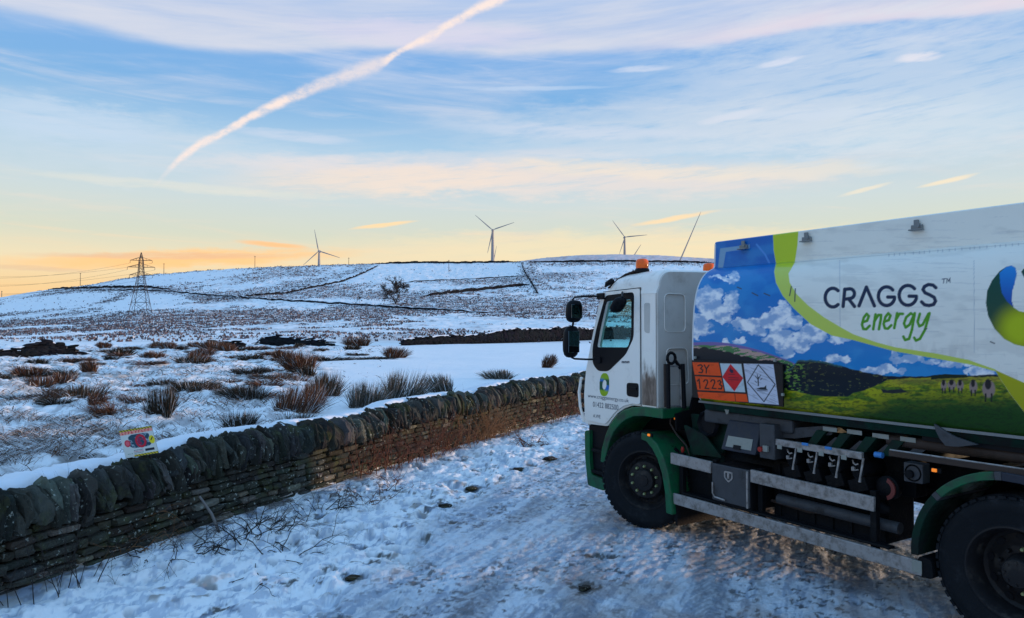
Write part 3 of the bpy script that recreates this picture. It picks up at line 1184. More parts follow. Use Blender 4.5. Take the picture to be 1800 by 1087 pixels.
# ---- far walls: built along lines across the fields and the hill
def far_wall(pts, label, h=1.1, th=0.5, step=1.2, cap=True, rough=0.18, colr=(0.016, 0.018, 0.022), group=None, capw=0.45, ends=True, stones=False, dip=None):
    P = [hit(x, y, False) for x, y in pts]
    base = P[0].copy()
    root = empty('dry_stone_wall', base)
    tag(root, label, 'wall', group)
    seg = []
    for a, b in zip(P, P[1:]):
        n = max(1, int((b - a).length / step))
        for i in range(n):
            q = a.lerp(b, i / n)
            seg.append(q)
    seg.append(P[-1])
    Z = height(np.array([q.x for q in seg]), np.array([q.y for q in seg]))
    st_ = Stones()
    capm = MB()
    N = len(seg)
    capv = []
    for i in range(N - 1):
        a, b = seg[i].copy(), seg[i + 1].copy()
        a.z, b.z = Z[i], Z[i + 1]
        t = (b - a)
        L = t.length
        t.normalize()
        n = Vector((t.y, -t.x, 0)).normalized()
        f = i / max(1, N - 2)
        hh = h * random.uniform(1 - rough, 1 + rough)
        if ends:
            hh *= min(1, 0.35 + 6 * f, 0.35 + 6 * (1 - f))
        if dip:
            hh *= dip(f)
        g_ = random.uniform(0.7, 1.4)
        c = (a + b) / 2 + Vector((0, 0, hh / 2 - 0.15)) - base
        up = Vector((0, 0, 1))
        if stones:
            st_.stone(c, [tuple(t), tuple(n), (0, 0, 1)], (L / 2 * 1.5, th / 2 * 0.8, hh / 2 * 0.80), 3, 4.0, 0.22, colr)
            nrow = 6
            for r_ in range(nrow):
                g2 = random.uniform(0.7, 1.3)
                cz = (hh * (r_ + 0.5) / nrow)
                cr = a.lerp(b, random.uniform(0.0, 1.0)) + Vector((random.uniform(-.04, .04), random.uniform(-.05, .05), cz - 0.1 + random.uniform(-.05, .05))) - base
                st_.stone(cr, [tuple(t), tuple(n), (0, 0, 1)], (L / 2 * random.uniform(0.9, 1.5), th / 2 * (1.1 - 0.08 * r_), hh / nrow / 2 * random.uniform(1.1, 1.5)), 3, 3.0, 0.16, [v * g2 for v in colr])
        else:
            st_.stone(c, [tuple(t), tuple(n), (0, 0, 1)], (L / 2 * 1.15, th / 2, hh / 2 + 0.15), 2, 5.0, 0.09, [v * g_ for v in colr])
        capv.append((a - base + Vector((0, 0, hh - 0.12)), n))
    st_.build('stonework', M['stonefar'], root)
    if cap and len(capv) > 2:
        vs, fs = [], []
        for q, n in capv:
            w = th * 0.62 * capw
            k_ = random.uniform(0.06, 0.15) * capw
            vs += [q + n * w + Vector((0, 0, -0.02)), q + n * w * 0.6 + Vector((0, 0, k_)), q - n * w * 0.6 + Vector((0, 0, k_ * 1.2)), q - n * w + Vector((0, 0, -0.02))]
        for i in range(len(capv) - 1):
            fs += [(i * 4 + k, i * 4 + (k + 1) % 4, i * 4 + 4 + (k + 1) % 4, i * 4 + 4 + k) for k in range(4)]
        capm.add(vs, fs)
        capm.build('snow_cap', M['cap'], root, smooth=50)
    return root


GW = 'dry stone walls crossing the moor'
far_wall([(708, 607.5), (760, 606), (840, 604.5), (900, 603), (960, 601), (1040, 598), (1120, 596)], 'dark snow-capped dry stone wall edging the smooth snowfield behind the truck mirrors', h=1.50, capw=0.45, th=0.6, step=0.42, stones=True, rough=0.07,
         dip=lambda f: (0.38 + 0.62 * min(1, f * 2.2)) * (0.93 + 0.07 * math.sin(f * 23)), ends=False)
far_wall([(-220, 631), (0, 629), (60, 627.5), (110, 626), (165, 625)], 'dark snow-capped dry stone wall at the left edge of the rushy field', h=0.85, capw=0.4, th=0.6, step=0.4, stones=True, ends=False, rough=0.05,
         dip=lambda f: (0.80 + 0.20 * math.sin(f * 17 + 0.6)) * min(1, 0.4 + 6 * (1 - f)))
far_wall([(352, 611), (400, 611), (440, 611)], 'short low dark stretch of ruined wall in the middle of the rushy field edge', h=0.6, th=0.6, step=0.5, stones=True, cap=True)
far_wall([(450, 607), (520, 607.5), (570, 608), (600, 608)], 'low dark ruined wall with snow on top just left of the smooth snowfield', h=0.85, th=0.6, step=0.5, stones=True, dip=lambda f: 1.0 - 0.45 * f)
far_wall([(662, 464.5), (720, 463.2), (800, 463), (880, 462.3), (916, 461.4)], 'thin dark wall along the skyline above the clean snowy pasture', h=2.0, th=1.0, step=4, cap=False)
far_wall([(360, 527), (430, 522), (500, 516), (545, 507), (600, 496), (640, 480), (664, 468)], 'stone wall climbing diagonally to the skyline left of the clean pasture', h=1.3, th=1.1, step=3, group=None)
far_wall([(917, 462), (921, 475), (930, 490), (938, 503), (945, 516)], 'short stone wall dropping steeply down the hill at the right end of the clean pasture', h=1.5, th=1.2, step=3)
far_wall([(745, 521), (800, 515), (860, 509), (930, 501)], 'straight dark wall on the hillside right of the bare tree', h=2.0, th=1.0, step=3)
far_wall([(700, 497), (780, 493), (860, 489), (928, 485.5)], 'faint low wall along the foot of the clean snowy pasture', h=0.7, th=0.8, step=4, cap=False)
far_wall([(85, 509), (140, 507.5), (200, 506.5), (270, 507), (297, 509)], 'dark wall across the left shoulder of the hill behind the pylon', h=1.8, th=1.0, step=4)
far_wall([(140, 511), (220, 511), (300, 513), (360, 519), (420, 523), (480, 528), (560, 533), (640, 538), (700, 542), (780, 546), (860, 550), (930, 552)], 'long dark roadside wall sweeping down the hill past the bare tree', h=1.0, th=0.9, step=2.5, capw=1.1)
far_wall([(930, 461.5), (1000, 461), (1100, 460.5), (1180, 461), (1260, 463)], 'thin wall below the pink far hilltop', h=1.8, th=1.0, step=5, cap=False)
far_wall([(760, 609.5), (761, 609)], 'x') if False else None

# ================================================================== VEGETATION
def mesh_blades(blades, name, mat, parent=None, loc=(0, 0, 0)):
    """blades: list of (base, tip vector, droop vector, width, colour); 3 segment ribbons"""
    n = len(blades)
    B = np.array([b[0] for b in blades])
    T = np.array([b[1] for b in blades])
    D = np.array([b[2] for b in blades])
    Wd = np.array([b[3] for b in blades])
    Cc = np.array([b[4] for b in blades])
    side = np.cross(T, RNG.normal(0, 1, T.shape))
    side /= (np.linalg.norm(side, axis=1)[:, None] + 1e-9)
    V = np.zeros((n, 7, 3))
    for k, (f, w) in enumerate(((0, 1.0), (0.4, 0.85), (0.75, 0.55))):
        ctr_ = B + T * f + D * f * f
        V[:, 2 * k] = ctr_ - side * (Wd * w / 2)[:, None]
        V[:, 2 * k + 1] = ctr_ + side * (Wd * w / 2)[:, None]
    V[:, 6] = B + T + D
    f0 = np.array([[0, 1, 3], [0, 3, 2], [2, 3, 5], [2, 5, 4], [4, 5, 6]])
    Fc = (f0[None] + (np.arange(n) * 7)[:, None, None]).reshape(-1, 3)
    cols = np.repeat(Cc, 7, axis=0)
    o = np_mesh(name, V.reshape(-1, 3), Fc, mat, parent, smooth=False, cols=cols)
    o.location = loc
    return o


def veg_mat(name, rough=0.7):
    m = pmat(name, (1, 1, 1), rough, var=0.2, scale=20, attr=True, spec=0.2)
    return m


M['rush'] = veg_mat('rush stems')
PAL = {
    'brown': [(0.13, 0.056, 0.030), (0.075, 0.036, 0.023), (0.045, 0.026, 0.019), (0.16, 0.078, 0.042)],
    'dark': [(0.025, 0.021, 0.016), (0.038, 0.029, 0.019), (0.065, 0.038, 0.023), (0.027, 0.030, 0.018)],
    'grey': [(0.055, 0.055, 0.042), (0.11, 0.095, 0.078), (0.034, 0.037, 0.028), (0.16, 0.135, 0.115)],
    'mixed': [(0.042, 0.036, 0.022), (0.095, 0.050, 0.027), (0.03, 0.03, 0.02), (0.13, 0.08, 0.05)],
}


def tussock(px, py, wpx, hpx, kind, label=None, style='spiky', group='rush tussocks in the snowy field'):
    p = hit(px, py, False)
    p.z = float(height(p.x, p.y))
    sc_ = p.y / F
    Wm, Hm = wpx * sc_ * 1.25, hpx * sc_ * 1.12
    n = int(min(800, max(190, 1500 * Wm * Hm + 240)))
    bl = []
    lump_x = Wm * 0.14
    ph_ = random.uniform(0, 6)
    bend = Vector((random.gauss(0, 0.22), random.gauss(0, 0.15), 0)) * Hm
    pal = PAL[kind]
    for i in range(n):
        a = random.uniform(0, 2 * math.pi)
        rr = math.sqrt(random.random())
        if style == 'spiky':
            b = Vector((math.cos(a) * rr * Wm * 0.27, math.sin(a) * rr * Wm * 0.22, -0.04))
            sp = random.uniform(0.1, 1.0) * rr
            ln = Hm * random.uniform(0.55, 1.12) * (1 - 0.25 * sp)
            tip = Vector((math.cos(a) * sp * Wm * 0.36, math.sin(a) * sp * Wm * 0.36, ln))
            dr = Vector((math.cos(a) * Wm * 0.10 * sp, math.sin(a) * Wm * 0.10 * sp, -Hm * random.uniform(0.0, 0.22) * sp))
        else:       # slumped mound
            b = Vector((math.cos(a) * rr * Wm * 0.32, math.sin(a) * rr * Wm * 0.28, -0.03))
            sp = random.uniform(0.3, 1.0)
            ln = Hm * random.uniform(0.6, 1.25) * (1 - 0.35 * rr)
            tip = Vector((math.cos(a) * sp * Wm * 0.22, math.sin(a) * sp * Wm * 0.22, ln))
            dr = Vector((math.cos(a) * Wm * 0.2 * sp, math.sin(a) * Wm * 0.2 * sp, -ln * random.uniform(0.3, 0.95)))
        w = max(0.008, p.y / F * 0.95) * random.uniform(0.6, 1.2)
        c = random.choice(pal)
        g_ = random.uniform(0.7, 1.3)
        c = tuple(v * g_ for v in c)
        if random.random() < 0.08:
            c = (0.55, 0.58, 0.62)
        b.x += lump_x * math.sin(a * 2 + ph_)
        tip = tip + bend * random.uniform(0.2, 1.2)
        bl.append((b, tip, dr, w, c))
    o = mesh_blades(bl, 'rush_tussock', M['rush'], None, p)
    tag(o, label, 'tussock', group)
    return o


TUS = [
    (287, 742, 50, 52, 'dark', 'spiky', 'tall dark spiky rush tussock standing in snow just above and right of the hazard sign'),
    (340, 768, 84, 44, 'mixed', 'mound', 'wide low brown and dark rush clump behind the wall, right of the hazard sign'),
    (192, 731, 36, 50, 'brown', 'mound', 'arched red-brown rush clump directly above the hazard sign'),
    (168, 716, 26, 38, 'brown', 'mound', 'small brown rush clump touching the left of the arched brown clump'),
    (238, 712, 42, 34, 'brown', 'mound', 'brown rush clump between the arched brown clump and the tall dark spiky tussock'),
    (120, 735, 42, 26, 'dark', 'mound', 'small dark rush mound on clean snow left of the arched brown clump'),
    (97, 714, 50, 30, 'dark', 'mound', 'dark rush mound behind the small mound on clean snow at the left'),
    (32, 699, 52, 24, 'dark', 'mound', 'low dark rush clump near the left edge of the photo'),
    (115, 661, 40, 26, 'dark', 'mound', 'single dark domed tussock below the dark wall at the left'),
    (62, 662, 40, 14, 'dark', 'mound', 'flat dark clump just left of the single dark domed tussock'),
    (158, 655, 24, 22, 'brown', 'spiky', 'small rusty tuft just right of the single dark domed tussock'),
    (286, 680, 40, 26, 'dark', 'mound', 'dark round tussock alone in snow above the tall dark spiky tussock'),
    (225, 676, 50, 14, 'brown', 'mound', 'low brown patch left of the dark round tussock'),
    (262, 642, 50, 14, 'brown', 'mound', 'thin brown strip of rushes in the middle of the frosted field'),
    (275, 696, 30, 12, 'brown', 'mound', 'tiny brown mound just below the dark round tussock'),
    (512, 724, 78, 52, 'brown', 'spiky', 'big red-brown rush clump flecked with snow in the middle of the field'),
    (571, 698, 46, 44, 'mixed', 'spiky', 'upright brown and dark rush tussock at the edge of the smooth snowfield'),
    (548, 712, 36, 44, 'brown', 'spiky', 'brown rushes joining the big red-brown clump to the upright tussock'),
    (438, 702, 62, 26, 'dark', 'spiky', 'dark green wide tussock left of the big red-brown clump'),
    (423, 752, 56, 34, 'dark', 'spiky', 'dark green spiky tussock close behind the wall below the wide dark one'),
    (520, 754, 60, 36, 'grey', 'spiky', 'grey-green rushes behind the wall below the big red-brown clump'),
    (528, 652, 54, 34, 'brown', 'spiky', 'rusty rush clump on the mound left of the top of the smooth snowfield'),
    (500, 636, 34, 22, 'brown', 'spiky', 'small rusty clump behind the one on the mound'),
    (540, 664, 24, 22, 'dark', 'spiky', 'short dark tuft at the left rim of the smooth snowfield'),
    (578, 634, 56, 16, 'dark', 'mound', 'low dark purple-brown mound at the top left corner of the smooth snowfield'),
    (480, 672, 74, 16, 'mixed', 'mound', 'long low dark clump under the rusty clump on the mound'),
    (404, 676, 30, 16, 'brown', 'mound', 'small brown clump left of the long low dark clump'),
    (370, 682, 22, 14, 'brown', 'mound', 'tiny brown tuft at the left of the small brown clump'),
    (640, 717, 62, 46, 'grey', 'spiky', 'grey-green spiky rush tussock leaning left just behind the wall'),
    (669, 712, 34, 34, 'brown', 'mound', 'brown slumped rushes between the two grey spiky tussocks behind the wall'),
    (700, 703, 74, 52, 'grey', 'spiky', 'large grey spiky fan-shaped rush tussock behind the middle of the wall'),
    (781, 690, 40, 34, 'grey', 'spiky', 'small grey spiky tussock behind the wall, right of the large fan-shaped one'),
    (691, 629, 36, 20, 'brown', 'spiky', 'brown tussock at the far edge of the smooth snowfield, left end of the dark wall'),
    (632, 608, 40, 16, 'brown', 'spiky', 'rusty clump on the field edge between the low ruined wall and the dark wall'),
    (655, 632, 46, 10, 'dark', 'mound', 'low dark clump left of the brown tussock at the far edge of the snowfield'),
    (880, 668, 46, 18, 'grey', 'spiky', 'sparse pale stems sticking out of the snow behind the wall, left of the truck mirror'),
    (968, 600, 34, 14, 'brown', 'spiky', 'small brown tuft in front of the dark wall left of the truck mirrors'),
    (962, 648, 18, 24, 'brown', 'spiky', 'thin brown stalks standing in snow just left of the lower mirror'),
    (755, 652, 0, 0, None, None, None),
]
for q in TUS:
    if q[4]:
        tussock(q[0], q[1], q[2], q[3], q[4], q[6], q[5])
# smaller look-alike tussocks of the rushy middle distance
rt = random.Random(5)
ANCH = [(287, 742, 'tall spiky tussock above the sign'), (192, 731, 'arched brown clump'), (97, 714, 'dark mound on clean snow'), (32, 699, 'low dark clump at the left edge'),
        (115, 661, 'single dark domed tussock'), (286, 680, 'dark round tussock'), (512, 724, 'big red-brown clump'), (571, 698, 'upright tussock by smooth snow'), (438, 702, 'wide dark green tussock'),
        (528, 652, 'rusty clump on the mound'), (578, 634, 'purple-brown mound'), (480, 672, 'long low dark clump'), (691, 629, 'brown tussock at the far field edge'), (632, 608, 'rusty clump on the field edge'),
        (404, 676, 'small brown clump in the middle'), (262, 642, 'thin brown strip of rushes'), (400, 611, 'short ruined wall stretch'), (110, 626, 'dark wall at the left')]
cnt = 0
seen = {}
ORD = ['', 'second ', 'third ', 'fourth ', 'fifth ', 'sixth ', 'seventh ', 'eighth ', 'ninth ', 'tenth ', 'eleventh ', 'twelfth ']
while cnt < 120:
    px_ = rt.uniform(-30, 640)
    py_ = 612 + (rt.random() ** 1.5) * 92
    if fbm(np.array([px_ / 70.0]), np.array([py_ / 16.0]), 400, 2)[0] < 0.5:
        continue
    if px_ > 560 - (py_ - 612) * 0.3 and py_ > 625:
        continue
    if py_ < 634 and px_ < 175:
        continue
    dk = rt.random()
    kd = 'brown' if dk < 0.45 else ('dark' if dk < 0.65 else 'mixed')
    w_ = rt.uniform(12, 46) * (0.6 + (py_ - 600) / 110)
    an = min(ANCH, key=lambda q: (q[0] - px_) ** 2 + ((q[1] - py_) * 2.5) ** 2)
    ddx, ddy = px_ - an[0], (py_ - an[1]) * 2.0
    rel = ('right of' if ddx > 0 else 'left of') if abs(ddx) > abs(ddy) else ('in front of' if ddy > 0 else 'behind')
    cw = {'brown': 'brown', 'dark': 'dark', 'mixed': 'brown-green'}[kd]
    k_ = (cw, rel, an[2])
    seen[k_] = seen.get(k_, 0) + 1
    lab = '%ssmall %s rush tuft %s the %s' % (ORD[min(seen[k_] - 1, 11)], cw, rel, an[2])
    tussock(px_, py_, w_, w_ * rt.uniform(0.3, 0.6), kd, lab, rt.choice(['spiky', 'mound', 'mound']), 'small rush tufts of the middle field')
    cnt += 1

# frosted stems on the near left of the field (uncountable)
bl = []
gx = RNG.uniform(-60, 700, 34000)
gy = RNG.uniform(0, 1, 34000) ** 0.9 * 250 + 612
tt = (H - 0.60) / np.maximum(1e-3, -(ST + (543.5 - gy) / F * CT))
xx, yy_ = (gx - 900) / F * tt, (CT - (543.5 - gy) / F * ST) * tt
corner = (gx < 215) & (gy > 725)
clus = fbm(xx / 0.9, yy_ / 0.9, 180, 4, 0.6)
prob = np.where(corner, 0.9 * sstep(fbm(xx / 0.35, yy_ / 0.35, 181, 3), 0.50, 0.62), np.where(gy < 730, 0.75, 0.35) * sstep(clus, 0.38, 0.54))
prob = prob * np.where((gx > 560) & (gy > 625), 0.05, 1.0)
kp = (RNG.random(34000) < prob) & (xx - wall_x(yy_) < -0.5) & (yy_ < 56)
xx, yy_, corner = xx[kp], yy_[kp], corner[kp]
zz = height(xx, yy_)
for x, y, z, cn in zip(xx, yy_, zz, corner):
    for k in range(3):
        hh = random.uniform(0.05, 0.24) * (1.0 if cn else 0.75)
        a = random.uniform(0, 6.28)
        w = random.random()
        c = (0.62, 0.64, 0.67) if w < 0.46 else ((0.17, 0.095, 0.06) if w < 0.72 else (0.07, 0.055, 0.042))
        bl.append((Vector((x + random.gauss(0, .07), y + random.gauss(0, .07), z - 0.02)), Vector((math.cos(a) * hh * 0.6, math.sin(a) * hh * 0.6, hh)), Vector((math.cos(a) * hh * .6, math.sin(a) * hh * .6, -hh * 0.45)), random.uniform(0.005, 0.010) * max(1, y / 8), c))
o = mesh_blades(bl, 'frosted_grass', M['rush'])
tag(o, kind='stuff')

# heather and rough grass poking through the snow of the hill (uncountable)
NH = 46000
uu = RNG.uniform(-0.75, 0.32, NH * 3)
tY = RNG.uniform(0, 1, NH * 3) ** 0.55
YY = 62 * np.exp(tY * math.log(745 / 62))
XX = uu * YY
PX, PY = proj(XX, YY, height(XX, YY, False))
cl = np.zeros(XX.shape, bool)
for pg in CLEAN:
    cl |= in_poly(PX + RNG.normal(0, 5, PX.shape), PY + RNG.normal(0, 1.5, PX.shape), pg)
hp = fbm(XX / 55, YY / 75, 102, 4) + (fbm(XX / 8, YY / 16, 105, 3) - .5) * 0.5
keep = (hp > 0.41) & (RNG.random(XX.shape) < sstep(YY, 64, 200) * 0.92 + 0.08) & (~cl | (RNG.random(XX.shape) < 0.03))
XX, YY = XX[keep][:NH], YY[keep][:NH]
ZZ = height(XX, YY)
bl = []
for x, y, z in zip(XX, YY, ZZ):
    s_ = random.uniform(0.16, 0.42) * (0.65 + y / 560)
    w = random.random()
    c = (0.12, 0.095, 0.105) if w < 0.5 else ((0.17, 0.115, 0.115) if w < 0.72 else ((0.05, 0.045, 0.05) if w < 0.85 else (0.5, 0.52, 0.56)))
    for k in range(2):
        bl.append(((x + random.gauss(0, s_), y, z - 0.1), (random.gauss(0, s_ * 0.5), 0, s_ + 0.1), (0, 0, 0), s_ * random.uniform(0.7, 1.5), c))
o = mesh_blades([(Vector(a), Vector(b), Vector(c), w, cc) for a, b, c, w, cc in bl], 'heather', M['rush'])
tag(o, kind='stuff')

M['bark'] = pmat('bare twig bark', (0.028, 0.021, 0.018), 0.8, var=0.35, scale=15)
M['bramble'] = pmat('red-brown bramble stems', (0.12, 0.042, 0.022), 0.75, var=0.45, scale=9)
M['frost'] = pmat('frosted twig', (0.30, 0.29, 0.30), 0.75, var=0.3, scale=12)
M['straw'] = pmat('dead bracken', (0.20, 0.10, 0.045), 0.8, var=0.4, scale=14)


def twig(mb, p, d, ln, r, lev, curl=0.5, droop=0.0, seg=5):
    pts = [Vector(p)]
    rs = [r]
    d = Vector(d).normalized()
    for i in range(seg):
        d = (d + Vector((random.gauss(0, 1), random.gauss(0, 1), random.gauss(0, 1))) * curl * 0.3 + Vector((0, 0, -droop))).normalized()
        pts.append(pts[-1] + d * ln / seg)
        rs.append(r * (1 - 0.75 * (i + 1) / seg))
        if lev > 0 and i > 0 and random.random() < 0.75:
            dd = (d + Vector((random.gauss(0, 1), random.gauss(0, 1), random.gauss(0, 0.7))) * 0.8).normalized()
            twig(mb, pts[-1], dd, ln * random.uniform(0.35, 0.65), rs[-1] * 0.75, lev - 1, curl, droop, max(3, seg - 1))
    mb.tube(pts, rs, 4, cap=False)


def bramble(px, py, n, ln, label, mat='bark', spread=0.35, up=1.0, droop=0.10, lev=2, r=0.006, zoff=0.0, group=None, name='bramble', on=None, cat='bramble'):
    if on is None:
        p = hit(px, py)
    else:
        p = on
    mb = MB()
    for i in range(int(n * 2.0) if up < 2 else n):
        a = random.uniform(0, 6.28)
        st_ = Vector((math.cos(a), math.sin(a), 0)) * random.uniform(0, spread)
        st_.z = -0.03 + float(height(p.x + st_.x, p.y + st_.y)) - p.z + zoff
        a2 = a + random.gauss(0, 0.8)
        d = Vector((math.cos(a2), math.sin(a2), up * random.uniform(0.4, 1.6)))
        twig(mb, st_, d, ln * random.uniform(0.5, 1.15), 1.05 * r * random.uniform(0.6, 1.2), lev, 0.95 if up < 2 else 0.35, droop, 7)
    o = mb.build(name, M[mat], None, smooth=180)
    o.location = p
    tag(o, label, cat, group)
    return o


bramble(425, 950, 9, 0.62, 'tangle of bare dark twigs at the foot of the wall, right of the leaning stake', up=0.9, spread=0.3, r=0.007)
bramble(505, 975, 6, 0.62, 'open bare branching twigs arching over the verge snow right of the leaning stake', up=0.55, spread=0.2, r=0.006)
bramble(330, 965, 7, 0.5, 'flattened bare twigs lying on the snow below the leaning stake', up=0.3, spread=0.4, droop=0.14, r=0.006)
bramble(215, 995, 6, 0.5, 'small bare twig clump at the wall foot near the bottom left corner', up=0.4, spread=0.4, r=0.005)
bramble(455, 1010, 5, 0.5, 'bare twig lying over snow in front of the leaning stake', up=0.35, spread=0.3, droop=0.12, r=0.006)
bramble(60, 1052, 9, 0.75, 'tall thin bare stems rising against the wall in the bottom left corner', up=3.0, spread=0.35, droop=0.0, r=0.004, lev=1)
bramble(150, 1030, 7, 0.7, 'thin upright stems against the wall between the corner stems and the twig clump', up=3.2, spread=0.35, droop=0.0, r=0.004, lev=1)
bramble(560, 900, 8, 0.45, 'dark bramble stems at the wall foot left of the reddish thicket', up=0.9, spread=0.35, r=0.006)
bramble(700, 858, 9, 0.42, 'dark red dead weeds on the verge in front of the reddish thicket', 'bramble', up=0.6, spread=0.22, r=0.007)
bramble(935, 782, 10, 0.40, 'small round red-brown bush on the verge near the truck bumper', 'bramble', up=1.0, spread=0.18, r=0.008)

# red-brown bramble thickets hanging on the lit part of the wall
GB = 'red-brown brambles growing against the wall'
for (px_, py_, n_b, lab) in [(655, 862, 22, 'leftmost red-brown bramble thicket against the wall'), (705, 842, 26, 'dense bramble thicket second from the left against the wall'),
                             (765, 818, 26, 'bramble thicket against the wall behind the dark earth patches'), (815, 800, 30, 'thick bramble mass at the wall foot near the middle of the lit stretch'),
                             (858, 788, 40, 'brightest rust-coloured bramble heap spilling from the wall onto the snow'), (920, 765, 22, 'bramble thicket behind the small round bush'),
                             (975, 748, 26, 'bramble thicket against the wall just left of the truck'), (1010, 738, 26, 'bramble thicket partly hidden by the truck front')]:
    u_ = (px_ - 900) / F
    yy = np.linspace(5, 22, 600)
    y_ = float(yy[np.argmin(np.abs(wall_x(yy) / yy - u_))])
    p0, t0, n0 = wpt(y_)
    mb = MB()
    org = p0 + n0 * 0.08
    org.z = float(height(org.x, org.y))
    ln0 = 0.62 if y_ > 9 else 0.5
    for i in range(int(n_b * random.uniform(0.9, 2.2))):
        s_ = t0 * random.gauss(0, 0.38) + n0 * random.uniform(-0.06, 0.20)
        s_.z = random.uniform(-0.03, 0.15)
        d = Vector((0, 0, 1)) * random.uniform(0.6, 2.2) - n0 * random.uniform(-0.5, 0.35) + t0 * random.gauss(0, 0.55)
        twig(mb, s_, d, ln0 * random.uniform(0.5, 1.2), 0.006 * random.uniform(0.7, 1.3), 2 if i % 2 else 1, 0.5, 0.16)
    o = mb.build('bramble', M['bramble'] if px_ not in (858, 815) else M['straw'], None, smooth=180)
    o.location = org
    tag(o, lab, 'bramble', GB)
# a few thin stems in front of the coping
for (px_, py_, lab) in [(118, 1000, 'slim dead stem in front of the coping at the far left'), (415, 890, 'slim pale stem standing before the wall above the stake'), (588, 850, 'slim stem against the wall left of the thickets')]:
    bramble(px_, py_, 3, 0.85, lab, 'bark', 0.1, 4.0, 0.0, 1, 0.004)

bramble(245, 955, 14, 0.42, 'heap of matted brown dead stems against the foot of the wall below the sign', 'straw', up=1.2, spread=0.25, r=0.005, droop=0.16)
bramble(300, 965, 12, 0.5, 'dark flattened briar tangle at the wall foot left of the stake', up=0.5, spread=0.35, droop=0.16, r=0.006)
bramble(640, 880, 12, 0.4, 'dark red-brown stems sprawling from the wall foot near the first thicket', 'bramble', up=1.0, spread=0.3, r=0.006, droop=0.14)
bramble(470, 925, 10, 0.45, 'low dark briars along the wall foot between the twigs and the thickets', up=0.9, spread=0.35, droop=0.14, r=0.005)
# leaning stake
st_p = hit(392, 935)
mb = MB()
d_top = Vector((-0.235, 0.02, 0.33)) * 1.05
mb.tube([Vector((0, 0, -0.1)), d_top * 0.5 + Vector((0.004, 0, 0)), d_top], [0.017, 0.015, 0.011], 7)
o = mb.build('wooden_stake', pmat('weathered grey wood', (0.20, 0.18, 0.17), 0.8, var=0.35, scale=20, bump=0.4), None, smooth=40)
o.location = st_p
tag(o, 'short grey weathered wooden stake leaning left in front of the wall', 'stake')

# stones lying at the wall foot and clods on the verge
def loose(px, py, sz, label):
    p = hit(px, py)
    s_ = Stones()
    s_.stone((0, 0, 0), [(0.9, 0.43, 0), (-0.43, 0.9, 0), (0, 0, 1)], (sz * 0.75, sz * 0.5, sz * 0.26), 5, 2.6, 0.26, (0.05, 0.042, 0.034))
    o = s_.build('earth_clod', M['stone'], None)
    o.location = p - Vector((0, 0, sz * 0.12))
    tag(o, label, 'clod', 'dark clods breaking through the verge snow')


for (x_, y_, sz, lab) in [(966, 806, .15, 'widest dark clod on the verge near the truck bumper'), (912, 824, .11, 'brown clod next left from the widest one'), (829, 858, .10, 'dark clod in the middle of the verge'),
                          (783, 888, .10, 'twin-lobed dark clod right of the open twigs'), (621, 1014, .085, 'dark flat clod nearest the bottom of the photo'), (1027, 1032, .07, 'square dark clod on the lane in the tyre tracks')]:
    loose(x_, y_, sz, lab)


# ================================================================== BARE TREE AND BUSHES ON THE HILL
def tree(px, py, hpx, label, trunks, lev=4, name='bare_tree', spread=1.0):
    p = hit(px, py, False)
    p.z = float(height(p.x, p.y))
    hm = hpx * p.y / F
    root = empty(name, p)
    tag(root, label, 'tree')
    tr_ = MB()
    cr = MB()

    def grow(pt, d, ln, r, lv):
        pts = [pt]
        rs = [r]
        for i in range(4):
            d = (d + Vector((random.gauss(0, 0.16), random.gauss(0, 0.16), random.gauss(0.03, 0.1)))).normalized()
            pts.append(pts[-1] + d * ln / 4)
            rs.append(r * (1 - 0.12 * (i + 1)))
        (tr_ if lv >= lev - 1 else cr).tube(pts, rs, 5, cap=False)
        if lv > 0:
            for i in range(5 if lv > 1 else 7):
                dd = (d * 0.8 + Vector((random.gauss(0, 0.6) * spread, random.gauss(0, 0.6) * spread, random.gauss(0.12, 0.35)))).normalized()
                grow(pts[random.choice([2, 3, 4, 4])], dd, ln * random.uniform(0.55, 0.78), max(rs[-1] * 0.62, 0.06), lv - 1)
    for dx_, ln_ in trunks:
        grow(Vector((dx_ * 0.02 * hm, 0, -0.3)), Vector((dx_, 0, 1)), hm * ln_, hm * 0.030, lev)
    tr_.build('trunk', M['bark'], root, smooth=60)
    cr.build('crown', M['bark'], root, smooth=180)
    return root


tree(695, 535, 46, 'bare two-stemmed tree standing alone on the snowy hillside', [(-0.10, 0.42), (0.50, 0.46)], 4, spread=1.3)
tree(352, 514, 9, 'tiny dark bush beside the hillside road', [(0.0, 0.5)], 2, 'small_bush')
for x_, lab in ((627, 'left of two short bare saplings by the hillside road'), (632, 'right of two short bare saplings by the hillside road')):
    tree(x_, 532, 11, lab, [(0.05, 0.6)], 2, 'bare_sapling', 0.4)


# ================================================================== PYLON, POLES, WIRES
M['lattice'] = pmat('pylon steel', (0.035, 0.037, 0.045), 0.6, metal=0.2, var=0.15)
pp = hit(247, 553, False)
pp.z = float(height(pp.x, pp.y, False)) - 0.2
SC = pp.y / F
pyl = empty('electricity_pylon', pp, 0.2)
tag(pyl, 'lattice steel electricity pylon with three pairs of cross arms on the snowy moor', 'pylon')
HT = 110 * SC
WA, TPX = 43 * SC, 70 * SC            # waist height etc.


def leg_half(z):
    return float(np.interp(z, [0, 70 * SC, 96 * SC, HT], [15.5 * SC, 4.4 * SC, 3.0 * SC, 0.25 * SC]))


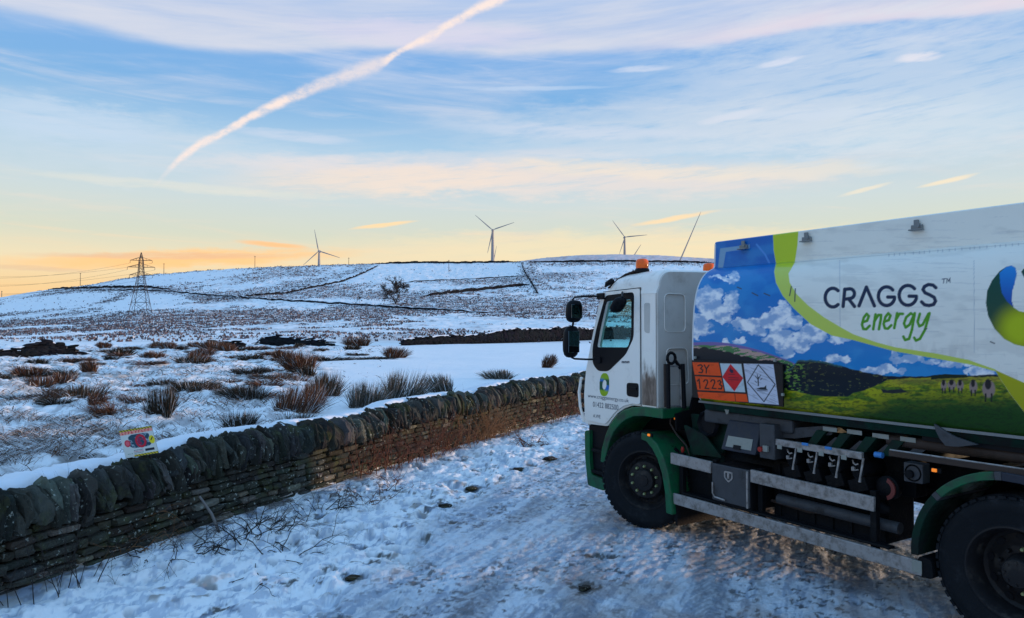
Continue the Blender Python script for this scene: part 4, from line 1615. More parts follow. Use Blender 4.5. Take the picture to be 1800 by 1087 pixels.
mb = MB()
lv = [0, 22 * SC, 40 * SC, 55 * SC, 66 * SC, 76 * SC, 86 * SC, 96 * SC, 104 * SC]
th_ = 0.12
for sx in (-1, 1):
    for sy in (-1, 1):
        mb.tube([Vector((sx * leg_half(z), sy * leg_half(z), z)) for z in lv + [HT]], th_, 4)
mb.build('leg_frame', M['lattice'], pyl)
mb = MB()
for i in range(len(lv) - 1):
    a, b = lv[i], lv[i + 1]
    for ax in (0, 1):
        for sg in (-1, 1):
            def pt(k, z, s2):
                return Vector((k * leg_half(z), s2 * leg_half(z), z)) if ax == 0 else Vector((s2 * leg_half(z), k * leg_half(z), z))
            mb.tube([pt(-1, a, sg), pt(1, b, sg)], th_ * 0.55, 4)
            mb.tube([pt(1, a, sg), pt(-1, b, sg)], th_ * 0.55, 4)
            mb.tube([pt(-1, b, sg), pt(1, b, sg)], th_ * 0.55, 4)
mb.build('bracing', M['lattice'], pyl)
arm_tips = []
for z, hw in ((96 * SC, 18 * SC), (84 * SC, 22.5 * SC), (70 * SC, 19 * SC)):
    for sg in (-1, 1):
        mb = MB()
        tip = Vector((sg * hw, 0, z))
        h_ = leg_half(z)
        for sy in (-1, 1):
            mb.tube([Vector((sg * h_, sy * h_, z)), tip], th_ * 0.7, 4)
            mb.tube([Vector((sg * h_, sy * h_, z + 5 * SC)), tip], th_ * 0.6, 4)
        for f in (0.33, 0.66):
            mb.tube([Vector((sg * (h_ + (hw - h_) * f), h_ * (1 - f), z)), Vector((sg * (h_ + (hw - h_) * f), 0, z + 5 * SC * (1 - f)))], th_ * 0.5, 4)
        a_ = mb.build('cross_arm', M['lattice'], pyl)
        ins = MB()
        ins.lathe([(0.02, 0), (0.12, -0.1), (0.05, -0.25), (0.12, -0.4), (0.05, -0.55), (0.12, -0.7), (0.05, -0.85), (0.12, -1.0), (0.02, -1.2)], tip, 'Z', 6)
        ins.build('insulator', M['lattice'], a_, smooth=60)
        arm_tips.append((sg, tip))
# conductors: from the pylon to the left, towards the next tower out of the frame
M['wire'] = pmat('power cable', (0.05, 0.045, 0.045), 0.6)
rot = Matrix.Rotation(0.2, 3, 'Z')
for (sg, tip), (ex, ey) in zip(arm_tips, [(-60, 489), (-60, 486), (-60, 504), (-60, 501), (-60, 520), (-60, 517)]):
    a_ = pp + rot @ (tip + Vector((0, 0, -1.2)))
    rr = ray(ex, ey)
    D_ = 330 if sg < 0 else 345
    b_ = Vector((rr[0] * D_, rr[1] * D_, H + rr[2] * D_))
    mb = MB()
    pts = []
    for i in range(25):
        f = i / 24
        q = (a_.lerp(b_, f)) - a_
        q.z -= 4 * 2.2 * f * (1 - f)
        pts.append(q)
    mb.tube(pts, 0.035, 4)
    o = mb.build('power_cable', M['wire'])
    o.location = a_
    hgt = {96: 'top', 84: 'middle', 70: 'lowest'}[round(tip.z / SC)]
    tag(o, '%s power cable on the %s side of the pylon, sagging to the left' % (hgt, 'near left' if sg < 0 else 'far right'), 'cable', 'power cables strung from the pylon')

M['pole'] = pmat('creosoted pole', (0.06, 0.05, 0.045), 0.8)
for (x_, y0, y1, lab) in [(3, 522, 511, 'leftmost skyline utility pole, at the edge of the photo'), (141, 503, 480, 'skyline utility pole left of the pylon'), (288, 482, 463, 'skyline utility pole just right of the pylon'),
                          (448, 472, 450, 'skyline utility pole midway between pylon and left turbine'), (613, 466, 453, 'skyline utility pole right of the left turbine'), (789, 478, 457, 'utility pole standing in the clean snowy pasture')]:
    p = hit(x_, y0, False)
    p.z = float(height(p.x, p.y, False))
    s_ = p.y / F
    rt_ = empty('utility_pole', p)
    tag(rt_, lab, 'pole', 'wooden utility poles along the hill')
    mb = MB()
    mb.tube([(0, 0, -0.5), (0, 0, (y0 - y1) * s_)], [0.26, 0.2], 6)
    mb.build('pole_shaft', M['pole'], rt_, smooth=40)
    mb = MB()
    mb.box((0, 0, (y0 - y1 - 1.2) * s_), (3.0 * s_, 0.2, 0.25))
    mb.build('cross_bar', M['pole'], rt_)


# ================================================================== WIND TURBINES
M['turb'] = pmat('turbine white', (0.32, 0.30, 0.30), 0.5, var=0.05, scale=0.2)


def turbine(hub, tips, Y, label, tower_r=(2.4, 1.3), bk=0.72):
    """hub and blade tips measured in the photo; placed upright at distance Y"""
    rr = ray(*hub)
    t = Y / rr[1]
    hp_ = Vector((rr[0] * t, Y, H + rr[2] * t))
    gz = float(height(hp_.x, hp_.y, False))
    root = empty('wind_turbine', (hp_.x, hp_.y, gz))
    tag(root, label, 'wind turbine', 'wind turbines behind the hill')
    hz = hp_.z - gz
    mb = MB()
    n = 12
    mb.lathe([(1.1 * (tower_r[0] + (tower_r[1] - tower_r[0]) * i / n), -3 + (hz + 1.0) * i / n) for i in range(n + 1)], (0, 0, 0), 'Z', 16)
    mb.build('tower', M['turb'], root, smooth=60)
    mb = MB()
    mb.tube([Vector((0, 5.5, hz)), Vector((0, 4.5, hz)), Vector((0, -0.5, hz)), Vector((0, -1.5, hz))], [0.8, 1.9, 1.9, 1.3], 10)
    mb.build('nacelle', M['turb'], root, smooth=50)
    mb = MB()
    mb.lathe([(0.05, -4.4), (0.9, -4.0), (1.4, -3.0), (1.5, -1.6)], (0, 0, hz), 'Y', 14)
    mb.build('hub', M['turb'], root, smooth=60)
    for tx, ty in tips:
        r2 = ray(tx, ty)
        t2 = Y / r2[1]
        d = Vector((r2[0] * t2 - hp_.x, 0, H + r2[2] * t2 - hp_.z))
        L = d.length
        d.normalize()
        sd = Vector((d.z, 0, -d.x))
        vs = []
        prof = [(0.0, 0.035, 0.035), (0.05, 0.038, 0.033), (0.14, 0.066, 0.024), (0.22, 0.072, 0.020), (0.45, 0.056, 0.016), (0.75, 0.038, 0.011), (0.95, 0.024, 0.007), (1.0, 0.006, 0.004)]
        m = 8
        for f, ch, tk in prof:
            ch, tk = ch * bk, tk * bk
            tw = 0.35 * (1 - f)
            for k in range(m):
                a = 2 * math.pi * k / m
                cx = math.cos(a) * ch * L / 2 - (ch - 0.02) * L * 0.18
                cy = math.sin(a) * tk * L / 2
                vs.append(d * (f * L) + sd * (cx * math.cos(tw) - cy * math.sin(tw)) + Vector((0, 1, 0)) * (cx * math.sin(tw) + cy * math.cos(tw)) + Vector((0, -2.8, hz)))
        fs = [(i * m + k, i * m + (k + 1) % m, (i + 1) * m + (k + 1) % m, (i + 1) * m + k) for i in range(len(prof) - 1) for k in range(m)]
        fs.append(tuple(range(m)))
        mb = MB()
        mb.add(vs, fs)
        mb.build('blade', M['turb'], root, smooth=60)
    return root


turbine((561, 442), [(553.5, 404), (599, 454), (533.5, 467)], 1080, 'leftmost wind turbine, one blade straight up, on the skyline left of the walled pasture', (2.3, 1.2))
turbine((866, 405), [(835, 378.5), (904.5, 391.5), (857, 446)], 1080, 'tallest wind turbine in the middle of the skyline above the clean snowy pasture', (2.6, 1.5))
turbine((1098, 417.5), [(1076, 388), (1137.5, 413.5), (1088, 448)], 1250, 'wind turbine above the pink far hilltop, behind the truck cab beacon', (2.4, 1.3))
turbine((867.5, 462), [(873, 432.5), (888, 478), (845, 482)], 1500, 'mostly hidden turbine, one blade tip showing just right of the tallest turbine tower', (1.8, 1.0))
turbine((1104, 466), [(1126.5, 430), (1125, 500), (1064, 470)], 1500, 'mostly hidden turbine, one slanting blade showing right of the turbine above the pink hill', (1.8, 1.0))
turbine((1186, 479), [(1231, 372.5), (1255, 572), (1071, 490)], 880, 'nearest hidden turbine, one very long slanting blade rising behind the truck cab', (2.0, 1.2), 0.34)

# ================================================================== THE TANKER TRUCK
TA = Vector((-816 / 1300, 1.0)).normalized()         # truck forward
TBv = Vector((-TA.y, TA.x))                          # truck left (towards the camera)
TO = Vector((2.3078, 8.3738))                        # ground point under the front axle
truck = empty('tanker_truck', (TO.x, TO.y, 0), math.atan2(TA.y, TA.x))
tag(truck, 'white and green fuel tanker truck with countryside artwork on its tank on the snowy lane', 'truck')


def L(px, py, y=1.2):
    """truck-frame point on the plane y = const seen at a photo point"""
    r_ = ray(px, py)
    t = (y + TO.x * TBv.x + TO.y * TBv.y) / (r_[0] * TBv.x + r_[1] * TBv.y)
    X, Y = r_[0] * t, r_[1] * t
    return Vector(((X - TO.x) * TA.x + (Y - TO.y) * TA.y, y, H + r_[2] * t))


def LX(px, py, x):
    """truck-frame point on the plane x = const seen at a photo point"""
    r_ = ray(px, py)
    t = (x + TO.x * TA.x + TO.y * TA.y) / (r_[0] * TA.x + r_[1] * TA.y)
    X, Y = r_[0] * t, r_[1] * t
    return Vector((x, (X - TO.x) * TBv.x + (Y - TO.y) * TBv.y, H + r_[2] * t))


def to_px(x, y, z):
    X = TO.x + TA.x * x + TBv.x * y
    Y = TO.y + TA.y * x + TBv.y * y
    return proj(X, Y, z)


XZ = lambda u, v, d: Vector((u, d, v))               # plates parallel to the truck side
YZ = lambda u, v, d: Vector((d, u, v))               # plates across the truck
XY = lambda u, v, d: Vector((u, v, d))


def seg_dist(px, py, pts):
    dd = np.full(px.shape, 1e9)
    for (x1, y1), (x2, y2) in zip(pts, pts[1:]):
        vx, vy = x2 - x1, y2 - y1
        t = np.clip(((px - x1) * vx + (py - y1) * vy) / (vx * vx + vy * vy + 1e-9), 0, 1)
        dd = np.minimum(dd, np.hypot(px - x1 - t * vx, py - y1 - t * vy))
    return dd


def arcpts(cx, cy, rx, ry, a0, a1, n=14, slant=0.0):
    out = []
    for i in range(n + 1):
        a = math.radians(a0 + (a1 - a0) * i / n)
        x, y = rx * math.cos(a), -ry * math.sin(a)
        out.append((cx + x - slant * y, cy + y))
    return out


def soft_poly(px, py, poly, s=0.9):
    """anti-aliased polygon coverage"""
    ins = in_poly(px, py, poly)
    d_ = seg_dist(px, py, poly + [poly[0]])
    sd = np.where(ins, d_, -d_)
    return np.clip(sd / s + 0.5, 0, 1)


class Canvas:
    def __init__(s, px, py, base):
        s.x, s.y = px, py
        s.c = np.ones(px.shape + (3,)) * nlin(base)

    def mix(s, m, col):
        m = np.clip(m, 0, 1)[..., None]
        col = nlin(col) if not isinstance(col, np.ndarray) else col
        s.c = s.c * (1 - m) + col * m

    def stroke(s, pts, w, col):
        bx = (min(p[0] for p in pts) - w - 2, max(p[0] for p in pts) + w + 2, min(p[1] for p in pts) - w - 2, max(p[1] for p in pts) + w + 2)
        sel = (s.x > bx[0]) & (s.x < bx[1]) & (s.y > bx[2]) & (s.y < bx[3])
        if not sel.any():
            return
        d_ = seg_dist(s.x[sel], s.y[sel], pts)
        m = np.zeros(s.x.shape)
        m[sel] = np.clip(w / 2 - d_ + 0.5, 0, 1)
        s.mix(m, col)


BAND_L = [(1358, 400), (1360, 440), (1364, 463), (1361, 478), (1364, 497), (1376, 520), (1396, 543), (1425, 570), (1462, 590), (1500, 598), (1540, 609), (1574, 618), (1647, 631), (1706, 641), (1750, 653)]
BAND_R = [(1404, 396), (1402, 430), (1397, 462), (1386, 481), (1388, 497), (1400, 517), (1420, 537), (1448, 558), (1480, 577), (1500, 588), (1540, 602), (1574, 611), (1647, 622), (1702, 633), (1750, 650), (1800, 673), (1900, 720)]


def paint_tank(px, py):
    cv = Canvas(px, py, (234, 231, 220))
    # grime on the white
    gr = fbm(px / 40, py / 14, 301, 4)
    cv.mix(sstep(gr, 0.5, 0.75) * 0.18, (150, 150, 150))
    low = sstep(py, 560, 680)
    for sx0 in (1476, 1712):
        cv.stroke([(sx0, 458), (sx0 + 1, 620)], 1.0, (176, 182, 188))
    cv.mix(low * sstep(fbm(px / 9, py / 30, 302, 4), 0.45, 0.7) * 0.30, (120, 118, 116))
    sc_ = sstep(fbm(px / 60 + py / 25, py / 3, 303, 3), 0.66, 0.74)
    cv.mix(sc_ * 0.25, (170, 172, 176))
    # everything left of / under the yellow band is artwork
    art = [(1190, 380)] + BAND_L + [(1775, 692), (1800, 724), (1900, 850), (1190, 850)]
    am = soft_poly(px, py, art, 1.0)
    # blue sky
    t = np.clip((py - 430) / 240, 0, 1)[..., None]
    sky_ = nlin((0, 98, 178)) * (1 - t) + nlin((16, 132, 200)) * t
    lt = sstep(fbm(px / 45, py / 30, 310, 4), 0.45, 0.72)[..., None] * 0.35
    sky_ = sky_ * (1 - lt) + nlin((60, 158, 212)) * lt
    artc = Canvas(px, py, (0, 0, 0))
    artc.c = sky_
    wx = px + (fbm(px / 16, py / 12, 311, 4) - 0.5) * 34
    wy = py + (fbm(px / 16, py / 12, 312, 4) - 0.5) * 26
    dens = np.zeros(px.shape)
    for cx, cy, rx, ry in [(1274, 489, 24, 7), (1243, 520, 26, 16), (1262, 545, 30, 16), (1288, 530, 12, 22), (1228, 578, 24, 14), (1300, 571, 14, 9), (1322, 575, 20, 14),
                           (1375, 545, 17, 14), (1360, 567, 24, 13), (1396, 566, 16, 13), (1368, 594, 26, 17), (1400, 600, 26, 14), (1430, 585, 26, 17), (1390, 615, 22, 12), (1275, 600, 10, 6), (1303, 601, 10, 6),
                           (1470, 630, 22, 11), (1452, 638, 14, 6), (1477, 596, 16, 10), (1532, 652, 24, 8), (1560, 646, 14, 6), (1588, 630, 26, 8), (1620, 634, 34, 5), (1575, 650, 18, 6), (1680, 642, 30, 9), (1725, 655, 24, 8), (1250, 560, 40, 8)]:
        dens = np.maximum(dens, 1.25 - ((wx - cx) / rx) ** 2 * 0.8 - ((wy - cy) / ry) ** 2 * 0.8)
    cm = sstep(dens, 0.15, 0.62)
    shade = sstep(fbm(px / 14, py / 10, 313, 4), 0.35, 0.7)[..., None]
    cc_ = nlin((250, 248, 248)) * shade + nlin((150, 178, 212)) * (1 - shade)
    artc.mix(cm * 0.93, cc_)
    # purple ridge, patchwork strip, dark hills
    ridge = np.interp(px, [1200, 1215, 1250, 1280, 1310, 1340, 1365, 1385, 1400, 1430], [603, 602, 601, 603, 609, 617, 626, 633, 640, 650])
    artc.mix(sstep(py - ridge, -0.5, 1.0) * (px < 1440), (118, 98, 158))
    rid2 = ridge + np.interp(px, [1215, 1300, 1380], [6, 5, 2]) + (fbm(px / 9, py * 0 + 1, 320, 3) - 0.5) * 3
    strip = fbm(px / 12 + py / 4, py / 5, 321, 4)
    sc3 = np.where((strip > 0.5)[..., None], nlin((70, 120, 70)), nlin((186, 150, 140)))
    artc.mix(sstep(py - rid2, -0.5, 1.0) * (px < 1440), sc3)
    rid3 = np.interp(px, [1200, 1215, 1240, 1270, 1300, 1330, 1370, 1400, 1440], [612, 612, 611, 617, 624, 632, 636, 646, 668]) + (fbm(px / 6, py * 0 + 4, 322, 3) - 0.5) * 5
    artc.mix(sstep(py - rid3, -0.5, 1.0) * (px < 1450), (8, 18, 30))
    hill2 = np.interp(px, [1376, 1392, 1402, 1430, 1450, 1480, 1500, 1530, 1560, 1600, 1640, 1700, 1760, 1800], [655, 646, 633, 633, 636, 643, 650, 656, 661, 662, 661, 660, 658, 660]) + (fbm(px / 7, py * 0 + 7, 323, 3) - 0.5) * 2.5
    hm_ = sstep(py - hill2, -0.5, 1.2) * (px > 1376)
    artc.mix(hm_, (9, 22, 34))
    artc.mix(hm_ * sstep(-(py - hill2), -5, -1) * 0.7 * (px < 1480), (60, 110, 110))
    fl = fbm(px / 6, py / 3, 324, 4)
    artc.mix(hm_ * sstep(fl, 0.69, 0.75) * 0.6, (110, 112, 60))
    artc.mix(sstep(px, 1375, 1382) * sstep(-px, -1425, -1400) * sstep(fbm((px + py * 2) / 9, (py - px * .5) / 4, 325, 3), 0.56, 0.62) * (py > 640) * (py < 690), (110, 150, 60))
    # meadow
    fld = np.interp(px, [1200, 1360, 1376, 1400, 1425, 1450, 1490, 1500, 1520, 1545, 1560, 1600, 1680, 1800], [704, 690, 685, 688, 694, 697, 697, 691, 686, 676, 668, 665, 663, 662]) + (fbm(px / 8, py * 0 + 11, 326, 3) - 0.5) * 3
    fm = sstep(py - fld, -0.5, 1.2)
    g1 = fbm(px / 22, py / 5, 327, 4)
    g2 = fbm(px / 5, py / 2.2, 328, 4)
    down = sstep(py - fld, 4, 62)
    fc = nlin((150, 158, 18))[None, :] if False else None
    fc = nlin((172, 172, 14)) * np.ones(px.shape + (1,))
    k1 = sstep(g1, 0.4, 0.62)[..., None]
    fc = fc * (1 - k1) + nlin((92, 120, 20)) * k1
    k2 = np.clip(down * 1.0, 0, 1)[..., None]
    fc = fc * (1 - k2) + nlin((34, 72, 16)) * k2
    k3 = sstep(g2, 0.48, 0.68)[..., None] * 0.55
    fc = fc * (1 - k3) + nlin((26, 44, 12)) * k3
    artc.mix(fm, fc)
    artc.mix(fm * sstep(px, 1545, 1580) * sstep(-(py - fld), -16, -3) * 0.45, (150, 120, 60))
    # walls and hollows in the meadow
    artc.mix(soft_poly(px, py, [(1548, 684), (1560, 686), (1585, 684), (1596, 690), (1570, 692), (1552, 691)]), (36, 38, 40))
    artc.mix(soft_poly(px, py, [(1638, 660), (1660, 658), (1700, 659), (1700, 664), (1650, 666), (1636, 668)]), (14, 34, 16))
    # sheep
    for sx, sy, w_, h_ in [(1659, 678, 5, 9), (1673, 677, 7.5, 8), (1688, 678, 6, 9), (1711, 680, 7, 11), (1738, 684, 11, 15)]:
        artc.mix(np.clip(1.3 - ((px - sx) / w_) ** 2 - ((py - sy) / h_) ** 2, 0, 1) * 2, (146, 124, 116))
        for k in (-0.5, 0.45):
            artc.stroke([(sx + k * w_, sy + h_ * 0.6), (sx + k * w_, sy + h_ * 1.45)], 1.6 + w_ * 0.12, (30, 28, 26))
        artc.mix(np.clip(1.3 - ((px - sx + w_ * 0.1) / (w_ * 0.5)) ** 2 - ((py - sy + h_ * 0.55) / (h_ * 0.6)) ** 2, 0, 1) * 2, (38, 32, 32))
        artc.stroke([(sx - w_ * 0.5, sy - h_), (sx - w_ * 0.1, sy - h_ * 0.85), (sx + w_ * 0.4, sy - h_)], 1.6, (34, 30, 30))
    cv.mix(am, artc.c)
    # yellow-green band
    band = BAND_L + BAND_R[::-1][2:]
    cv.mix(soft_poly(px, py, band, 1.0), (188, 206, 40))
    lowb = soft_poly(px, py, band, 1.0) * (py > 470)
    cv.mix(lowb * 0.55, (198, 208, 110))
    cv.mix(soft_poly(px, py, [(1748, 650), (1800, 673), (1900, 718), (1900, 860), (1800, 724), (1775, 692)], 1.0), (170, 168, 20))
    # pale corner trim on the raised top box
    cv.mix(soft_poly(px, py, [(1262, 471), (1266, 437), (1318, 430), (1318, 437), (1276, 443), (1271, 471)], 1.0), (120, 160, 190))
    # streak on the blue of the raised box
    cv.stroke([(1330, 430), (1345, 448), (1352, 462)], 3, (70, 140, 210))
    # lettering
    nv = (16, 34, 66)
    W5 = 6.2
    cv.stroke(arcpts(1464, 523.5, 13.5, 16.5, 48, 312, 16), W5, nv)
    cv.stroke([(1482, 539), (1485, 509)], W5, nv)
    cv.stroke([(1485, 509), (1494, 508)] + arcpts(1494, 516.5, 8, 8.5, 90, -90, 8) + [(1487, 526)], W5, nv)
    cv.stroke([(1492, 526), (1502, 539)], W5, nv)
    cv.stroke([(1510, 538), (1523, 505), (1537, 538)], W5, nv)
    for cx, cy, rx, ry in ((1558.5, 521, 14.5, 16.5), (1596, 519.5, 15.5, 17.5)):
        cv.stroke(arcpts(cx, cy, rx, ry, 42, 340, 18) + [(cx + rx * 0.95, cy + 1.5), (cx + 2, cy + 1.5)], W5, nv)
    cv.stroke([(1645, 506), (1640, 501.5), (1632, 500.5), (1625, 504), (1622.5, 509.5), (1626, 515), (1634, 518.5), (1642, 523), (1644.5, 529.5), (1641, 535.5), (1633, 537.5), (1625, 536), (1620, 531)], W5, nv)
    cv.stroke([(1656, 491), (1663, 490)], 1.5, nv)
    cv.stroke([(1659.5, 491), (1658.5, 498)], 1.5, nv)
    cv.stroke([(1664, 498), (1665, 490), (1667.5, 495), (1670, 489), (1670, 497)], 1.4, nv)
    gg_ = (74, 148, 22)
    W4 = 4.8

    def letter_e(x, y, w, h):
        cv.stroke([(x, y - h * 0.45), (x + w * 0.55, y - h * 0.55), (x + w * 0.75, y - h * 0.85), (x + w * 0.5, y - h), (x + w * 0.15, y - h * 0.75), (x - w * 0.05, y - h * 0.3), (x + w * 0.1, y - h * 0.02), (x + w * 0.45, y), (x + w * 0.85, y - h * 0.22)], W4, gg_)
    letter_e(1516, 579, 15, 27)
    cv.stroke([(1535, 579), (1539, 553)], W4, gg_)
    cv.stroke([(1537, 565), (1544, 554), (1549, 554), (1548, 563), (1545, 579)], W4, gg_)
    letter_e(1554, 578, 15, 27)
    cv.stroke([(1572, 577), (1577, 551)], W4, gg_)
    cv.stroke([(1575, 562), (1581, 552), (1587, 552)], W4, gg_)
    cv.stroke([(1607, 555), (1601, 551), (1593, 558), (1589, 569), (1592, 576), (1599, 571), (1607, 553)], W4, gg_)
    cv.stroke([(1608, 551), (1603, 580), (1598, 596), (1591, 598), (1588, 592)], W4, gg_)
    cv.stroke([(1617, 552), (1613, 566), (1616, 574), (1622, 571), (1632, 552)], W4, gg_)
    cv.stroke([(1634, 551), (1626, 580), (1617, 596), (1610, 599), (1607, 594)], W4, gg_)
    # emblem: two interlocking crescents
    cres = [(1757, 477), (1768, 469.5), (1778, 467), (1785, 471), (1787, 481), (1784, 497), (1779, 513), (1778, 528), (1782, 541), (1791, 547), (1802, 549.5), (1825, 548), (1850, 556), (1868, 572), (1880, 590), (1885, 600), (1880, 606), (1850, 611), (1820, 612), (1800, 609.5), (1784, 606), (1765, 596), (1748, 578), (1737, 556), (1733, 533), (1735, 512), (1744, 493)]
    drop = [(1757, 480), (1768, 470), (1778, 467), (1785, 471), (1787, 481), (1784, 497), (1779, 513), (1778, 528), (1781, 540), (1770, 530), (1761, 515), (1758, 498)]
    for flip in (False, True):
        X_ = 2 * 1840 - px if flip else px
        Y_ = 2 * 539 - py if flip else py
        m = soft_poly(X_, Y_, cres, 1.0) * (X_ > 1725) * (X_ < 1890)
        q = np.clip(1 - np.hypot((X_ - 1795) / 62, (Y_ - 578) / 58), 0, 1)[..., None]
        cg = nlin((0, 66, 50)) * (1 - sstep(q, 0.0, 0.55)) + nlin((176, 190, 0)) * sstep(q, 0.0, 0.75)
        cv.mix(m, cg)
        m2 = soft_poly(X_, Y_, drop, 1.0)
        tb = np.clip((Y_ - 470) / 70, 0, 1)[..., None]
        cv.mix(m2, nlin((20, 130, 205)) * (1 - tb) + nlin((0, 62, 160)) * tb)
    # scuffs and old fixing marks on the panel
    for a_, b_ in [((1296, 505), (1303, 508)), ((1343, 516), (1353, 520)), ((1322, 515), (1332, 520)), ((1625, 579), (1629, 578)), ((1391, 504), (1388, 520)), ((1398, 508), (1397, 530)), ((1741, 601), (1748, 604))]:
        cv.stroke([a_, b_], 2.0, (60, 66, 74))
    for i in range(22):
        x0 = 1560 + i * 11 + random.uniform(-3, 3)
        y0 = 450 - (x0 - 1560) * 0.083
        cv.stroke([(x0, y0 - 3), (x0, y0 + 1)], 1.1, (150, 155, 165))
    # fold line between raised box and barrel
    fy = np.interp(px, [1250, 1258, 1400, 1800], [472, 472, 461, 428.5])
    cv.mix(np.clip(1.1 - np.abs(py - fy) / 1.3, 0, 1) * 0.30, (60, 80, 100))
    for cx, cy in [(1307, 432), (1418, 418), (1612, 397)]:
        pass
    return cv.c


M['tankart'] = pmat('tank paint', (1, 1, 1), 0.38, var=0.03, scale=3, attr=True, coat=0.06, spec=0.3)
M['tankplain'] = pmat('tank plain white', (0.60, 0.62, 0.64), 0.35, var=0.05, scale=2)

PROF = [(0.84, 2.925), (0.865, 2.925), (0.885, 2.915), (0.90, 2.665), (0.93, 2.655), (0.98, 2.635), (1.04, 2.595), (1.09, 2.54), (1.135, 2.46), (1.165, 2.36), (1.187, 2.22), (1.20, 2.03), (1.205, 1.85), (1.198, 1.70), (1.18, 1.58), (1.155, 1.49), (1.12, 1.42), (1.09, 1.38)]


def resample(prof, step):
    out = []
    for (y0, z0), (y1, z1) in zip(prof, prof[1:]):
        n = max(1, int(math.hypot(y1 - y0, z1 - z0) / step + 0.5))
        for i in range(n):
            out.append((y0 + (y1 - y0) * i / n, z0 + (z1 - z0) * i / n))
    out.append(prof[-1])
    return np.array(out)


TX0, TX1 = -0.79, -5.35
# smooth the barrel part of the profile
def smooth_prof(prof):
    head, tail = prof[:4], np.array(prof[3:])
    s_ = np.concatenate([[0], np.cumsum(np.hypot(np.diff(tail[:, 0]), np.diff(tail[:, 1])))])
    out = [tuple(p) for p in head[:3]]
    N = 300
    for i in range(N + 1):
        t = s_[-1] * i / N
        acc = np.zeros(2)
        for k in (-0.05, -0.03, -0.015, 0, 0.015, 0.03, 0.05):
            tt = min(max(t + k * min(1, t / 0.05, (s_[-1] - t) / 0.05), 0), s_[-1])
            acc += np.array([np.interp(tt, s_, tail[:, 0]), np.interp(tt, s_, tail[:, 1])])
        out.append(tuple(acc / 7))
    return out


pr = resample(smooth_prof(PROF), 0.0052)
# drop points closer than 3 mm
keep_ = [0]
for i in range(1, len(pr)):
    if math.hypot(*(pr[i] - pr[keep_[-1]])) > 0.0036 or i == len(pr) - 1:
        keep_.append(i)
pr = pr[keep_]
xs_ = np.concatenate([np.arange(TX0, -3.80, -0.0052), np.linspace(-3.80, TX1, 30)])
tank = empty('tank', (0, 0, 0), parent=truck)
for sgn, nm in ((1, 'art_panel'), (-1, 'art_panel')):
    xx_ = xs_ if sgn > 0 else np.linspace(TX0, TX1, 60)
    pq = pr if sgn > 0 else pr[::12]
    XX_, K_ = np.meshgrid(xx_, np.arange(len(pq)))
    YY_ = pq[K_, 0] * sgn
    ZZ_ = pq[K_, 1]
    # round the front lip inwards
    lip = np.clip((XX_ - (TX0 - 0.03)) / 0.03, 0, 1)
    YY_ = YY_ - sgn * 0.02 * lip ** 2
    if sgn > 0:
        a_, b_ = to_px(XX_, YY_, ZZ_)
        colr = paint_tank(a_, b_).reshape(-1, 3)
    else:
        colr = np.tile(nlin((214, 219, 218)), (XX_.size, 1))
    nr_, nc_ = XX_.shape
    idx = np.arange(nr_ * nc_).reshape(nr_, nc_)
    Fq = np.stack([idx[:-1, :-1], idx[:-1, 1:], idx[1:, 1:], idx[1:, :-1]], -1).reshape(-1, 4)
    if sgn > 0:
        Fq = Fq[:, ::-1]
    o = np_mesh(nm, np.stack([XX_, YY_, ZZ_], -1).reshape(-1, 3), Fq, M['tankart'], tank, cols=colr)
    o.data.set_sharp_from_angle(angle=R(35))
# ends, top walkway, belly
prs = pr[::6].tolist()
mb = MB()
outl = [(y, z) for y, z in prs] + [(-y, z) for y, z in reversed(prs)]
mb.plate(outl, [], YZ, TX0 - 0.012, TX0 - 0.03)
mb.plate(outl, [], YZ, TX1 + 0.012, TX1 - 0.01)
mb.build('end_plate', M['tankplain'], tank)
mb = MB()
mb.plate([(-0.835, 2.90), (0.835, 2.90), (0.835, 2.86), (-0.835, 2.86)], [], YZ, TX0 - 0.04, TX1 + 0.03)
mb.build('top_walkway', M['galv'], tank)
mb = MB()
bel = [(1.085, 1.375), (0.95, 1.30), (0.70, 1.235), (0.35, 1.20), (-0.35, 1.20), (-0.70, 1.235), (-0.95, 1.30), (-1.085, 1.375), (-1.0, 1.40), (1.0, 1.40)]
mb.plate(bel, [], YZ, TX0 - 0.05, TX1 + 0.02)
mb.build('belly', M['galv'], tank)
# silver trim rail with a green strip under it
mb = MB()
mb.plate([(1.065, 1.385), (1.118, 1.388), (1.118, 1.368), (1.065, 1.362)], [], YZ, TX0 - 0.01, TX1)
mb.build('trim_rail', M['trim'], tank)
mb = MB()
mb.plate([(1.06, 1.36), (1.10, 1.362), (1.075, 1.305), (1.04, 1.30)], [], YZ, TX0 - 0.06, TX1 + 0.02)
mb.build('green_skirt', M['dgreen'], tank)
# step brackets on the raised box
for cx, cy in [(1307, 432), (1418, 418), (1612, 397)]:
    p = L(cx, cy, 0.905)
    mb = MB()
    mb.box(p + Vector((0, 0.0, -0.012)), (0.085, 0.02, 0.035))
    mb.box(p + Vector((0, 0.015, -0.032)), (0.10, 0.045, 0.010))
    mb.box(p + Vector((0.005, 0.0, 0.02)), (0.035, 0.015, 0.05))
    mb.box(p + Vector((-0.02, 0.01, 0.0)), (0.012, 0.03, 0.03))
    mb.build('lamp_bracket', M['trim'], tank, bevel=0.003)


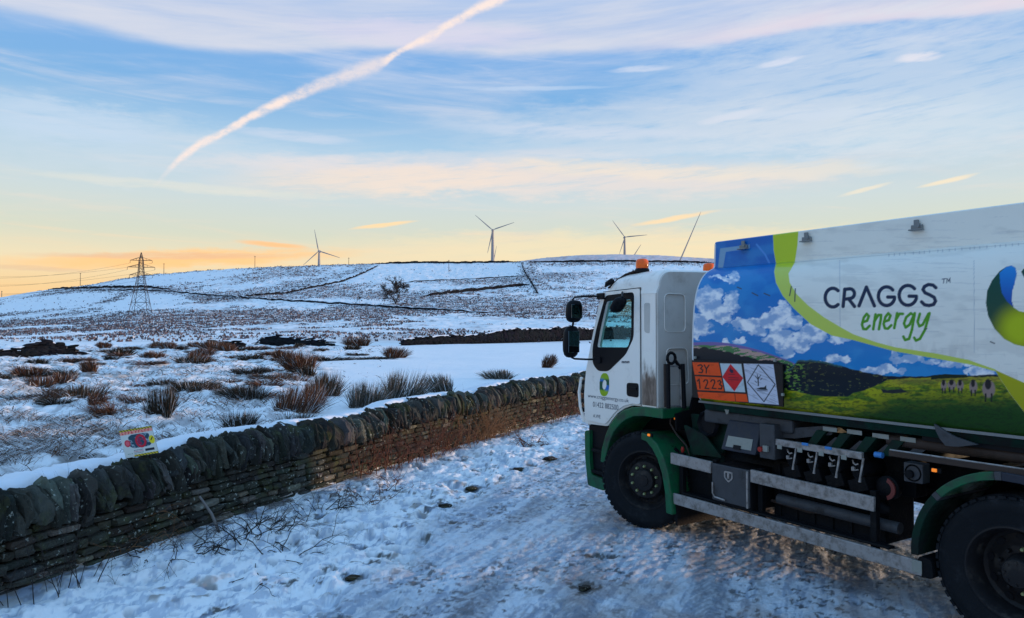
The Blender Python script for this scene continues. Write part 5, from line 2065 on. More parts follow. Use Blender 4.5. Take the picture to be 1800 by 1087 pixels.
# ---- hazard placards
def painted_panel(name, x0, x1, z0, z1, y, step, fn, parent, mat, thick=0.012, mask=None):
    nx = int(abs(x1 - x0) / step) + 1
    nz_ = int(abs(z1 - z0) / step) + 1
    XX, ZZ = np.meshgrid(np.linspace(x0, x1, nx), np.linspace(z0, z1, nz_))
    YY = np.full(XX.shape, y)
    a_, b_ = to_px(XX, YY, ZZ)
    cols = fn(a_, b_, XX, ZZ)
    idx = np.arange(nx * nz_).reshape(nz_, nx)
    Fq = np.stack([idx[:-1, :-1], idx[:-1, 1:], idx[1:, 1:], idx[1:, :-1]], -1).reshape(-1, 4)
    V = np.stack([XX, YY, ZZ], -1).reshape(-1, 3)
    if mask is not None:
        mk = mask(a_, b_, XX, ZZ)
        fk = mk[:-1, :-1] & mk[1:, 1:]
        Fq = Fq[fk.ravel()]
    else:
        # thickness: rim and back
        V = np.concatenate([V, V + np.array([0, -thick, 0])])
        n0 = nx * nz_
        ring = list(idx[0, :]) + list(idx[1:, -1]) + list(idx[-1, -2::-1]) + list(idx[-2:0:-1, 0])
        ring = np.array(ring)
        r2 = np.roll(ring, -1)
        side_ = np.stack([ring, ring + n0, r2 + n0, r2], -1)
        back = np.array([[idx[0, 0] + n0, idx[-1, 0] + n0, idx[-1, -1] + n0, idx[0, -1] + n0]])
        Fq = np.concatenate([Fq, side_, back])
        cols = np.concatenate([cols.reshape(-1, 3), cols.reshape(-1, 3) * 0 + 0.02])
    # winding so that the face looks towards +y
    if (x1 - x0) * (z1 - z0) > 0:
        Fq = Fq[:, ::-1]
    return np_mesh(name, V, Fq, mat, parent, smooth=False, cols=cols.reshape(-1, 3))


M['decal'] = pmat('printed decal', (1, 1, 1), 0.42, var=0.04, scale=8, attr=True, spec=0.35)
OR = (236, 76, 14)


def paint_haz(px, py, XX, ZZ):
    cv = Canvas(px, py, (12, 14, 18))
    cv.mix(soft_poly(px, py, [(1217, 637), (1263, 638), (1268, 661), (1221, 659)]), OR)
    cv.mix(soft_poly(px, py, [(1221.5, 661.5), (1268, 664), (1273, 688), (1226, 686)]), OR)
    cv.mix(soft_poly(px, py, [(1226, 689), (1312, 693), (1315, 707), (1229, 703)]), OR)
    cv.mix(soft_poly(px, py, [(1226, 689), (1314, 693), (1314, 694), (1228, 691)]) * 0.0, OR)
    cv.mix(soft_poly(px, py, [(1265.5, 639), (1303, 640), (1310, 690), (1275, 688)]), (186, 200, 206))
    cv.mix(soft_poly(px, py, [(1284, 640), (1306.5, 665), (1291, 688.5), (1269.5, 663)]), (206, 18, 34))
    # flame
    cv.mix(soft_poly(px, py, [(1285, 656), (1282, 652), (1284, 646), (1286, 650), (1289, 651), (1289, 656)]), (20, 20, 60))
    cv.stroke([(1281, 658), (1291, 658.5)], 1.2, (60, 20, 40))
    for yy in (664, 667.5):
        cv.stroke([(1281, yy), (1298, yy + 0.8)], 1.4, (110, 14, 34))
    cv.stroke([(1291.5, 690), (1293, 706)], 1.1, (30, 14, 14))
    bk = (22, 18, 20)
    w = 2.3
    # 3Y
    cv.stroke([(1227, 643), (1232, 641.5), (1235, 644), (1231.5, 648.3), (1235.5, 651), (1234, 655.5), (1229, 655)], w, bk)
    cv.stroke([(1238, 642), (1241.8, 649), (1241.5, 656)], w, bk)
    cv.stroke([(1246, 642.5), (1241.8, 649)], w, bk)
    # 1223
    cv.stroke([(1226, 670), (1229, 667), (1230.5, 683)], w, bk)
    for x in (1237, 1249.5):
        cv.stroke([(x, 671), (x + 2, 668), (x + 6, 668.5), (x + 7, 672.5), (x + 2.5, 683), (x + 9, 683.5)], w, bk)
    cv.stroke([(1261.5, 670.5), (1265, 669), (1267.5, 672), (1264.8, 676), (1269.3, 679), (1268, 684), (1263, 683.5)], w, bk)
    cv.mix(sstep(fbm(px / 7, py / 5, 340, 3), 0.6, 0.7) * 0.18, (60, 20, 16))
    # hinge mark across the plate
    cv.stroke([(1228, 659.6), (1262, 662)], 1.6, bk)
    # environmental diamond
    cv.mix(soft_poly(px, py, [(1307, 639.5), (1359.5, 640.5), (1369, 712), (1316.5, 707.5)]), (196, 200, 216))
    cv.mix(soft_poly(px, py, [(1307, 639.5), (1359.5, 640.5), (1369, 712), (1316.5, 707.5)]) * sstep(fbm(px / 14, (py - px * 0.4) / 2.2, 341, 3), 0.58, 0.68) * 0.5, (130, 134, 146))
    cv.stroke([(1333, 641.5), (1362.5, 676), (1343, 706.5), (1314, 672.5), (1333, 641.5)], 1.7, (18, 24, 40))
    dk = (20, 34, 44)
    cv.stroke([(1333, 678), (1332.5, 664)], 2.2, dk)
    cv.stroke([(1333, 668), (1328, 662)], 1.3, dk)
    cv.stroke([(1333, 666), (1337, 660)], 1.3, dk)
    cv.stroke([(1332.5, 664), (1331, 658.5)], 1.2, dk)
    cv.stroke([(1330, 673), (1327, 670)], 1.1, dk)
    cv.stroke([(1337, 668), (1339.5, 665)], 1.1, dk)
    cv.mix(soft_poly(px, py, [(1329, 684), (1337, 681), (1343, 681), (1347, 677), (1347, 683), (1350, 686), (1338, 685.5)]), dk)
    cv.stroke([(1331, 687), (1349, 687.6)], 1.0, dk)
    return cv.c


pl0, pl1 = L(1216, 640, 1.222), L(1376, 680, 1.222)
painted_panel('hazard_placard', pl0.x, pl1.x, 1.775, 1.425, 1.222, 0.0034, paint_haz, tank, M['decal'], 0.016)
# small white latches
for (cx, cy) in [(1362, 634), (1222, 629), (1376, 694)]:
    p = L(cx, cy, 1.225)
    mb = MB()
    mb.box(p, (0.022, 0.02, 0.022))
    mb.build('placard_clip', M['label'], tank, bevel=0.003)

# ------------------------------------------------------------------ cab
cab = empty('cab', (0, 0, 0), parent=truck)
XF_Z = [0.28, 0.45, 0.98, 1.34, 1.60, 1.93, 2.35, 2.50, 2.60]
XF_X = [0.845, 0.875, 0.905, 0.925, 0.885, 0.785, 0.645, 0.575, 0.44]


def xf(z):
    return float(np.interp(z, XF_Z, XF_X))


def rounded(poly, r_=0.03, n=4):
    """round the corners of a polygon"""
    out = []
    m = len(poly)
    for i in range(m):
        p0, p1, p2 = Vector(poly[i - 1]), Vector(poly[i]), Vector(poly[(i + 1) % m])
        a, b = (p0 - p1), (p2 - p1)
        k = min(r_, a.length * 0.45, b.length * 0.45)
        a, b = p1 + a.normalized() * k, p1 + b.normalized() * k
        for j in range(n + 1):
            t = j / n
            q = a * (1 - t) ** 2 + p1 * 2 * t * (1 - t) + b * t * t
            out.append((q.x, q.y))
    return out


WIN = rounded([(0.505, 2.44), (0.035, 2.46), (0.045, 1.98), (0.17, 1.80), (0.46, 1.605), (0.64, 1.60), (0.735, 1.68), (0.735, 1.86), (0.655, 2.10)], 0.05)
GLS = rounded([(0.485, 2.375), (0.075, 2.385), (0.08, 2.0), (0.135, 1.875), (0.655, 1.865), (0.60, 2.06)], 0.03)
SIDE = rounded([(-0.285, 1.265), (-0.285, 2.44), (0.595, 2.44), (xf(2.35), 2.35), (xf(2.1) , 2.10), (xf(1.93), 1.93), (xf(1.75), 1.75), (xf(1.6), 1.60), (xf(1.45), 1.45), (xf(1.3), 1.30), (xf(1.1), 1.10), (0.905, 0.985), (0.50, 1.0), (0.42, 1.08), (0.33, 1.16), (0.22, 1.22), (0.08, 1.265)], 0.02, 2)
DOOR = rounded([(-0.045, 1.285), (-0.045, 2.495), (0.565, 2.475), (0.655, 2.25), (xf(1.93) - 0.035, 1.93), (xf(1.6) - 0.035, 1.60), (xf(1.4) - 0.03, 1.40), (0.885, 1.2), (0.87, 1.03), (0.515, 1.02), (0.43, 1.10), (0.34, 1.18), (0.22, 1.245), (0.08, 1.285)], 0.03, 3)
for sg in (1, -1):
    mb = MB()
    mb.plate(SIDE, [GLS], XZ, 1.168 * sg, 1.12 * sg)
    mb.build('side_panel', M['white'], cab, bevel=0.008)
    door = MB()
    door.plate(DOOR, [GLS], XZ, 1.186 * sg, 1.170 * sg)
    dr = door.build('door', M['white'], cab, bevel=0.007)
    mb = MB()
    mb.plate(WIN, [GLS], XZ, 1.190 * sg, 1.184 * sg)
    mb.build('window_surround', M['black'], dr)
    mb = MB()
    mb.plate(GLS, [], XZ, 1.152 * sg, 1.148 * sg)
    mb.build('side_window', M['glass'], dr)
    mb = MB()
    hp2 = L(1108, 682, 1.19)
    mb.plate(rounded([(0.155, 1.50), (-0.03, 1.505), (-0.03, 1.355), (0.155, 1.36)], 0.035), [], XZ, 1.192 * sg, 1.183 * sg)
    mb.box((0.055, 1.198 * sg, 1.445), (0.13, 0.016, 0.03))
    mb.build('handle', M['black'], dr, bevel=0.003)
    # gap round the door
    gap = [(-0.052, 1.27), (-0.052, 2.505), (0.565, 2.485), (0.565, 2.478), (-0.046, 2.497), (-0.046, 1.27)]
    mb = MB()
    mb.plate([(p[0], p[1]) for p in gap], [], XZ, 1.1745 * sg, 1.168 * sg)
    mb.build('door_seal', M['black'], dr)
    # air deflector strip on the rear pillar
    mb = MB()
    mb.plate(rounded([(-0.10, 2.34), (-0.19, 2.34), (-0.18, 2.02), (-0.10, 2.04)], 0.03), [], XZ, 1.1705 * sg, 1.1675 * sg)
    mb.build('pillar_inset', M['cabrear'], cab)

# road grime thrown up on the pillar behind the door
def paint_grime(px, py, XX, ZZ):
    cv = Canvas(px, py, (243, 240, 232))
    t = np.clip((1.80 - ZZ) / 0.34, 0, 1)
    n_ = fbm(XX / 0.05, ZZ / 0.16, 360, 5, 0.6)
    m = sstep(t * 1.15 + (n_ - 0.5) * 1.1, 0.25, 0.95) * np.clip((1.82 - ZZ) / 0.12, 0, 1)
    cv.mix(m * 0.92, (116, 96, 82))
    cv.mix(m * sstep(n_, 0.5, 0.7) * 0.6, (70, 58, 50))
    return cv.c


painted_panel('grime_streaks', -0.062, -0.272, 1.84, 1.285, 1.1705, 0.006, paint_grime, cab, M['decal'], 0.001)

# windscreen and front
def front_pt(y, z, out=0.0):
    k = y / 1.15
    return Vector((xf(z) + 0.03 * (1 - k * k) - 0.05 * max(0, abs(k) - 0.9) * 10 * 0.6 + out, y, z))


mb = MB()
mb.grid(16, 8, lambda u, v: front_pt(-1.12 + 2.24 * u, 1.50 + 0.90 * v, -0.01))
mb.build('windscreen', M['glass'], cab, smooth=60)
mb = MB()
mb.grid(16, 6, lambda u, v: front_pt(-1.15 + 2.30 * u, 0.97 + 0.52 * v))
mb.build('front_panel', M['white'], cab, smooth=60, solid=0.03)
mb = MB()
for k in range(5):
    mb.grid(14, 1, lambda u, v, k=k: front_pt(-0.95 + 1.9 * u, 1.02 + 0.085 * k + 0.055 * v, 0.012))
mb.build('grille', M['black'], cab, smooth=60, solid=0.01)
mb = MB()
mb.grid(16, 2, lambda u, v: front_pt(-1.15 + 2.30 * u, 2.39 + 0.08 * v))
mb.build('windscreen_header', M['white'], cab, smooth=60, solid=0.02)
# corner air guide, white edge seen ahead of the door
mb = MB()
gp = [L(1023, 664, 1.15), L(1019, 690, 1.15), L(1021, 715, 1.15), L(1028, 742, 1.15)]
mb.tube([g_ + Vector((0.01, 0, 0)) for g_ in gp], 0.018, 8)
mb.build('corner_guide', M['white'], cab, smooth=60)
for q in range(4):
    c = L(1026, 672 + q * 16, 1.13)
    mb = MB()
    mb.box(c, (0.05, 0.03, 0.05))
    mb.build('corner_vent', M['black'], cab)

# roof with rounded shoulders
st_x = [(-0.283, 2.66, 1.135), (-0.27, 2.675, 1.15), (-0.22, 2.682, 1.155), (0.0, 2.68, 1.16), (0.25, 2.668, 1.16), (0.40, 2.645, 1.155), (0.48, 2.61, 1.145), (0.54, 2.55, 1.13), (0.59, 2.46, 1.115)]
rings = []
for x, zt, w in st_x:
    ring = [(w + (1.172 - w) * 1.0, 2.435), (w + 0.012, 2.46)]
    Rr = 0.15
    for k in range(9):
        a = R(90 * k / 8)
        ring.append((w - Rr + Rr * math.cos(a), max(2.46, zt - Rr) + (zt - max(2.46, zt - Rr)) * math.sin(a)))
    ring += [(0.6, zt + 0.012), (0.25, zt + 0.02)]
    full = ring + [(-y, z) for y, z in reversed(ring)]
    rings.append([Vector((x, y, z)) for y, z in full])
mb = MB()
m_ = len(rings[0])
vs = [v for r_ in rings for v in r_]
fs = [(i * m_ + k, i * m_ + k + 1, (i + 1) * m_ + k + 1, (i + 1) * m_ + k) for i in range(len(rings) - 1) for k in range(m_ - 1)]
mb.add(vs, fs)
mb.build('roof', M['white'], cab, smooth=45)
# visor
mb = MB()
mb.grid(14, 3, lambda u, v: Vector((0.50 - 0.02 * (abs(u - .5) * 2) ** 2 + 0.12 * (1 - v) - 0.33 * v, -1.08 + 2.16 * u, 2.53 + 0.165 * math.sin(v * 1.5) + 0.005)))
mb.build('sun_visor', M['rust'], cab, smooth=60, solid=0.012)
p = L(1073, 499, 1.12)
mb = MB()
mb.tube([p + Vector((0.06, 0.02, -0.03)), p + Vector((0.03, 0.02, 0.0)), p + Vector((-0.05, 0.02, 0.025)), p + Vector((-0.08, 0.02, 0.03))], [0.012, 0.03, 0.034, 0.012], 8)
mb.build('marker_lamp', M['black'], cab, smooth=60)

# rear wall of the cab
rw = [(y, z) for y, z in [(1.168, 1.265), (1.168, 2.44)]] + [(v.y, v.z) for v in rings[0][2:11]] + [(0.6, 2.672), (-0.6, 2.672)] + [(-v.y, v.z) for v in reversed(rings[0][2:11])] + [(-1.168, 2.44), (-1.168, 1.265)]
recess = rounded([(1.075, 2.43), (0.785, 2.43), (0.785, 2.045), (1.075, 2.045)], 0.06)
recess2 = rounded([(1.05, 1.87), (0.76, 1.87), (0.74, 1.50), (1.05, 1.50)], 0.06)
recess3 = rounded([(-1.075, 2.43), (-0.785, 2.43), (-0.785, 2.045), (-1.075, 2.045)], 0.06)
mb = MB()
mb.plate(rw, [recess, recess2, recess3], YZ, -0.300, -0.283)
mb.build('rear_wall', M['cabrear'], cab, bevel=0.007)
mb = MB()
mb.plate(rw, [], YZ, -0.284, -0.270)
mb.build('rear_inner', M['cabrear'], cab)
for rc in (recess, recess2, recess3):
    cx = sum(p[0] for p in rc) / len(rc)
    cz = sum(p[1] for p in rc) / len(rc)
    o_ = [(cx + (p[0] - cx) * 1.03, cz + (p[1] - cz) * 1.025) for p in rc]
    mb = MB()
    mb.plate(o_, [rc], YZ, -0.306, -0.298)
    mb.build('recess_frame', M['white'], cab, bevel=0.003)
mb = MB()
mb.plate([(-0.27, 1.265), (0.9, 1.265), (0.9, 1.24), (-0.27, 1.24)], [], XZ, 1.10, -1.10)
mb.box((0.5, 0, 1.5), (0.5, 2.1, 0.10))
mb.build('cab_floor', M['black'], cab)

# interior
seatp = empty('interior', (0, 0, 0), parent=cab)
for sy in (0.62, -0.62):
    mb = MB()
    mb.box((0.12, sy, 1.55), (0.46, 0.48, 0.14))
    mb.build('seat', M['seat'], seatp, bevel=0.04)
    mb = MB()
    mb.box((-0.10, sy, 1.86), (0.13, 0.46, 0.56), Matrix.Rotation(R(-8), 3, 'Y'))
    mb.build('backrest', M['seat'], seatp, bevel=0.045)
mb = MB()
mb.box((0.70, 0, 1.56), (0.26, 2.0, 0.24))
mb.build('dashboard', M['black'], seatp, bevel=0.05)
mb = MB()
ct = Vector((0.48, -0.62, 1.80))
pts = []
for k in range(25):
    a = 2 * math.pi * k / 24
    pts.append(ct + Vector((math.sin(a) * 0.20 * 0.55, math.cos(a) * 0.22, math.sin(a) * 0.20)))
mb.tube(pts, 0.014, 6)
mb.tube([ct, ct + Vector((0.14, 0, -0.18))], 0.03, 6)
mb.build('steering_wheel', M['black'], seatp, smooth=60)

# mirrors
mir = empty('mirror_assembly', (0, 0, 0), parent=cab)
YM = 1.40


def mirror_housing(pa, pb, wdt, name):
    """rounded housing from top pa to bottom pb"""
    mb = MB()
    P_, Fc = UB[5]
    Lg = (np.abs(P_) ** 3.6).sum(1) ** (1 / 3.6)
    Q = P_ / Lg[:, None]
    c = (pa + pb) / 2
    hz = (pa - pb).length / 2
    ax = (pa - pb).normalized()
    fw = Vector((1, 0, 0))
    sd = ax.cross(fw).normalized()
    vs = []
    for q in Q:
        tp_ = 1 - 0.10 * abs(q[2]) ** 3
        vs.append(c + fw * (q[0] * wdt[0] / 2 * tp_) + sd * (q[1] * wdt[1] / 2 * tp_) + ax * (q[2] * hz))
    mb.add(vs, [tuple(f) for f in Fc])
    return mb.build(name, M['black'], mir, smooth=60)


m1 = mirror_housing(L(1010, 528, YM), L(1008, 567, YM), (0.10, 0.20), 'wide_angle_mirror')
m2 = mirror_housing(L(1005, 573, YM), L(1003, 629, YM), (0.10, 0.20), 'main_mirror')
M['mirrorface'] = pmat('mirror glass', (0.10, 0.14, 0.16), 0.05, metal=1.0, var=0.02)
for mo, (ta, tb) in ((m1, ((1013, 534), (1012, 561))), (m2, ((1009, 580), (1008, 622)))):
    a_, b_ = L(*ta, YM), L(*tb, YM)
    mb = MB()
    mb.box(((a_ + b_) / 2) * 1.0 + Vector((-0.052 - ((a_.x + b_.x) / 2 - (L(1006, 600, YM).x)) * 1.0, 0, 0)) if False else Vector((L((1010 + 1008) / 2 if mo is m1 else 1004, (ta[1] + tb[1]) / 2, YM).x - 0.0515, YM, (a_.z + b_.z) / 2)), (0.008, 0.15, (a_.z - b_.z) * 0.9))
    mb.build('mirror_glass', M['mirrorface'], mo, bevel=0.003)
mb = MB()
pt = [L(1058, 521, 1.19), L(1030, 521, 1.30), L(1010, 523, YM), L(1005, 530, YM)]
mb.tube(pt, 0.011, 8)
mb.tube([L(1008, 565, YM), L(1006, 576, YM)], 0.012, 8)
pt = [L(1004, 628, YM), L(1010, 631, YM - 0.02), L(1030, 632, 1.28), L(1048, 632, 1.19)]
mb.tube(pt, 0.011, 8)
mb.build('mirror_arm', M['black'], mir, smooth=60)
for q in (L(1056, 521, 1.20), L(1050, 633, 1.20)):
    mb = MB()
    mb.box(q, (0.12, 0.03, 0.07))
    mb.build('mirror_mount', M['black'], mir, bevel=0.01)
# kerb mirror above the door
mb = MB()
a_, b_ = L(1094, 523, 1.30), L(1080, 549, 1.30)
P_, Fc = UB[4]
Lg = (np.abs(P_) ** 2.6).sum(1) ** (1 / 2.6)
Q = P_ / Lg[:, None]
c = (a_ + b_) / 2
ax = (a_ - b_).normalized()
sd = Vector((0, 1, 0))
fw = ax.cross(sd)
mb.add([c + fw * q[0] * 0.040 + sd * q[1] * 0.09 + ax * q[2] * (a_ - b_).length / 2 for q in Q], [tuple(f) for f in Fc])
mb.tube([a_, L(1094, 514, 1.2)], 0.012, 6)
mb.build('kerb_mirror', M['black'], mir, smooth=60)

# beacons
for (x_, y_) in ((0.115, 1.0), (0.115, -0.02)):
    bc = empty('beacon', (0, 0, 0), parent=cab)
    z_ = 2.685
    mb = MB()
    mb.lathe([(0.0, 0.0), (0.075, 0.0), (0.078, 0.03), (0.07, 0.045), (0.0, 0.05)], (x_, y_, z_ - 0.01), 'Z', 20)
    mb.build('beacon_base', M['black'], bc, smooth=40)
    mb = MB()
    mb.lathe([(0.066, 0.0), (0.069, 0.03), (0.066, 0.075), (0.058, 0.095), (0.035, 0.104), (0.0, 0.107)], (x_, y_, z_ + 0.036), 'Z', 24)
    mb.build('beacon_lens', M['beacon'], bc, smooth=50)
mb = MB()
p = L(1115, 479, 1.0)
mb.box(p, (0.04, 0.04, 0.04))
mb.build('antenna_foot', M['black'], cab, bevel=0.008)


# door writing
def text_mesh(body, name, size, parent, mat, x_left, z_base, y, width=None, ext=0.0015):
    cu = bpy.data.curves.new(name, 'FONT')
    cu.body = body
    cu.size = size
    ob = bpy.data.objects.new(name + '_tmp', cu)
    C.objects.link(ob)
    bpy.context.view_layer.update()
    dg = bpy.context.evaluated_depsgraph_get()
    me0 = ob.evaluated_get(dg).to_mesh()
    vs = [v.co.copy() for v in me0.vertices]
    fs = [tuple(f.vertices) for f in me0.polygons]
    wmax = max(v.x for v in vs)
    k = (width / wmax) if width else 1.0
    mb = MB()
    mb.add([Vector((x_left - v.x * k, y, z_base + v.y)) for v in vs], fs)
    ob.evaluated_get(dg).to_mesh_clear()
    bpy.data.objects.remove(ob)
    bpy.data.curves.remove(cu)
    return mb.build(name, mat, parent)


M['ink'] = pmat('dark lettering', (0.03, 0.04, 0.07), 0.5)
near_door = [c_ for c_ in cab.children if c_.name.startswith('door')][0]
text_mesh('www.craggsenergy.co.uk', 'web_address', 0.058, near_door, M['ink'], 0.825, 1.293, 1.1875, 0.70)
text_mesh('01422 882500', 'phone_number', 0.082, near_door, M['ink'], 0.735, 1.195, 1.1875, 0.44)
text_mesh('A.WE', 'small_lettering', 0.055, near_door, M['ink'], 0.73, 1.075, 1.1875, 0.13)
mb = MB()
for k in range(6):
    q = L(1093.5 + k * 2.4, 637, 1.188)
    mb.box(q, (0.012, 0.002, 0.022))
    if k % 2:
        mb.box(q + Vector((0.008, 0, 0.009)), (0.018, 0.002, 0.006))
mb.build('model_badge', M['ink'], near_door)


def paint_logo(px, py, XX, ZZ):
    cv = Canvas(px, py, (60, 160, 40))
    u_ = (0.53 - XX) / 0.085
    v_ = (ZZ - 1.455) / 0.130
    lf = sstep(-u_, -0.15, 0.35)
    rt2 = sstep(u_, -0.15, 0.35)
    cv.mix(lf * (np.abs(v_ - 0.1) < 0.5), (20, 110, 190))
    cv.mix(lf * (v_ < 0.25) * (v_ > -0.5), (0, 80, 60))
    cv.mix(rt2 * (v_ > -0.3) * (v_ < 0.5), (0, 84, 60))
    cv.mix(rt2 * (v_ < 0.0) * (v_ > -0.6), (20, 110, 200))
    cv.mix(sstep(v_, 0.35, 0.6) * 0.9, (150, 180, 10))
    cv.mix(sstep(-v_, 0.35, 0.6) * 0.9, (150, 180, 10))
    return cv.c


def mask_logo(px, py, XX, ZZ):
    u_ = (0.53 - XX) / 0.085
    v_ = (ZZ - 1.455) / 0.130
    w_ = u_ - 0.10 * v_
    outer = (np.abs(w_) ** 2.4 + np.abs(v_) ** 2.4) < 1
    u2 = u_ - 0.28 * v_ - 0.02
    inner = ((u2 / 0.40) ** 2 + (v_ / 0.40) ** 2) < 1
    return outer & ~inner


painted_panel('emblem', 0.62, 0.44, 1.60, 1.31, 1.1878, 0.0035, paint_logo, near_door, M['decal'], mask=mask_logo)

# bumper and steps
mb = MB()
mb.plate(rounded([(0.89, 0.985), (0.885, 0.6), (0.85, 0.31), (0.56, 0.30), (0.53, 0.55), (0.50, 0.85), (0.49, 0.985)], 0.03), [], XZ, 1.12, 1.06)
mb.plate(rounded([(0.89, 0.985), (0.885, 0.6), (0.85, 0.31), (0.56, 0.30), (0.53, 0.55), (0.50, 0.85), (0.49, 0.985)], 0.03), [], XZ, -1.12, -1.06)
mb.box((0.66, 0, 0.62), (0.30, 2.1, 0.6))
mb.build('step_well', M['black'], cab)
mb = MB()
C_ = rounded([(0.915, 0.90), (0.91, 0.6), (0.86, 0.29), (0.57, 0.275), (0.56, 0.40), (0.80, 0.42), (0.825, 0.60), (0.825, 0.92)], 0.03)
mb.plate(C_, [], XZ, 1.165, 1.09)
mb.plate(C_, [], XZ, -1.165, -1.09)
mb.plate([(0.91, 0.9), (0.91, 0.6), (0.86, 0.29), (0.80, 0.29), (0.84, 0.6), (0.84, 0.9)], [], XZ, 1.09, -1.09)
mb.build('bumper', M['green'], cab, bevel=0.02)
for zz in (0.46, 0.70):
    mb = MB()
    mb.box((0.67, 1.135, zz), (0.26, 0.05, 0.035))
    mb.build('step', M['chassis'], cab, bevel=0.006)

# wheel arch
ARC_O = [(0.585, 0.60), (0.56, 0.75), (0.50, 0.90), (0.42, 1.03), (0.32, 1.13), (0.20, 1.205), (0.06, 1.25), (-0.12, 1.27), (-0.40, 1.272)]
ARC_I = [(-0.40, 1.175), (-0.12, 1.175), (0.04, 1.155), (0.16, 1.11), (0.27, 1.04), (0.36, 0.95), (0.43, 0.83), (0.48, 0.70), (0.50, 0.60)]
for sg in (1, -1):
    mb = MB()
    mb.plate(ARC_O + ARC_I, [], XZ, 1.205 * sg, 0.78 * sg)
    mb.build('front_fender', M['green'], cab, bevel=0.02)
    mb = MB()
    GO = [(-0.08, 1.005), (-0.20, 0.985), (-0.31, 0.92), (-0.40, 0.80), (-0.47, 0.64), (-0.51, 0.45), (-0.525, 0.25), (-0.44, 0.25), (-0.425, 0.45), (-0.385, 0.62), (-0.32, 0.76), (-0.24, 0.86), (-0.15, 0.92), (-0.08, 0.935)]
    mb.plate(GO, [], XZ, 1.205 * sg, 0.80 * sg)
    mb.build('mudguard', M['green'], truck, bevel=0.012)
    mb = MB()
    mb.plate([(-0.50, 0.45), (-0.515, 0.14), (-0.545, 0.14), (-0.53, 0.45)], [], XZ, 1.15 * sg, 0.62 * sg)
    mb.build('mud_flap', M['chassis'], truck)
mb = MB()
mb.box((0.0, 0, 0.92), (1.0, 1.5, 0.5))
mb.box((0.05, 0, 1.19), (0.7, 2.2, 0.03))
mb.build('wheelhouse', M['black'], truck)


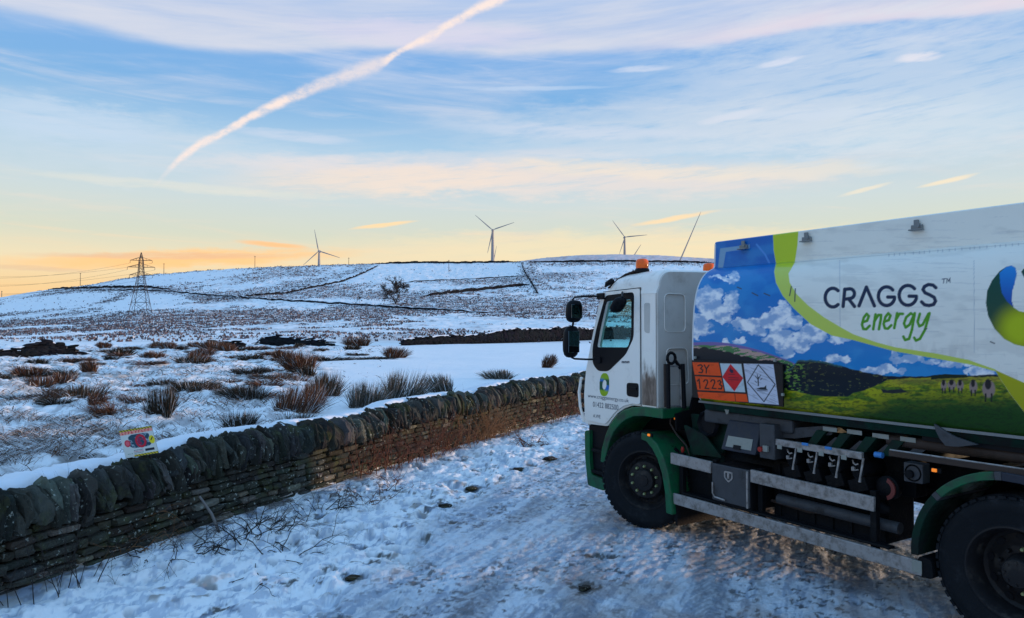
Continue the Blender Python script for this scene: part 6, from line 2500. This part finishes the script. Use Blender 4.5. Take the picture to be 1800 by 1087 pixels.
# ------------------------------------------------------------------ wheels
def wheel(parent, pos, steer=0.0, rear=False, flip=False):
    w = empty('wheel', pos, steer + (math.pi if flip else 0), parent)
    tw = 0.14
    mb = MB()
    prof = [(0.295, -tw * 0.92), (0.33, -tw * 1.0), (0.40, -tw * 1.06), (0.455, -tw * 1.0), (0.485, -tw * 0.86), (0.499, -tw * 0.72)]
    for g0 in (-0.55, -0.18, 0.18, 0.55):
        gw = 0.035
        prof += [(0.502, tw * (g0) - gw / 2 - 0.004), (0.488, tw * g0 - gw / 4), (0.488, tw * g0 + gw / 4), (0.502, tw * (g0) + gw / 2 + 0.004)]
    prof += [(0.499, tw * 0.74), (0.485, tw * 0.88), (0.470, tw * 0.97), (0.466, tw * 0.965), (0.455, tw * 1.02), (0.43, tw * 1.055), (0.405, tw * 1.065), (0.40, tw * 1.05), (0.36, tw * 1.04), (0.325, tw * 0.98), (0.31, tw * 0.97), (0.306, tw * 0.99), (0.297, tw * 0.94)]
    mb.lathe(prof, (0, 0, 0), 'Y', 72)
    # shoulder tread blocks
    for k in range(48):
        a = 2 * math.pi * k / 48
        rot_ = Matrix.Rotation(-a, 3, 'Y')
        for sg in (1, -1):
            mb.box(rot_ @ Vector((0.4855, sg * tw * 0.84, 0)), (0.018, 0.040, 0.044), rot_)
    mb.build('tyre', M['rubber'], w, smooth=35)
    mb = MB()
    rb = 0.0
    if rear:
        prof = [(0.300, 0.128), (0.304, 0.138), (0.292, 0.140), (0.285, 0.128), (0.272, 0.09), (0.262, 0.03), (0.258, -0.02), (0.235, -0.035), (0.20, -0.03), (0.165, -0.01), (0.150, 0.0), (0.115, 0.0)]
    else:
        prof = [(0.300, 0.128), (0.304, 0.138), (0.292, 0.140), (0.284, 0.125), (0.268, 0.10), (0.258, 0.055), (0.245, 0.040), (0.225, 0.045), (0.205, 0.075), (0.195, 0.10), (0.185, 0.112), (0.15, 0.118), (0.115, 0.118)]
    mb.lathe(prof, (0, 0, 0), 'Y', 64)
    mb.lathe([(0.297, -0.13), (0.27, -0.10), (0.26, -0.03)], (0, 0, 0), 'Y', 48)
    mb.build('rim', M['rim'], w, smooth=35)
    # hand holes
    nh = 10
    for k in range(nh):
        mb = MB()
        a = 2 * math.pi * (k + 0.3) / nh
        rr_ = 0.215 if rear else 0.222
        c = Vector((rr_ * math.cos(a), 0, rr_ * math.sin(a)))
        yb = -0.0265 if rear else 0.060
        vs = []
        for j in range(12):
            b_ = 2 * math.pi * j / 12
            rad = Vector((math.cos(a), 0, math.sin(a)))
            tan = Vector((-math.sin(a), 0, math.cos(a)))
            vs.append(c + rad * math.cos(b_) * (0.020 if rear else 0.014) + tan * math.sin(b_) * 0.030 + Vector((0, yb + (0.0 if rear else 0.0), 0)))
        b0 = [v + Vector((0, 0.006, 0)) for v in vs]
        mb.add(vs + b0, [tuple(range(12)), tuple(range(12, 24))] + [(j, (j + 1) % 12, 12 + (j + 1) % 12, 12 + j) for j in range(12)])
        mb.build('hand_hole', M['black'], w)
    # hub
    mb = MB()
    if rear:
        mb.lathe([(0.118, -0.01), (0.112, 0.03), (0.100, 0.075), (0.092, 0.105), (0.085, 0.112), (0.0, 0.114)], (0, 0, 0), 'Y', 32)
        hb_r, hy = 0.098, 0.06
        for k in range(8):
            a = 2 * math.pi * k / 8
            mb.lathe([(0.0, 0.122), (0.010, 0.122), (0.010, 0.105)], (0.070 * math.cos(a), 0, 0.070 * math.sin(a)), 'Y', 6)
    else:
        mb.lathe([(0.118, 0.115), (0.112, 0.150), (0.105, 0.158), (0.06, 0.162), (0.055, 0.172), (0.0, 0.174)], (0, 0, 0), 'Y', 32)
    mb.build('hub', M['rim'], w, smooth=40)
    for k in range(10):
        a = 2 * math.pi * (k + 0.5) / 10
        c = (0.142 * math.cos(a), 0.0 if rear else 0.0, 0.142 * math.sin(a))
        y0 = 0.0 if rear else 0.117
        mb = MB()
        mb.lathe([(0.0, y0 + 0.034), (0.010, y0 + 0.034), (0.0135, y0 + 0.026), (0.0145, y0)], c, 'Y', 6)
        mb.build('wheel_nut', M['nut'] if not rear or k in (2, 3, 7) else M['rim'], w)
    return w


wheel(truck, (0, 1.01, 0.5), R(22))
wheel(truck, (0, -1.01, 0.5), R(18), flip=True)
wheel(truck, (-3.53, 1.01, 0.5), 0, rear=True)
wheel(truck, (-3.53, -1.01, 0.5), 0, rear=True, flip=True)
for sg in (1, -1):       # inner twin wheels
    mb = MB()
    mb.lathe([(0.30, -0.13), (0.40, -0.14), (0.48, -0.12), (0.5, -0.09), (0.5, 0.09), (0.48, 0.12), (0.40, 0.14), (0.30, 0.13)], (-3.53, 0.69 * sg, 0.5), 'Y', 56)
    mb.build('inner_tyre', M['rubber'], truck, smooth=40)

# ------------------------------------------------------------------ chassis, side guards, pipework
ch = empty('chassis', (0, 0, 0), parent=truck)
mb = MB()
for sg in (1, -1):
    mb.box((-2.35, 0.42 * sg, 0.92), (6.0, 0.08, 0.24))
for x in (-0.6, -1.4, -2.2, -3.0, -4.0, -5.0):
    mb.box((x, 0, 0.92), (0.10, 0.8, 0.18))
mb.build('frame_rails', M['chassis'], ch, bevel=0.006)
mb = MB()
for x in (-0.95, -1.6, -2.2, -2.75, -3.5, -4.2, -5.0):
    mb.plate([(-1.0, 1.30), (1.0, 1.30), (0.5, 1.05), (-0.5, 1.05)], [], YZ, x - 0.02, x + 0.02)
mb.build('subframe_ribs', M['dgreen'], ch)
mb = MB()
mb.tube([(0, -0.9, 0.5), (0, 0.9, 0.5)], 0.06, 10)
mb.build('front_axle', M['chassis'], ch, smooth=40)
mb = MB()
mb.tube([(-3.53, -0.9, 0.5), (-3.53, -0.25, 0.5), (-3.53, -0.15, 0.5), (-3.53, 0.15, 0.5), (-3.53, 0.25, 0.5), (-3.53, 0.9, 0.5)], [0.08, 0.08, 0.19, 0.19, 0.08, 0.08], 14)
mb.tube([(-0.4, 0, 0.72), (-3.4, 0, 0.55)], 0.045, 8)
mb.build('rear_axle', M['chassis'], ch, smooth=40)
mb = MB()
mb.box((0.25, 0, 0.95), (1.1, 0.7, 0.5))
mb.build('engine', M['chassis'], ch, bevel=0.04)
mb = MB()
mb.box((-1.08, -0.82, 0.74), (1.0, 0.56, 0.62))
mb.build('fuel_tank', M['chassis'], ch, bevel=0.06)
mb = MB()
mb.box((-2.02, -0.82, 0.74), (0.80, 0.5, 0.62))
mb.build('far_locker', M['chassis'], ch, bevel=0.02)  # far-side box, added deep to block sun and view under the chassis
for (x0_, x1_, zc_) in ((-0.5, -2.6, 0.42), (-0.5, -2.6, 0.80)):  # unseen far-side rails, added to cut the low sun under the truck
    mb = MB()
    mb.box(((x0_ + x1_) / 2, -1.15, zc_), (x0_ - x1_, 0.03, 0.11))
    mb.build('far_guard', M['alu'], ch, bevel=0.005)
mb = MB()
mb.box((-4.75, -0.85, 0.80), (1.0, 0.5, 0.5))
mb.build('rear_locker', M['chassis'], ch, bevel=0.02)
# leaf springs
for sg in (1, -1):
    for cx in (0.0, -3.53):
        mb = MB()
        pts = [Vector((cx - 0.7 + 1.4 * k / 10, 0.52 * sg, 0.60 + 0.16 * (abs(k - 5) / 5) ** 2)) for k in range(11)]
        mb.tube(pts, 0.035, 6)
        mb.build('leaf_spring', M['chassis'], ch)


def bar(p0, p1, h, t, name, mat='alu', parent=ch, y=None):
    """flat rail between two truck-frame points"""
    mb = MB()
    d = (p1 - p0)
    c = (p0 + p1) / 2
    ln = d.length
    mid = Vector((1, 0, 0))
    rot_ = Vector((-1, 0, 0)).rotation_difference(d.normalized()).to_matrix() if d.x < 0 else Vector((1, 0, 0)).rotation_difference(d.normalized()).to_matrix()
    mb.box(c, (ln, t, h), rot_)
    return mb.build(name, M[mat], parent, bevel=0.006)


Yg = 1.16
bar(Vector((-0.475, Yg, 0.795)), Vector((-1.00, Yg, 0.785)), 0.11, 0.03, 'side_guard')
bar(Vector((-1.455, Yg, 0.785)), Vector((-2.60, Yg, 0.765)), 0.11, 0.03, 'side_guard')
bar(Vector((-0.50, Yg, 0.405)), Vector((-2.95, Yg, 0.385)), 0.105, 0.03, 'side_guard', 'alu')
bar(Vector((-0.60, Yg - 0.05, 0.470)), Vector((-2.70, Yg - 0.05, 0.46)), 0.02, 0.08, 'guard_ledge', 'chassis')
mb = MB()
mb.plate(rounded([(-2.93, 0.475), (-3.02, 0.46), (-3.03, 0.33), (-2.90, 0.325)], 0.03), [], XZ, 1.17, 0.98)
mb.build('guard_end_cap', M['chassis'], ch, bevel=0.01)
mb = MB()
mb.box((-2.92, 1.178, 0.395), (0.07, 0.004, 0.085))
mb.build('reflector', M['label'], ch)
for x in (-0.55, -0.98, -1.50, -2.55):
    mb = MB()
    mb.box((x, 1.08, 0.60), (0.05, 0.05, 0.50))
    mb.build('guard_post', M['chassis'], ch, bevel=0.005)
# locker with a pressed lid
mb = MB()
mb.box((-1.24, 0.99, 0.65), (0.42, 0.34, 0.36))
lk = mb.build('locker', M['chassis'], ch, bevel=0.012)
mb = MB()
mb.box((-1.235, 1.172, 0.665), (0.43, 0.02, 0.335))
mb.build('locker_door', M['galv'], lk, bevel=0.012)
mb = MB()
mb.plate(rounded([(-1.17, 0.785), (-1.27, 0.785), (-1.27, 0.725), (-1.22, 0.685), (-1.17, 0.725)], 0.015), [rounded([(-1.185, 0.772), (-1.255, 0.772), (-1.255, 0.730), (-1.22, 0.702), (-1.185, 0.730)], 0.01)], XZ, 1.188, 1.180)
mb.box((-1.22, 1.186, 0.745), (0.022, 0.008, 0.05))
mb.build('lock_plate', M['alu'], lk)
mb = MB()
mb.tube([(-1.035, 1.19, 0.66), (-1.035, 1.19, 0.56), (-1.06, 1.19, 0.53), (-1.18, 1.19, 0.52)], 0.008, 6)
mb.build('handle', M['alu'], lk, smooth=40)
mb = MB()
mb.tube([(-1.435, 1.19, 0.82), (-1.435, 1.19, 0.50)], 0.010, 6)
mb.build('hinge_rod', M['alu'], lk, smooth=40)

# meter cabinet
mb = MB()
def cab_pt(u, v, d):
    return Vector((u, d - (v - 1.0) * 0.35, v))
q0 = [L(1262, 741, 1.1), L(1330, 750, 1.1), L(1318, 806, 1.16), L(1250, 791, 1.16)]
xa, xb = -1.10, -1.49
mbx = [Vector((xa - 0.015, 1.06, 1.235)), Vector((xb, 1.06, 1.235)), Vector((xb, 1.15, 0.965)), Vector((xa, 1.15, 0.965)), Vector((xa - 0.015, 0.75, 1.235)), Vector((xb, 0.75, 1.235)), Vector((xb, 0.75, 0.965)), Vector((xa, 0.75, 0.965))]
mb.add(mbx, [(0, 1, 2, 3), (4, 7, 6, 5), (0, 4, 5, 1), (3, 2, 6, 7), (0, 3, 7, 4), (1, 5, 6, 2)])
mc = mb.build('meter_cabinet', M['gunmetal'], ch, bevel=0.012)
mb = MB()
fc = lambda x, z, o=0.0: Vector((x, 1.06 + (1.235 - z) / 0.27 * 0.09 + o, z))
mb.add([fc(-1.155, 1.095, .004), fc(-1.435, 1.095, .004), fc(-1.44, 1.00, .004), fc(-1.15, 1.00, .004)], [(0, 1, 2, 3)])
mb.build('display_label', M['label'], mc, solid=0.002)
mb = MB()
mb.add([fc(-1.245, 1.025, .008), fc(-1.325, 1.025, .008), fc(-1.325, 0.99, .008), fc(-1.245, 0.99, .008)], [(0, 1, 2, 3)])
mb.build('latch', M['black'], mc, solid=0.006)
mb = MB()
mb.box((-1.60, 0.98, 1.10), (0.16, 0.3, 0.30))
mb.build('control_box', M['galv'], ch, bevel=0.01)
mb = MB()
mb.tube([(-1.555, 1.13, 1.03), (-1.555, 1.17, 1.03)], 0.022, 10)
mb.build('stop_button', M['redp'], ch)
mb = MB()
mb.box((-1.60, 1.145, 1.04), (0.05, 0.02, 0.05))
mb.build('small_sticker', M['label'], ch)
# outlet rail
bar(Vector((-1.66, 1.10, 1.105)), Vector((-2.47, 1.10, 1.10)), 0.055, 0.035, 'outlet_rail')
mb = MB()
mb.plate([(-1.62, 1.20), (-2.10, 1.285), (-2.18, 1.285), (-2.15, 1.215), (-1.98, 1.18), (-1.80, 1.14), (-1.64, 1.13)], [], XZ, 1.02, 1.00)
mb.build('skirt_bracket', M['galv'], ch, bevel=0.004)
vx = [-1.80, -2.00, -2.20, -2.40]
for i, x in enumerate(vx):
    v_ = empty('outlet_valve', (x, 0, 0), parent=ch)
    mb = MB()
    mb.tube([(0.0, 0.80, 0.98), (0.0, 1.00, 0.98), (0.0, 1.06, 0.97)], [0.07, 0.075, 0.055], 12)
    mb.tube([(0.02, 0.95, 1.14), (0.01, 0.97, 1.0), (0.0, 0.97, 0.86)], [0.03, 0.05, 0.06], 10)
    mb.box((0, 0.98, 0.86), (0.15, 0.16, 0.10), Matrix.Rotation(R(20), 3, 'Y'))
    mb.build('valve_body', M['chassis'], v_, smooth=40)
    mb = MB()
    mb.tube([(0.035, 1.07, 1.05), (0.02, 1.08, 1.03), (0.0, 1.085, 1.02), (-0.02, 1.08, 1.03)], 0.007, 6)
    mb.tube([(0.03, 1.07, 1.00), (0.01, 1.08, 0.975), (-0.02, 1.08, 0.985)], 0.006, 6)
    mb.box((0.025, 1.075, 0.985), (0.025, 0.02, 0.03))
    mb.build('coupling', M['alu'], v_, smooth=40)
    mb = MB()
    mb.tube([(-0.075, 1.10, 1.085), (-0.07, 1.11, 1.02), (-0.06, 1.12, 0.94), (-0.055, 1.12, 0.90)], [0.010, 0.009, 0.008, 0.011], 7)
    mb.build('lever', M['alu'], v_, smooth=60)
    mb = MB()
    mb.box((0.075, 1.122, 1.07), (0.045, 0.006, 0.035))
    mb.build('tag', M['label'], v_)
    mb = MB()
    mb.tube([(0.05, 1.03, 0.93), (0.0, 1.05, 0.90), (-0.03, 1.03, 0.83)], 0.010, 6)
    mb.tube([(0.07, 1.0, 0.93), (0.03, 1.02, 0.87), (0.0, 1.0, 0.82)], 0.010, 6)
    mb.build('hose', M['black'], v_, smooth=60)
# compartment plates and fins under the trim
for i, (cx, cy, w_) in enumerate([(1459, 755, .125), (1502, 760, .125), (1548, 767, .13), (1596, 773, .115)]):
    p = L(cx, cy, 1.04)
    mb = MB()
    mb.box(p, (w_, 0.006, 0.034))
    mb.build('compartment_plate', M['label'], ch)
    mb = MB()
    mb.plate([(p.x + 0.02, 1.245), (p.x + 0.11, 1.245), (p.x + 0.20, 1.12), (p.x + 0.12, 1.12)], [], XZ, 1.06, 0.9)
    mb.build('green_fin', M['dgreen'], ch)
    mb = MB()
    mb.plate([(p.x - 0.03, 1.20), (p.x - 0.12, 1.20), (p.x - 0.02, 1.12), (p.x + 0.06, 1.12)], [], XZ, 1.02, 1.015)
    mb.build('catch_plate', M['galv'], ch)
for cx, cy in ((1415, 781), (1456, 788)):
    p = L(cx, cy, 1.12)
    mb = MB()
    mb.box(p, (0.06, 0.006, 0.022))
    mb.build('flow_label', M['bluep'], ch)
mb = MB()
p = L(1545, 800, 1.08)
mb.tube([p + Vector((0.03, 0, 0)), p + Vector((-0.03, 0, 0))], 0.022, 10)
mb.build('blue_cap', M['bluep'], ch, smooth=40)
mb = MB()
mb.box((-1.30, 0.9, 1.24), (1.0, 0.3, 0.12))
mb.build('underside_panel', M['galv'], ch, bevel=0.02)
# hose tray and long rail above the rear wheel
mb = MB()
mb.tube([Vector((-2.62, 1.00, 1.235)), Vector((-5.2, 1.00, 1.235))], 0.042, 12)
mb.build('hose_tube', M['rust'], ch, smooth=40)
bar(Vector((-2.72, 1.16, 1.165)), Vector((-5.2, 1.16, 1.165)), 0.045, 0.03, 'side_rail', 'rust')
mb = MB()
mb.tube([Vector((-2.73, 1.172, 1.19)), Vector((-5.2, 1.172, 1.19))], 0.006, 6)
mb.build('rail_edge', M['alu'], ch)
mb = MB()
mb.box((-4.0, 0.95, 1.33), (2.2, 0.2, 0.12))
mb.build('hose_locker', M['black'], ch)
# curved saddle plate
pts = [(1642, 745), (1645, 758), (1652, 772), (1662, 784), (1685, 786), (1720, 782), (1700, 775), (1680, 768), (1665, 760), (1652, 751)]
mb = MB()
mb.plate([(L(a, b, 1.13).x, L(a, b, 1.13).z) for a, b in pts], [], XZ, 1.135, 1.11)
mb.build('saddle_plate', M['galv'], ch, bevel=0.004)
# coupling box, filler and side lamps
p0_, p1_ = L(1588, 812, 1.12), L(1622, 852, 1.12)
mb = MB()
mb.box((p0_ + p1_) / 2 + Vector((0, -0.05, 0)), (abs(p0_.x - p1_.x), 0.10, abs(p0_.z - p1_.z)))
cb = mb.build('coupling_box', M['galv'], ch, bevel=0.008)
mb = MB()
c = (p0_ + p1_) / 2
mb.lathe([(0.0, 0.025), (0.03, 0.025), (0.03, 0.0)], (c.x + 0.02, c.y, c.z - 0.01), 'Y', 14)
mb.lathe([(0.050, 0.0), (0.056, 0.012), (0.062, 0.0)], (c.x, c.y, c.z), 'Y', 20)
mb.build('coupling_socket', M['chassis'], cb, smooth=40)
p = L(1560, 858, 1.0)
mb = MB()
mb.lathe([(0.0, 0.03), (0.05, 0.03), (0.075, 0.01), (0.09, 0.0), (0.09, -0.05), (0.0, -0.05)], p, 'Y', 18)
fl_ = mb.build('filler_cap', M['chassis'], ch, smooth=40)
mb = MB()
a0 = [(p.x + 0.085 * math.cos(a), p.z + 0.085 * math.sin(a)) for a in np.linspace(1.9, 4.4, 12)]
a1 = [(p.x + 0.055 * math.cos(a), p.z + 0.055 * math.sin(a)) for a in np.linspace(4.4, 1.9, 12)]
mb.plate(a0 + a1, [], XZ, 1.045, 1.03)
mb.build('red_sector', M['reddull'], fl_)
for (cx, cy, y_) in [(1646, 827, 1.14), (1190, 736, 1.0), (1143, 765, 1.22)]:
    p = L(cx, cy, y_)
    mb = MB()
    mb.box(p, (0.075, 0.02, 0.035))
    sl = mb.build('side_lamp', M['chassis'], ch, bevel=0.006)
    mb = MB()
    mb.box(p + Vector((0.008, 0.012, 0)), (0.035, 0.012, 0.024))
    mb.build('lamp_lens', M['amber'], sl, bevel=0.004)
p = L(1200, 791, 1.05)
mb = MB()
mb.tube([p + Vector((0, 0, 0.03)), p, p - Vector((0, 0, 0.03))], [0.012, 0.02, 0.012], 10)
mb.build('red_air_cap', M['redp'], ch, smooth=50)
mb = MB()
cbp = [L(1180, 722, 1.05), L(1178, 745, 1.06), L(1190, 765, 1.06), L(1206, 783, 1.05), L(1212, 800, 1.03)]
mb.tube(cbp, 0.008, 6)
mb.build('air_line', M['rust'], ch, smooth=60)
# snorkel and lifting frame behind the cab
sn = empty('cab_lift_frame', (0, 0, 0), parent=truck)
xs0 = -0.38
for (pxa, col_) in ((1169, 'rust'), (1197, 'alu')):
    mb = MB()
    mb.tube([LX(pxa, 640, xs0), LX(pxa + 1, 716, xs0)], 0.016, 8)
    mb.build('upright', M[col_], sn, smooth=50)
mb = MB()
for a_, b_ in (((1174, 640), (1175, 718)), ((1200, 640), (1203, 718))):
    mb.tube([LX(*a_, xs0 - 0.05), LX(*b_, xs0 - 0.05)], 0.022, 8)
mb.build('black_post', M['black'], sn, smooth=50)
for py_ in (644, 714):
    mb = MB()
    mb.tube([LX(1172, py_, xs0), LX(1199, py_, xs0)], 0.010, 6)
    mb.build('crosspiece', M['alu'], sn)
mb = MB()
cc = LX(1180, 630, xs0)
pts = [cc + Vector((0, 0.055 * math.cos(a), 0.055 * math.sin(a))) for a in np.linspace(0, 2 * math.pi, 19)]
mb.tube(pts, 0.016, 6)
mb.tube([cc + Vector((0, -0.05, -0.02)), LX(1193, 642, xs0), LX(1196, 648, xs0)], 0.018, 6)
mb.build('coiled_hose', M['black'], sn, smooth=60)
mb = MB()
mb.plate([(0.80, 1.45), (0.50, 1.27), (0.45, 1.05), (1.05, 1.05), (1.06, 1.22), (0.86, 1.25)], [], YZ, -0.44, -0.42)
mb.build('gearbox_cover', M['chassis'], sn)
mb = MB()
pts_o = [(-0.50, 1.22), (-0.95, 1.22), (-1.02, 1.08), (-0.92, 0.88), (-0.55, 0.86)]
mb.plate(pts_o, [], XZ, 0.92, 0.88)
mb.build('tank_front_bracket', M['dgreen'], ch, bevel=0.01)
mb = MB()
cpt = L(1245, 745, 0.98)
mb.lathe([(0.10, 0.0), (0.12, 0.03), (0.14, 0.0), (0.10, -0.02)], cpt, 'Y', 8)
mb.lathe([(0.0, 0.0), (0.10, 0.0)], cpt, 'Y', 10)
mb.build('air_filter', M['black'], ch, smooth=40)
mb = MB()
mb.tube([L(1240, 770, 0.9), L(1220, 790, 0.92), L(1228, 820, 0.9)], 0.05, 10)
mb.build('air_reservoir', M['dgreen'], ch, smooth=50)
mb = MB()
mb.plate(rounded([(-0.50, 1.12), (-0.78, 1.05), (-1.0, 0.86), (-0.62, 0.84)], 0.03), [], XZ, 1.02, 1.0)
mb.build('green_shield', M['dgreen'], ch)
# white tab under the tank nose
p = L(1277, 718, 1.08)
mb = MB()
mb.plate([(p.x + 0.045, p.z + 0.05), (p.x - 0.045, p.z + 0.03), (p.x - 0.02, p.z - 0.05), (p.x - 0.0, p.z - 0.055)], [], XZ, 1.085, 1.075)
mb.build('earth_tab', M['label'], ch)
# exhaust pipe and reservoir low down
mb = MB()
mb.tube([Vector((-1.62, 1.0, 0.60)), Vector((-2.70, 1.0, 0.585))], 0.045, 12)
mb.build('low_pipe', M['galv'], ch, smooth=40)
mb = MB()
mb.tube([Vector((-2.05, 0.95, 0.70)), Vector((-2.55, 0.95, 0.69)), Vector((-2.60, 0.95, 0.69))], [0.055, 0.055, 0.03], 14)
mb.build('reservoir', M['chassis'], ch, smooth=40)
mb = MB()
mb.tube([Vector((-0.9, 0.75, 0.80)), Vector((-1.9, 0.75, 0.80))], 0.13, 16)
mb.build('air_tank', M['chassis'], ch, smooth=40)
mb = MB()
mb.box((-1.95, 0.70, 0.98), (1.5, 0.16, 0.40))
mb.build('valve_backing', M['chassis'], ch, bevel=0.01)
mb = MB()
mb.box((-0.80, 0.75, 0.66), (0.50, 0.35, 0.24))
mb.build('battery_box', M['dgreen'], ch, bevel=0.015)
mb = MB()
mb.box((-2.02, 0.72, 0.66), (1.05, 0.42, 0.52))
ph = mb.build('underfloor_infill', M['chassis'], ch, bevel=0.04)  # added dark box standing in for the gloom between the rails
for k in range(6):
    mb = MB()
    mb.box((-1.58 - 0.17 * k, 0.935, 0.66), (0.025, 0.02, 0.46))
    mb.build('infill_rib', M['chassis'], ph, bevel=0.004)
mb = MB()
for zz in (0.56, 0.74):
    mb.tube([(-1.52, 0.97, zz), (-1.9, 0.975, zz - 0.02), (-2.2, 0.96, zz + 0.02), (-2.5, 0.97, zz)], 0.014, 6)
    mb.build('drain_hose', M['rust'], ph, smooth=60)
    mb = MB()
mb = MB()
mb.box((-0.78, 0.78, 0.58), (0.52, 0.40, 0.34))
mb.build('front_infill', M['chassis'], ch, bevel=0.03)  # second added dark box, for the gloom behind the front rails
# rear mudguards: three bolted sections, the middle one cleaner green
for sg in (1, -1):
    rg = empty('rear_mudguard', (0, 0, 0), parent=truck)
    cx, cz, ro, ri = -3.53, 0.50, 0.655, 0.60
    for (a0_, a1_, mt) in ((-2, 40, 'dgreen'), (40, 44, 'galv'), (44, 82, 'green'), (82, 86, 'galv'), (86, 178, 'gunmetal')):
        mb = MB()
        o_ = [(cx + ro * math.cos(R(a)) * 0.98, cz + ro * math.sin(R(a))) for a in np.linspace(a0_, a1_, 10)]
        i_ = [(cx + ri * math.cos(R(a)) * 0.98, cz + ri * math.sin(R(a))) for a in np.linspace(a1_, a0_, 10)]
        mb.plate(o_ + i_, [], XZ, 1.20 * sg, 0.52 * sg)
        mb.build('guard_section', M[mt], rg, bevel=0.006)


# ================================================================== WARNING SIGN BEHIND THE WALL
def paint_sign(px, py, XX, ZZ):
    """XX 0..1 across, ZZ 0..1 up"""
    cv = Canvas(XX * 100, ZZ * 88, (206, 210, 204))
    x, y = XX * 100, ZZ * 88
    stripe = ((x + y) % 9) < 4.2
    for m in ((y > 82), (y < 6) & (x > 28)):
        cv.mix(m * 1.0, (214, 190, 30))
        cv.mix((m & stripe) * 1.0, (24, 24, 26))
    cv.mix(((y > 72) & (y < 81.5)) * 1.0, (232, 150, 132))
    # a line of red capitals (too small to read in the photo)
    for k in range(9):
        x0 = 7 + k * 9.6 + (3 if k > 3 else 0)
        cv.stroke([(x0, 73), (x0, 80)], 2.0, (206, 26, 44))
        cv.stroke([(x0, 80 if k % 2 else 76.5), (x0 + 4, 80 if k % 3 else 73)], 1.8, (206, 26, 44))
    dk = ((x > 22) & (x < 86) & (y > 26) & (y < 70)) & ((np.abs(x - 55) / 40) ** 2 + (np.abs(y - 48) / 26) ** 2 < 1)
    cv.mix(dk * 1.0, (20, 66, 84))
    n_ = fbm(x / 8, y / 8, 351, 3)
    cv.mix(dk * sstep(n_, 0.5, 0.6), (150, 170, 180))
    cv.mix(dk * sstep(n_, 0.62, 0.7), (10, 30, 50))
    cv.mix(np.clip(9.5 - np.hypot(x - 16, (y - 44) * 0.8), 0, 1), (200, 24, 48))
    cv.mix(np.clip(6.5 - np.hypot(x - 16, (y - 44) * 0.8), 0, 1), (226, 90, 104))
    rr = np.hypot((x - 57) / 17, (y - 46) / 22)
    ring = np.clip(1 - np.abs(rr - 0.80) / 0.20, 0, 1)
    cv.mix(sstep(ring, 0.0, 0.25), (196, 12, 46))
    cv.mix((rr < 0.6) & (n_ > 0.48), (150, 20, 70))
    cv.mix(np.clip(10 - np.hypot((x - 91) * 1.1, (y - 45) * 0.72), 0, 1), (226, 206, 16))
    cv.stroke([(88, 44), (94, 52)], 3.2, (24, 26, 20))
    cv.mix(((x > 64) & (x < 92) & (y > 12) & (y < 20)) * 1.0, (22, 26, 40))
    for yy, c in ((19, (70, 80, 90)), (15, (190, 70, 80)), (11, (90, 110, 110))):
        cv.mix(((x > 30) & (x < 58) & (np.abs(y - yy) < 1.1) & ((x * 0.7) % 3 < 2.2)) * 1.0, c)
    for k in range(4):
        cv.mix(((x > 10 + k * 4) & (x < 12 + k * 4) & (y > 9) & (y < 12)) * 1.0, (60, 120, 90))
    return cv.c


u_s = (242 - 900) / F
yy = np.linspace(4, 12, 800)
y_s = float(yy[np.argmin(np.abs((wall_x(yy) - 0.16) / yy - u_s))])
sgn_root = empty('warning_sign', (0, 0, 0))
r_bl, r_br, r_tl = ray(221, 806), ray(276, 797), ray(209, 758)
Dp = y_s
bl_ = Vector((r_bl[0] * Dp / r_bl[1], Dp, H + r_bl[2] * Dp / r_bl[1]))
br_ = Vector((r_br[0] * Dp / r_br[1], Dp + 0.03, H + r_br[2] * Dp / r_br[1]))
tl_ = Vector((r_tl[0] * (Dp + 0.09) / r_tl[1], Dp + 0.09, H + r_tl[2] * (Dp + 0.09) / r_tl[1]))
sgn_root.location = bl_
NX_, NZ_ = 90, 80
U_, V_ = np.meshgrid(np.linspace(0, 1, NX_), np.linspace(0, 1, NZ_))
ex, ez = np.array(br_ - bl_), np.array(tl_ - bl_)
Pn = U_[..., None] * ex + V_[..., None] * ez
cl_ = paint_sign(None, None, U_, V_).reshape(-1, 3)
idx = np.arange(NX_ * NZ_).reshape(NZ_, NX_)
Fq = np.stack([idx[:-1, :-1], idx[:-1, 1:], idx[1:, 1:], idx[1:, :-1]], -1).reshape(-1, 4)
o = np_mesh('printed_face', Pn.reshape(-1, 3), Fq, M['decal'], sgn_root, smooth=False, cols=cl_)
mb = MB()
nn = Vector(np.cross(ex, ez)).normalized()
q = [Vector((0, 0, 0)), Vector(ex), Vector(ex + ez), Vector(ez)]
off_ = nn * (-0.003)
mb.add([v + off_ for v in q] + [v + off_ - nn * 0.008 for v in q], [(0, 1, 2, 3), (7, 6, 5, 4), (0, 4, 5, 1), (1, 5, 6, 2), (2, 6, 7, 3), (3, 7, 4, 0)])
mb.build('board', M['label'], sgn_root)
mb = MB()
for f in (0.2, 0.8):
    b0 = Vector(ex * f) - nn * 0.02
    mb.tube([b0 + Vector(ez) * 0.8, b0 + Vector((0, 0.03, -0.35))], 0.011, 6)
mb.build('stake', M['bark'], sgn_root)
tag(sgn_root, 'small tilted warning sign with yellow-black striped edges and red ring on the wall', 'sign')
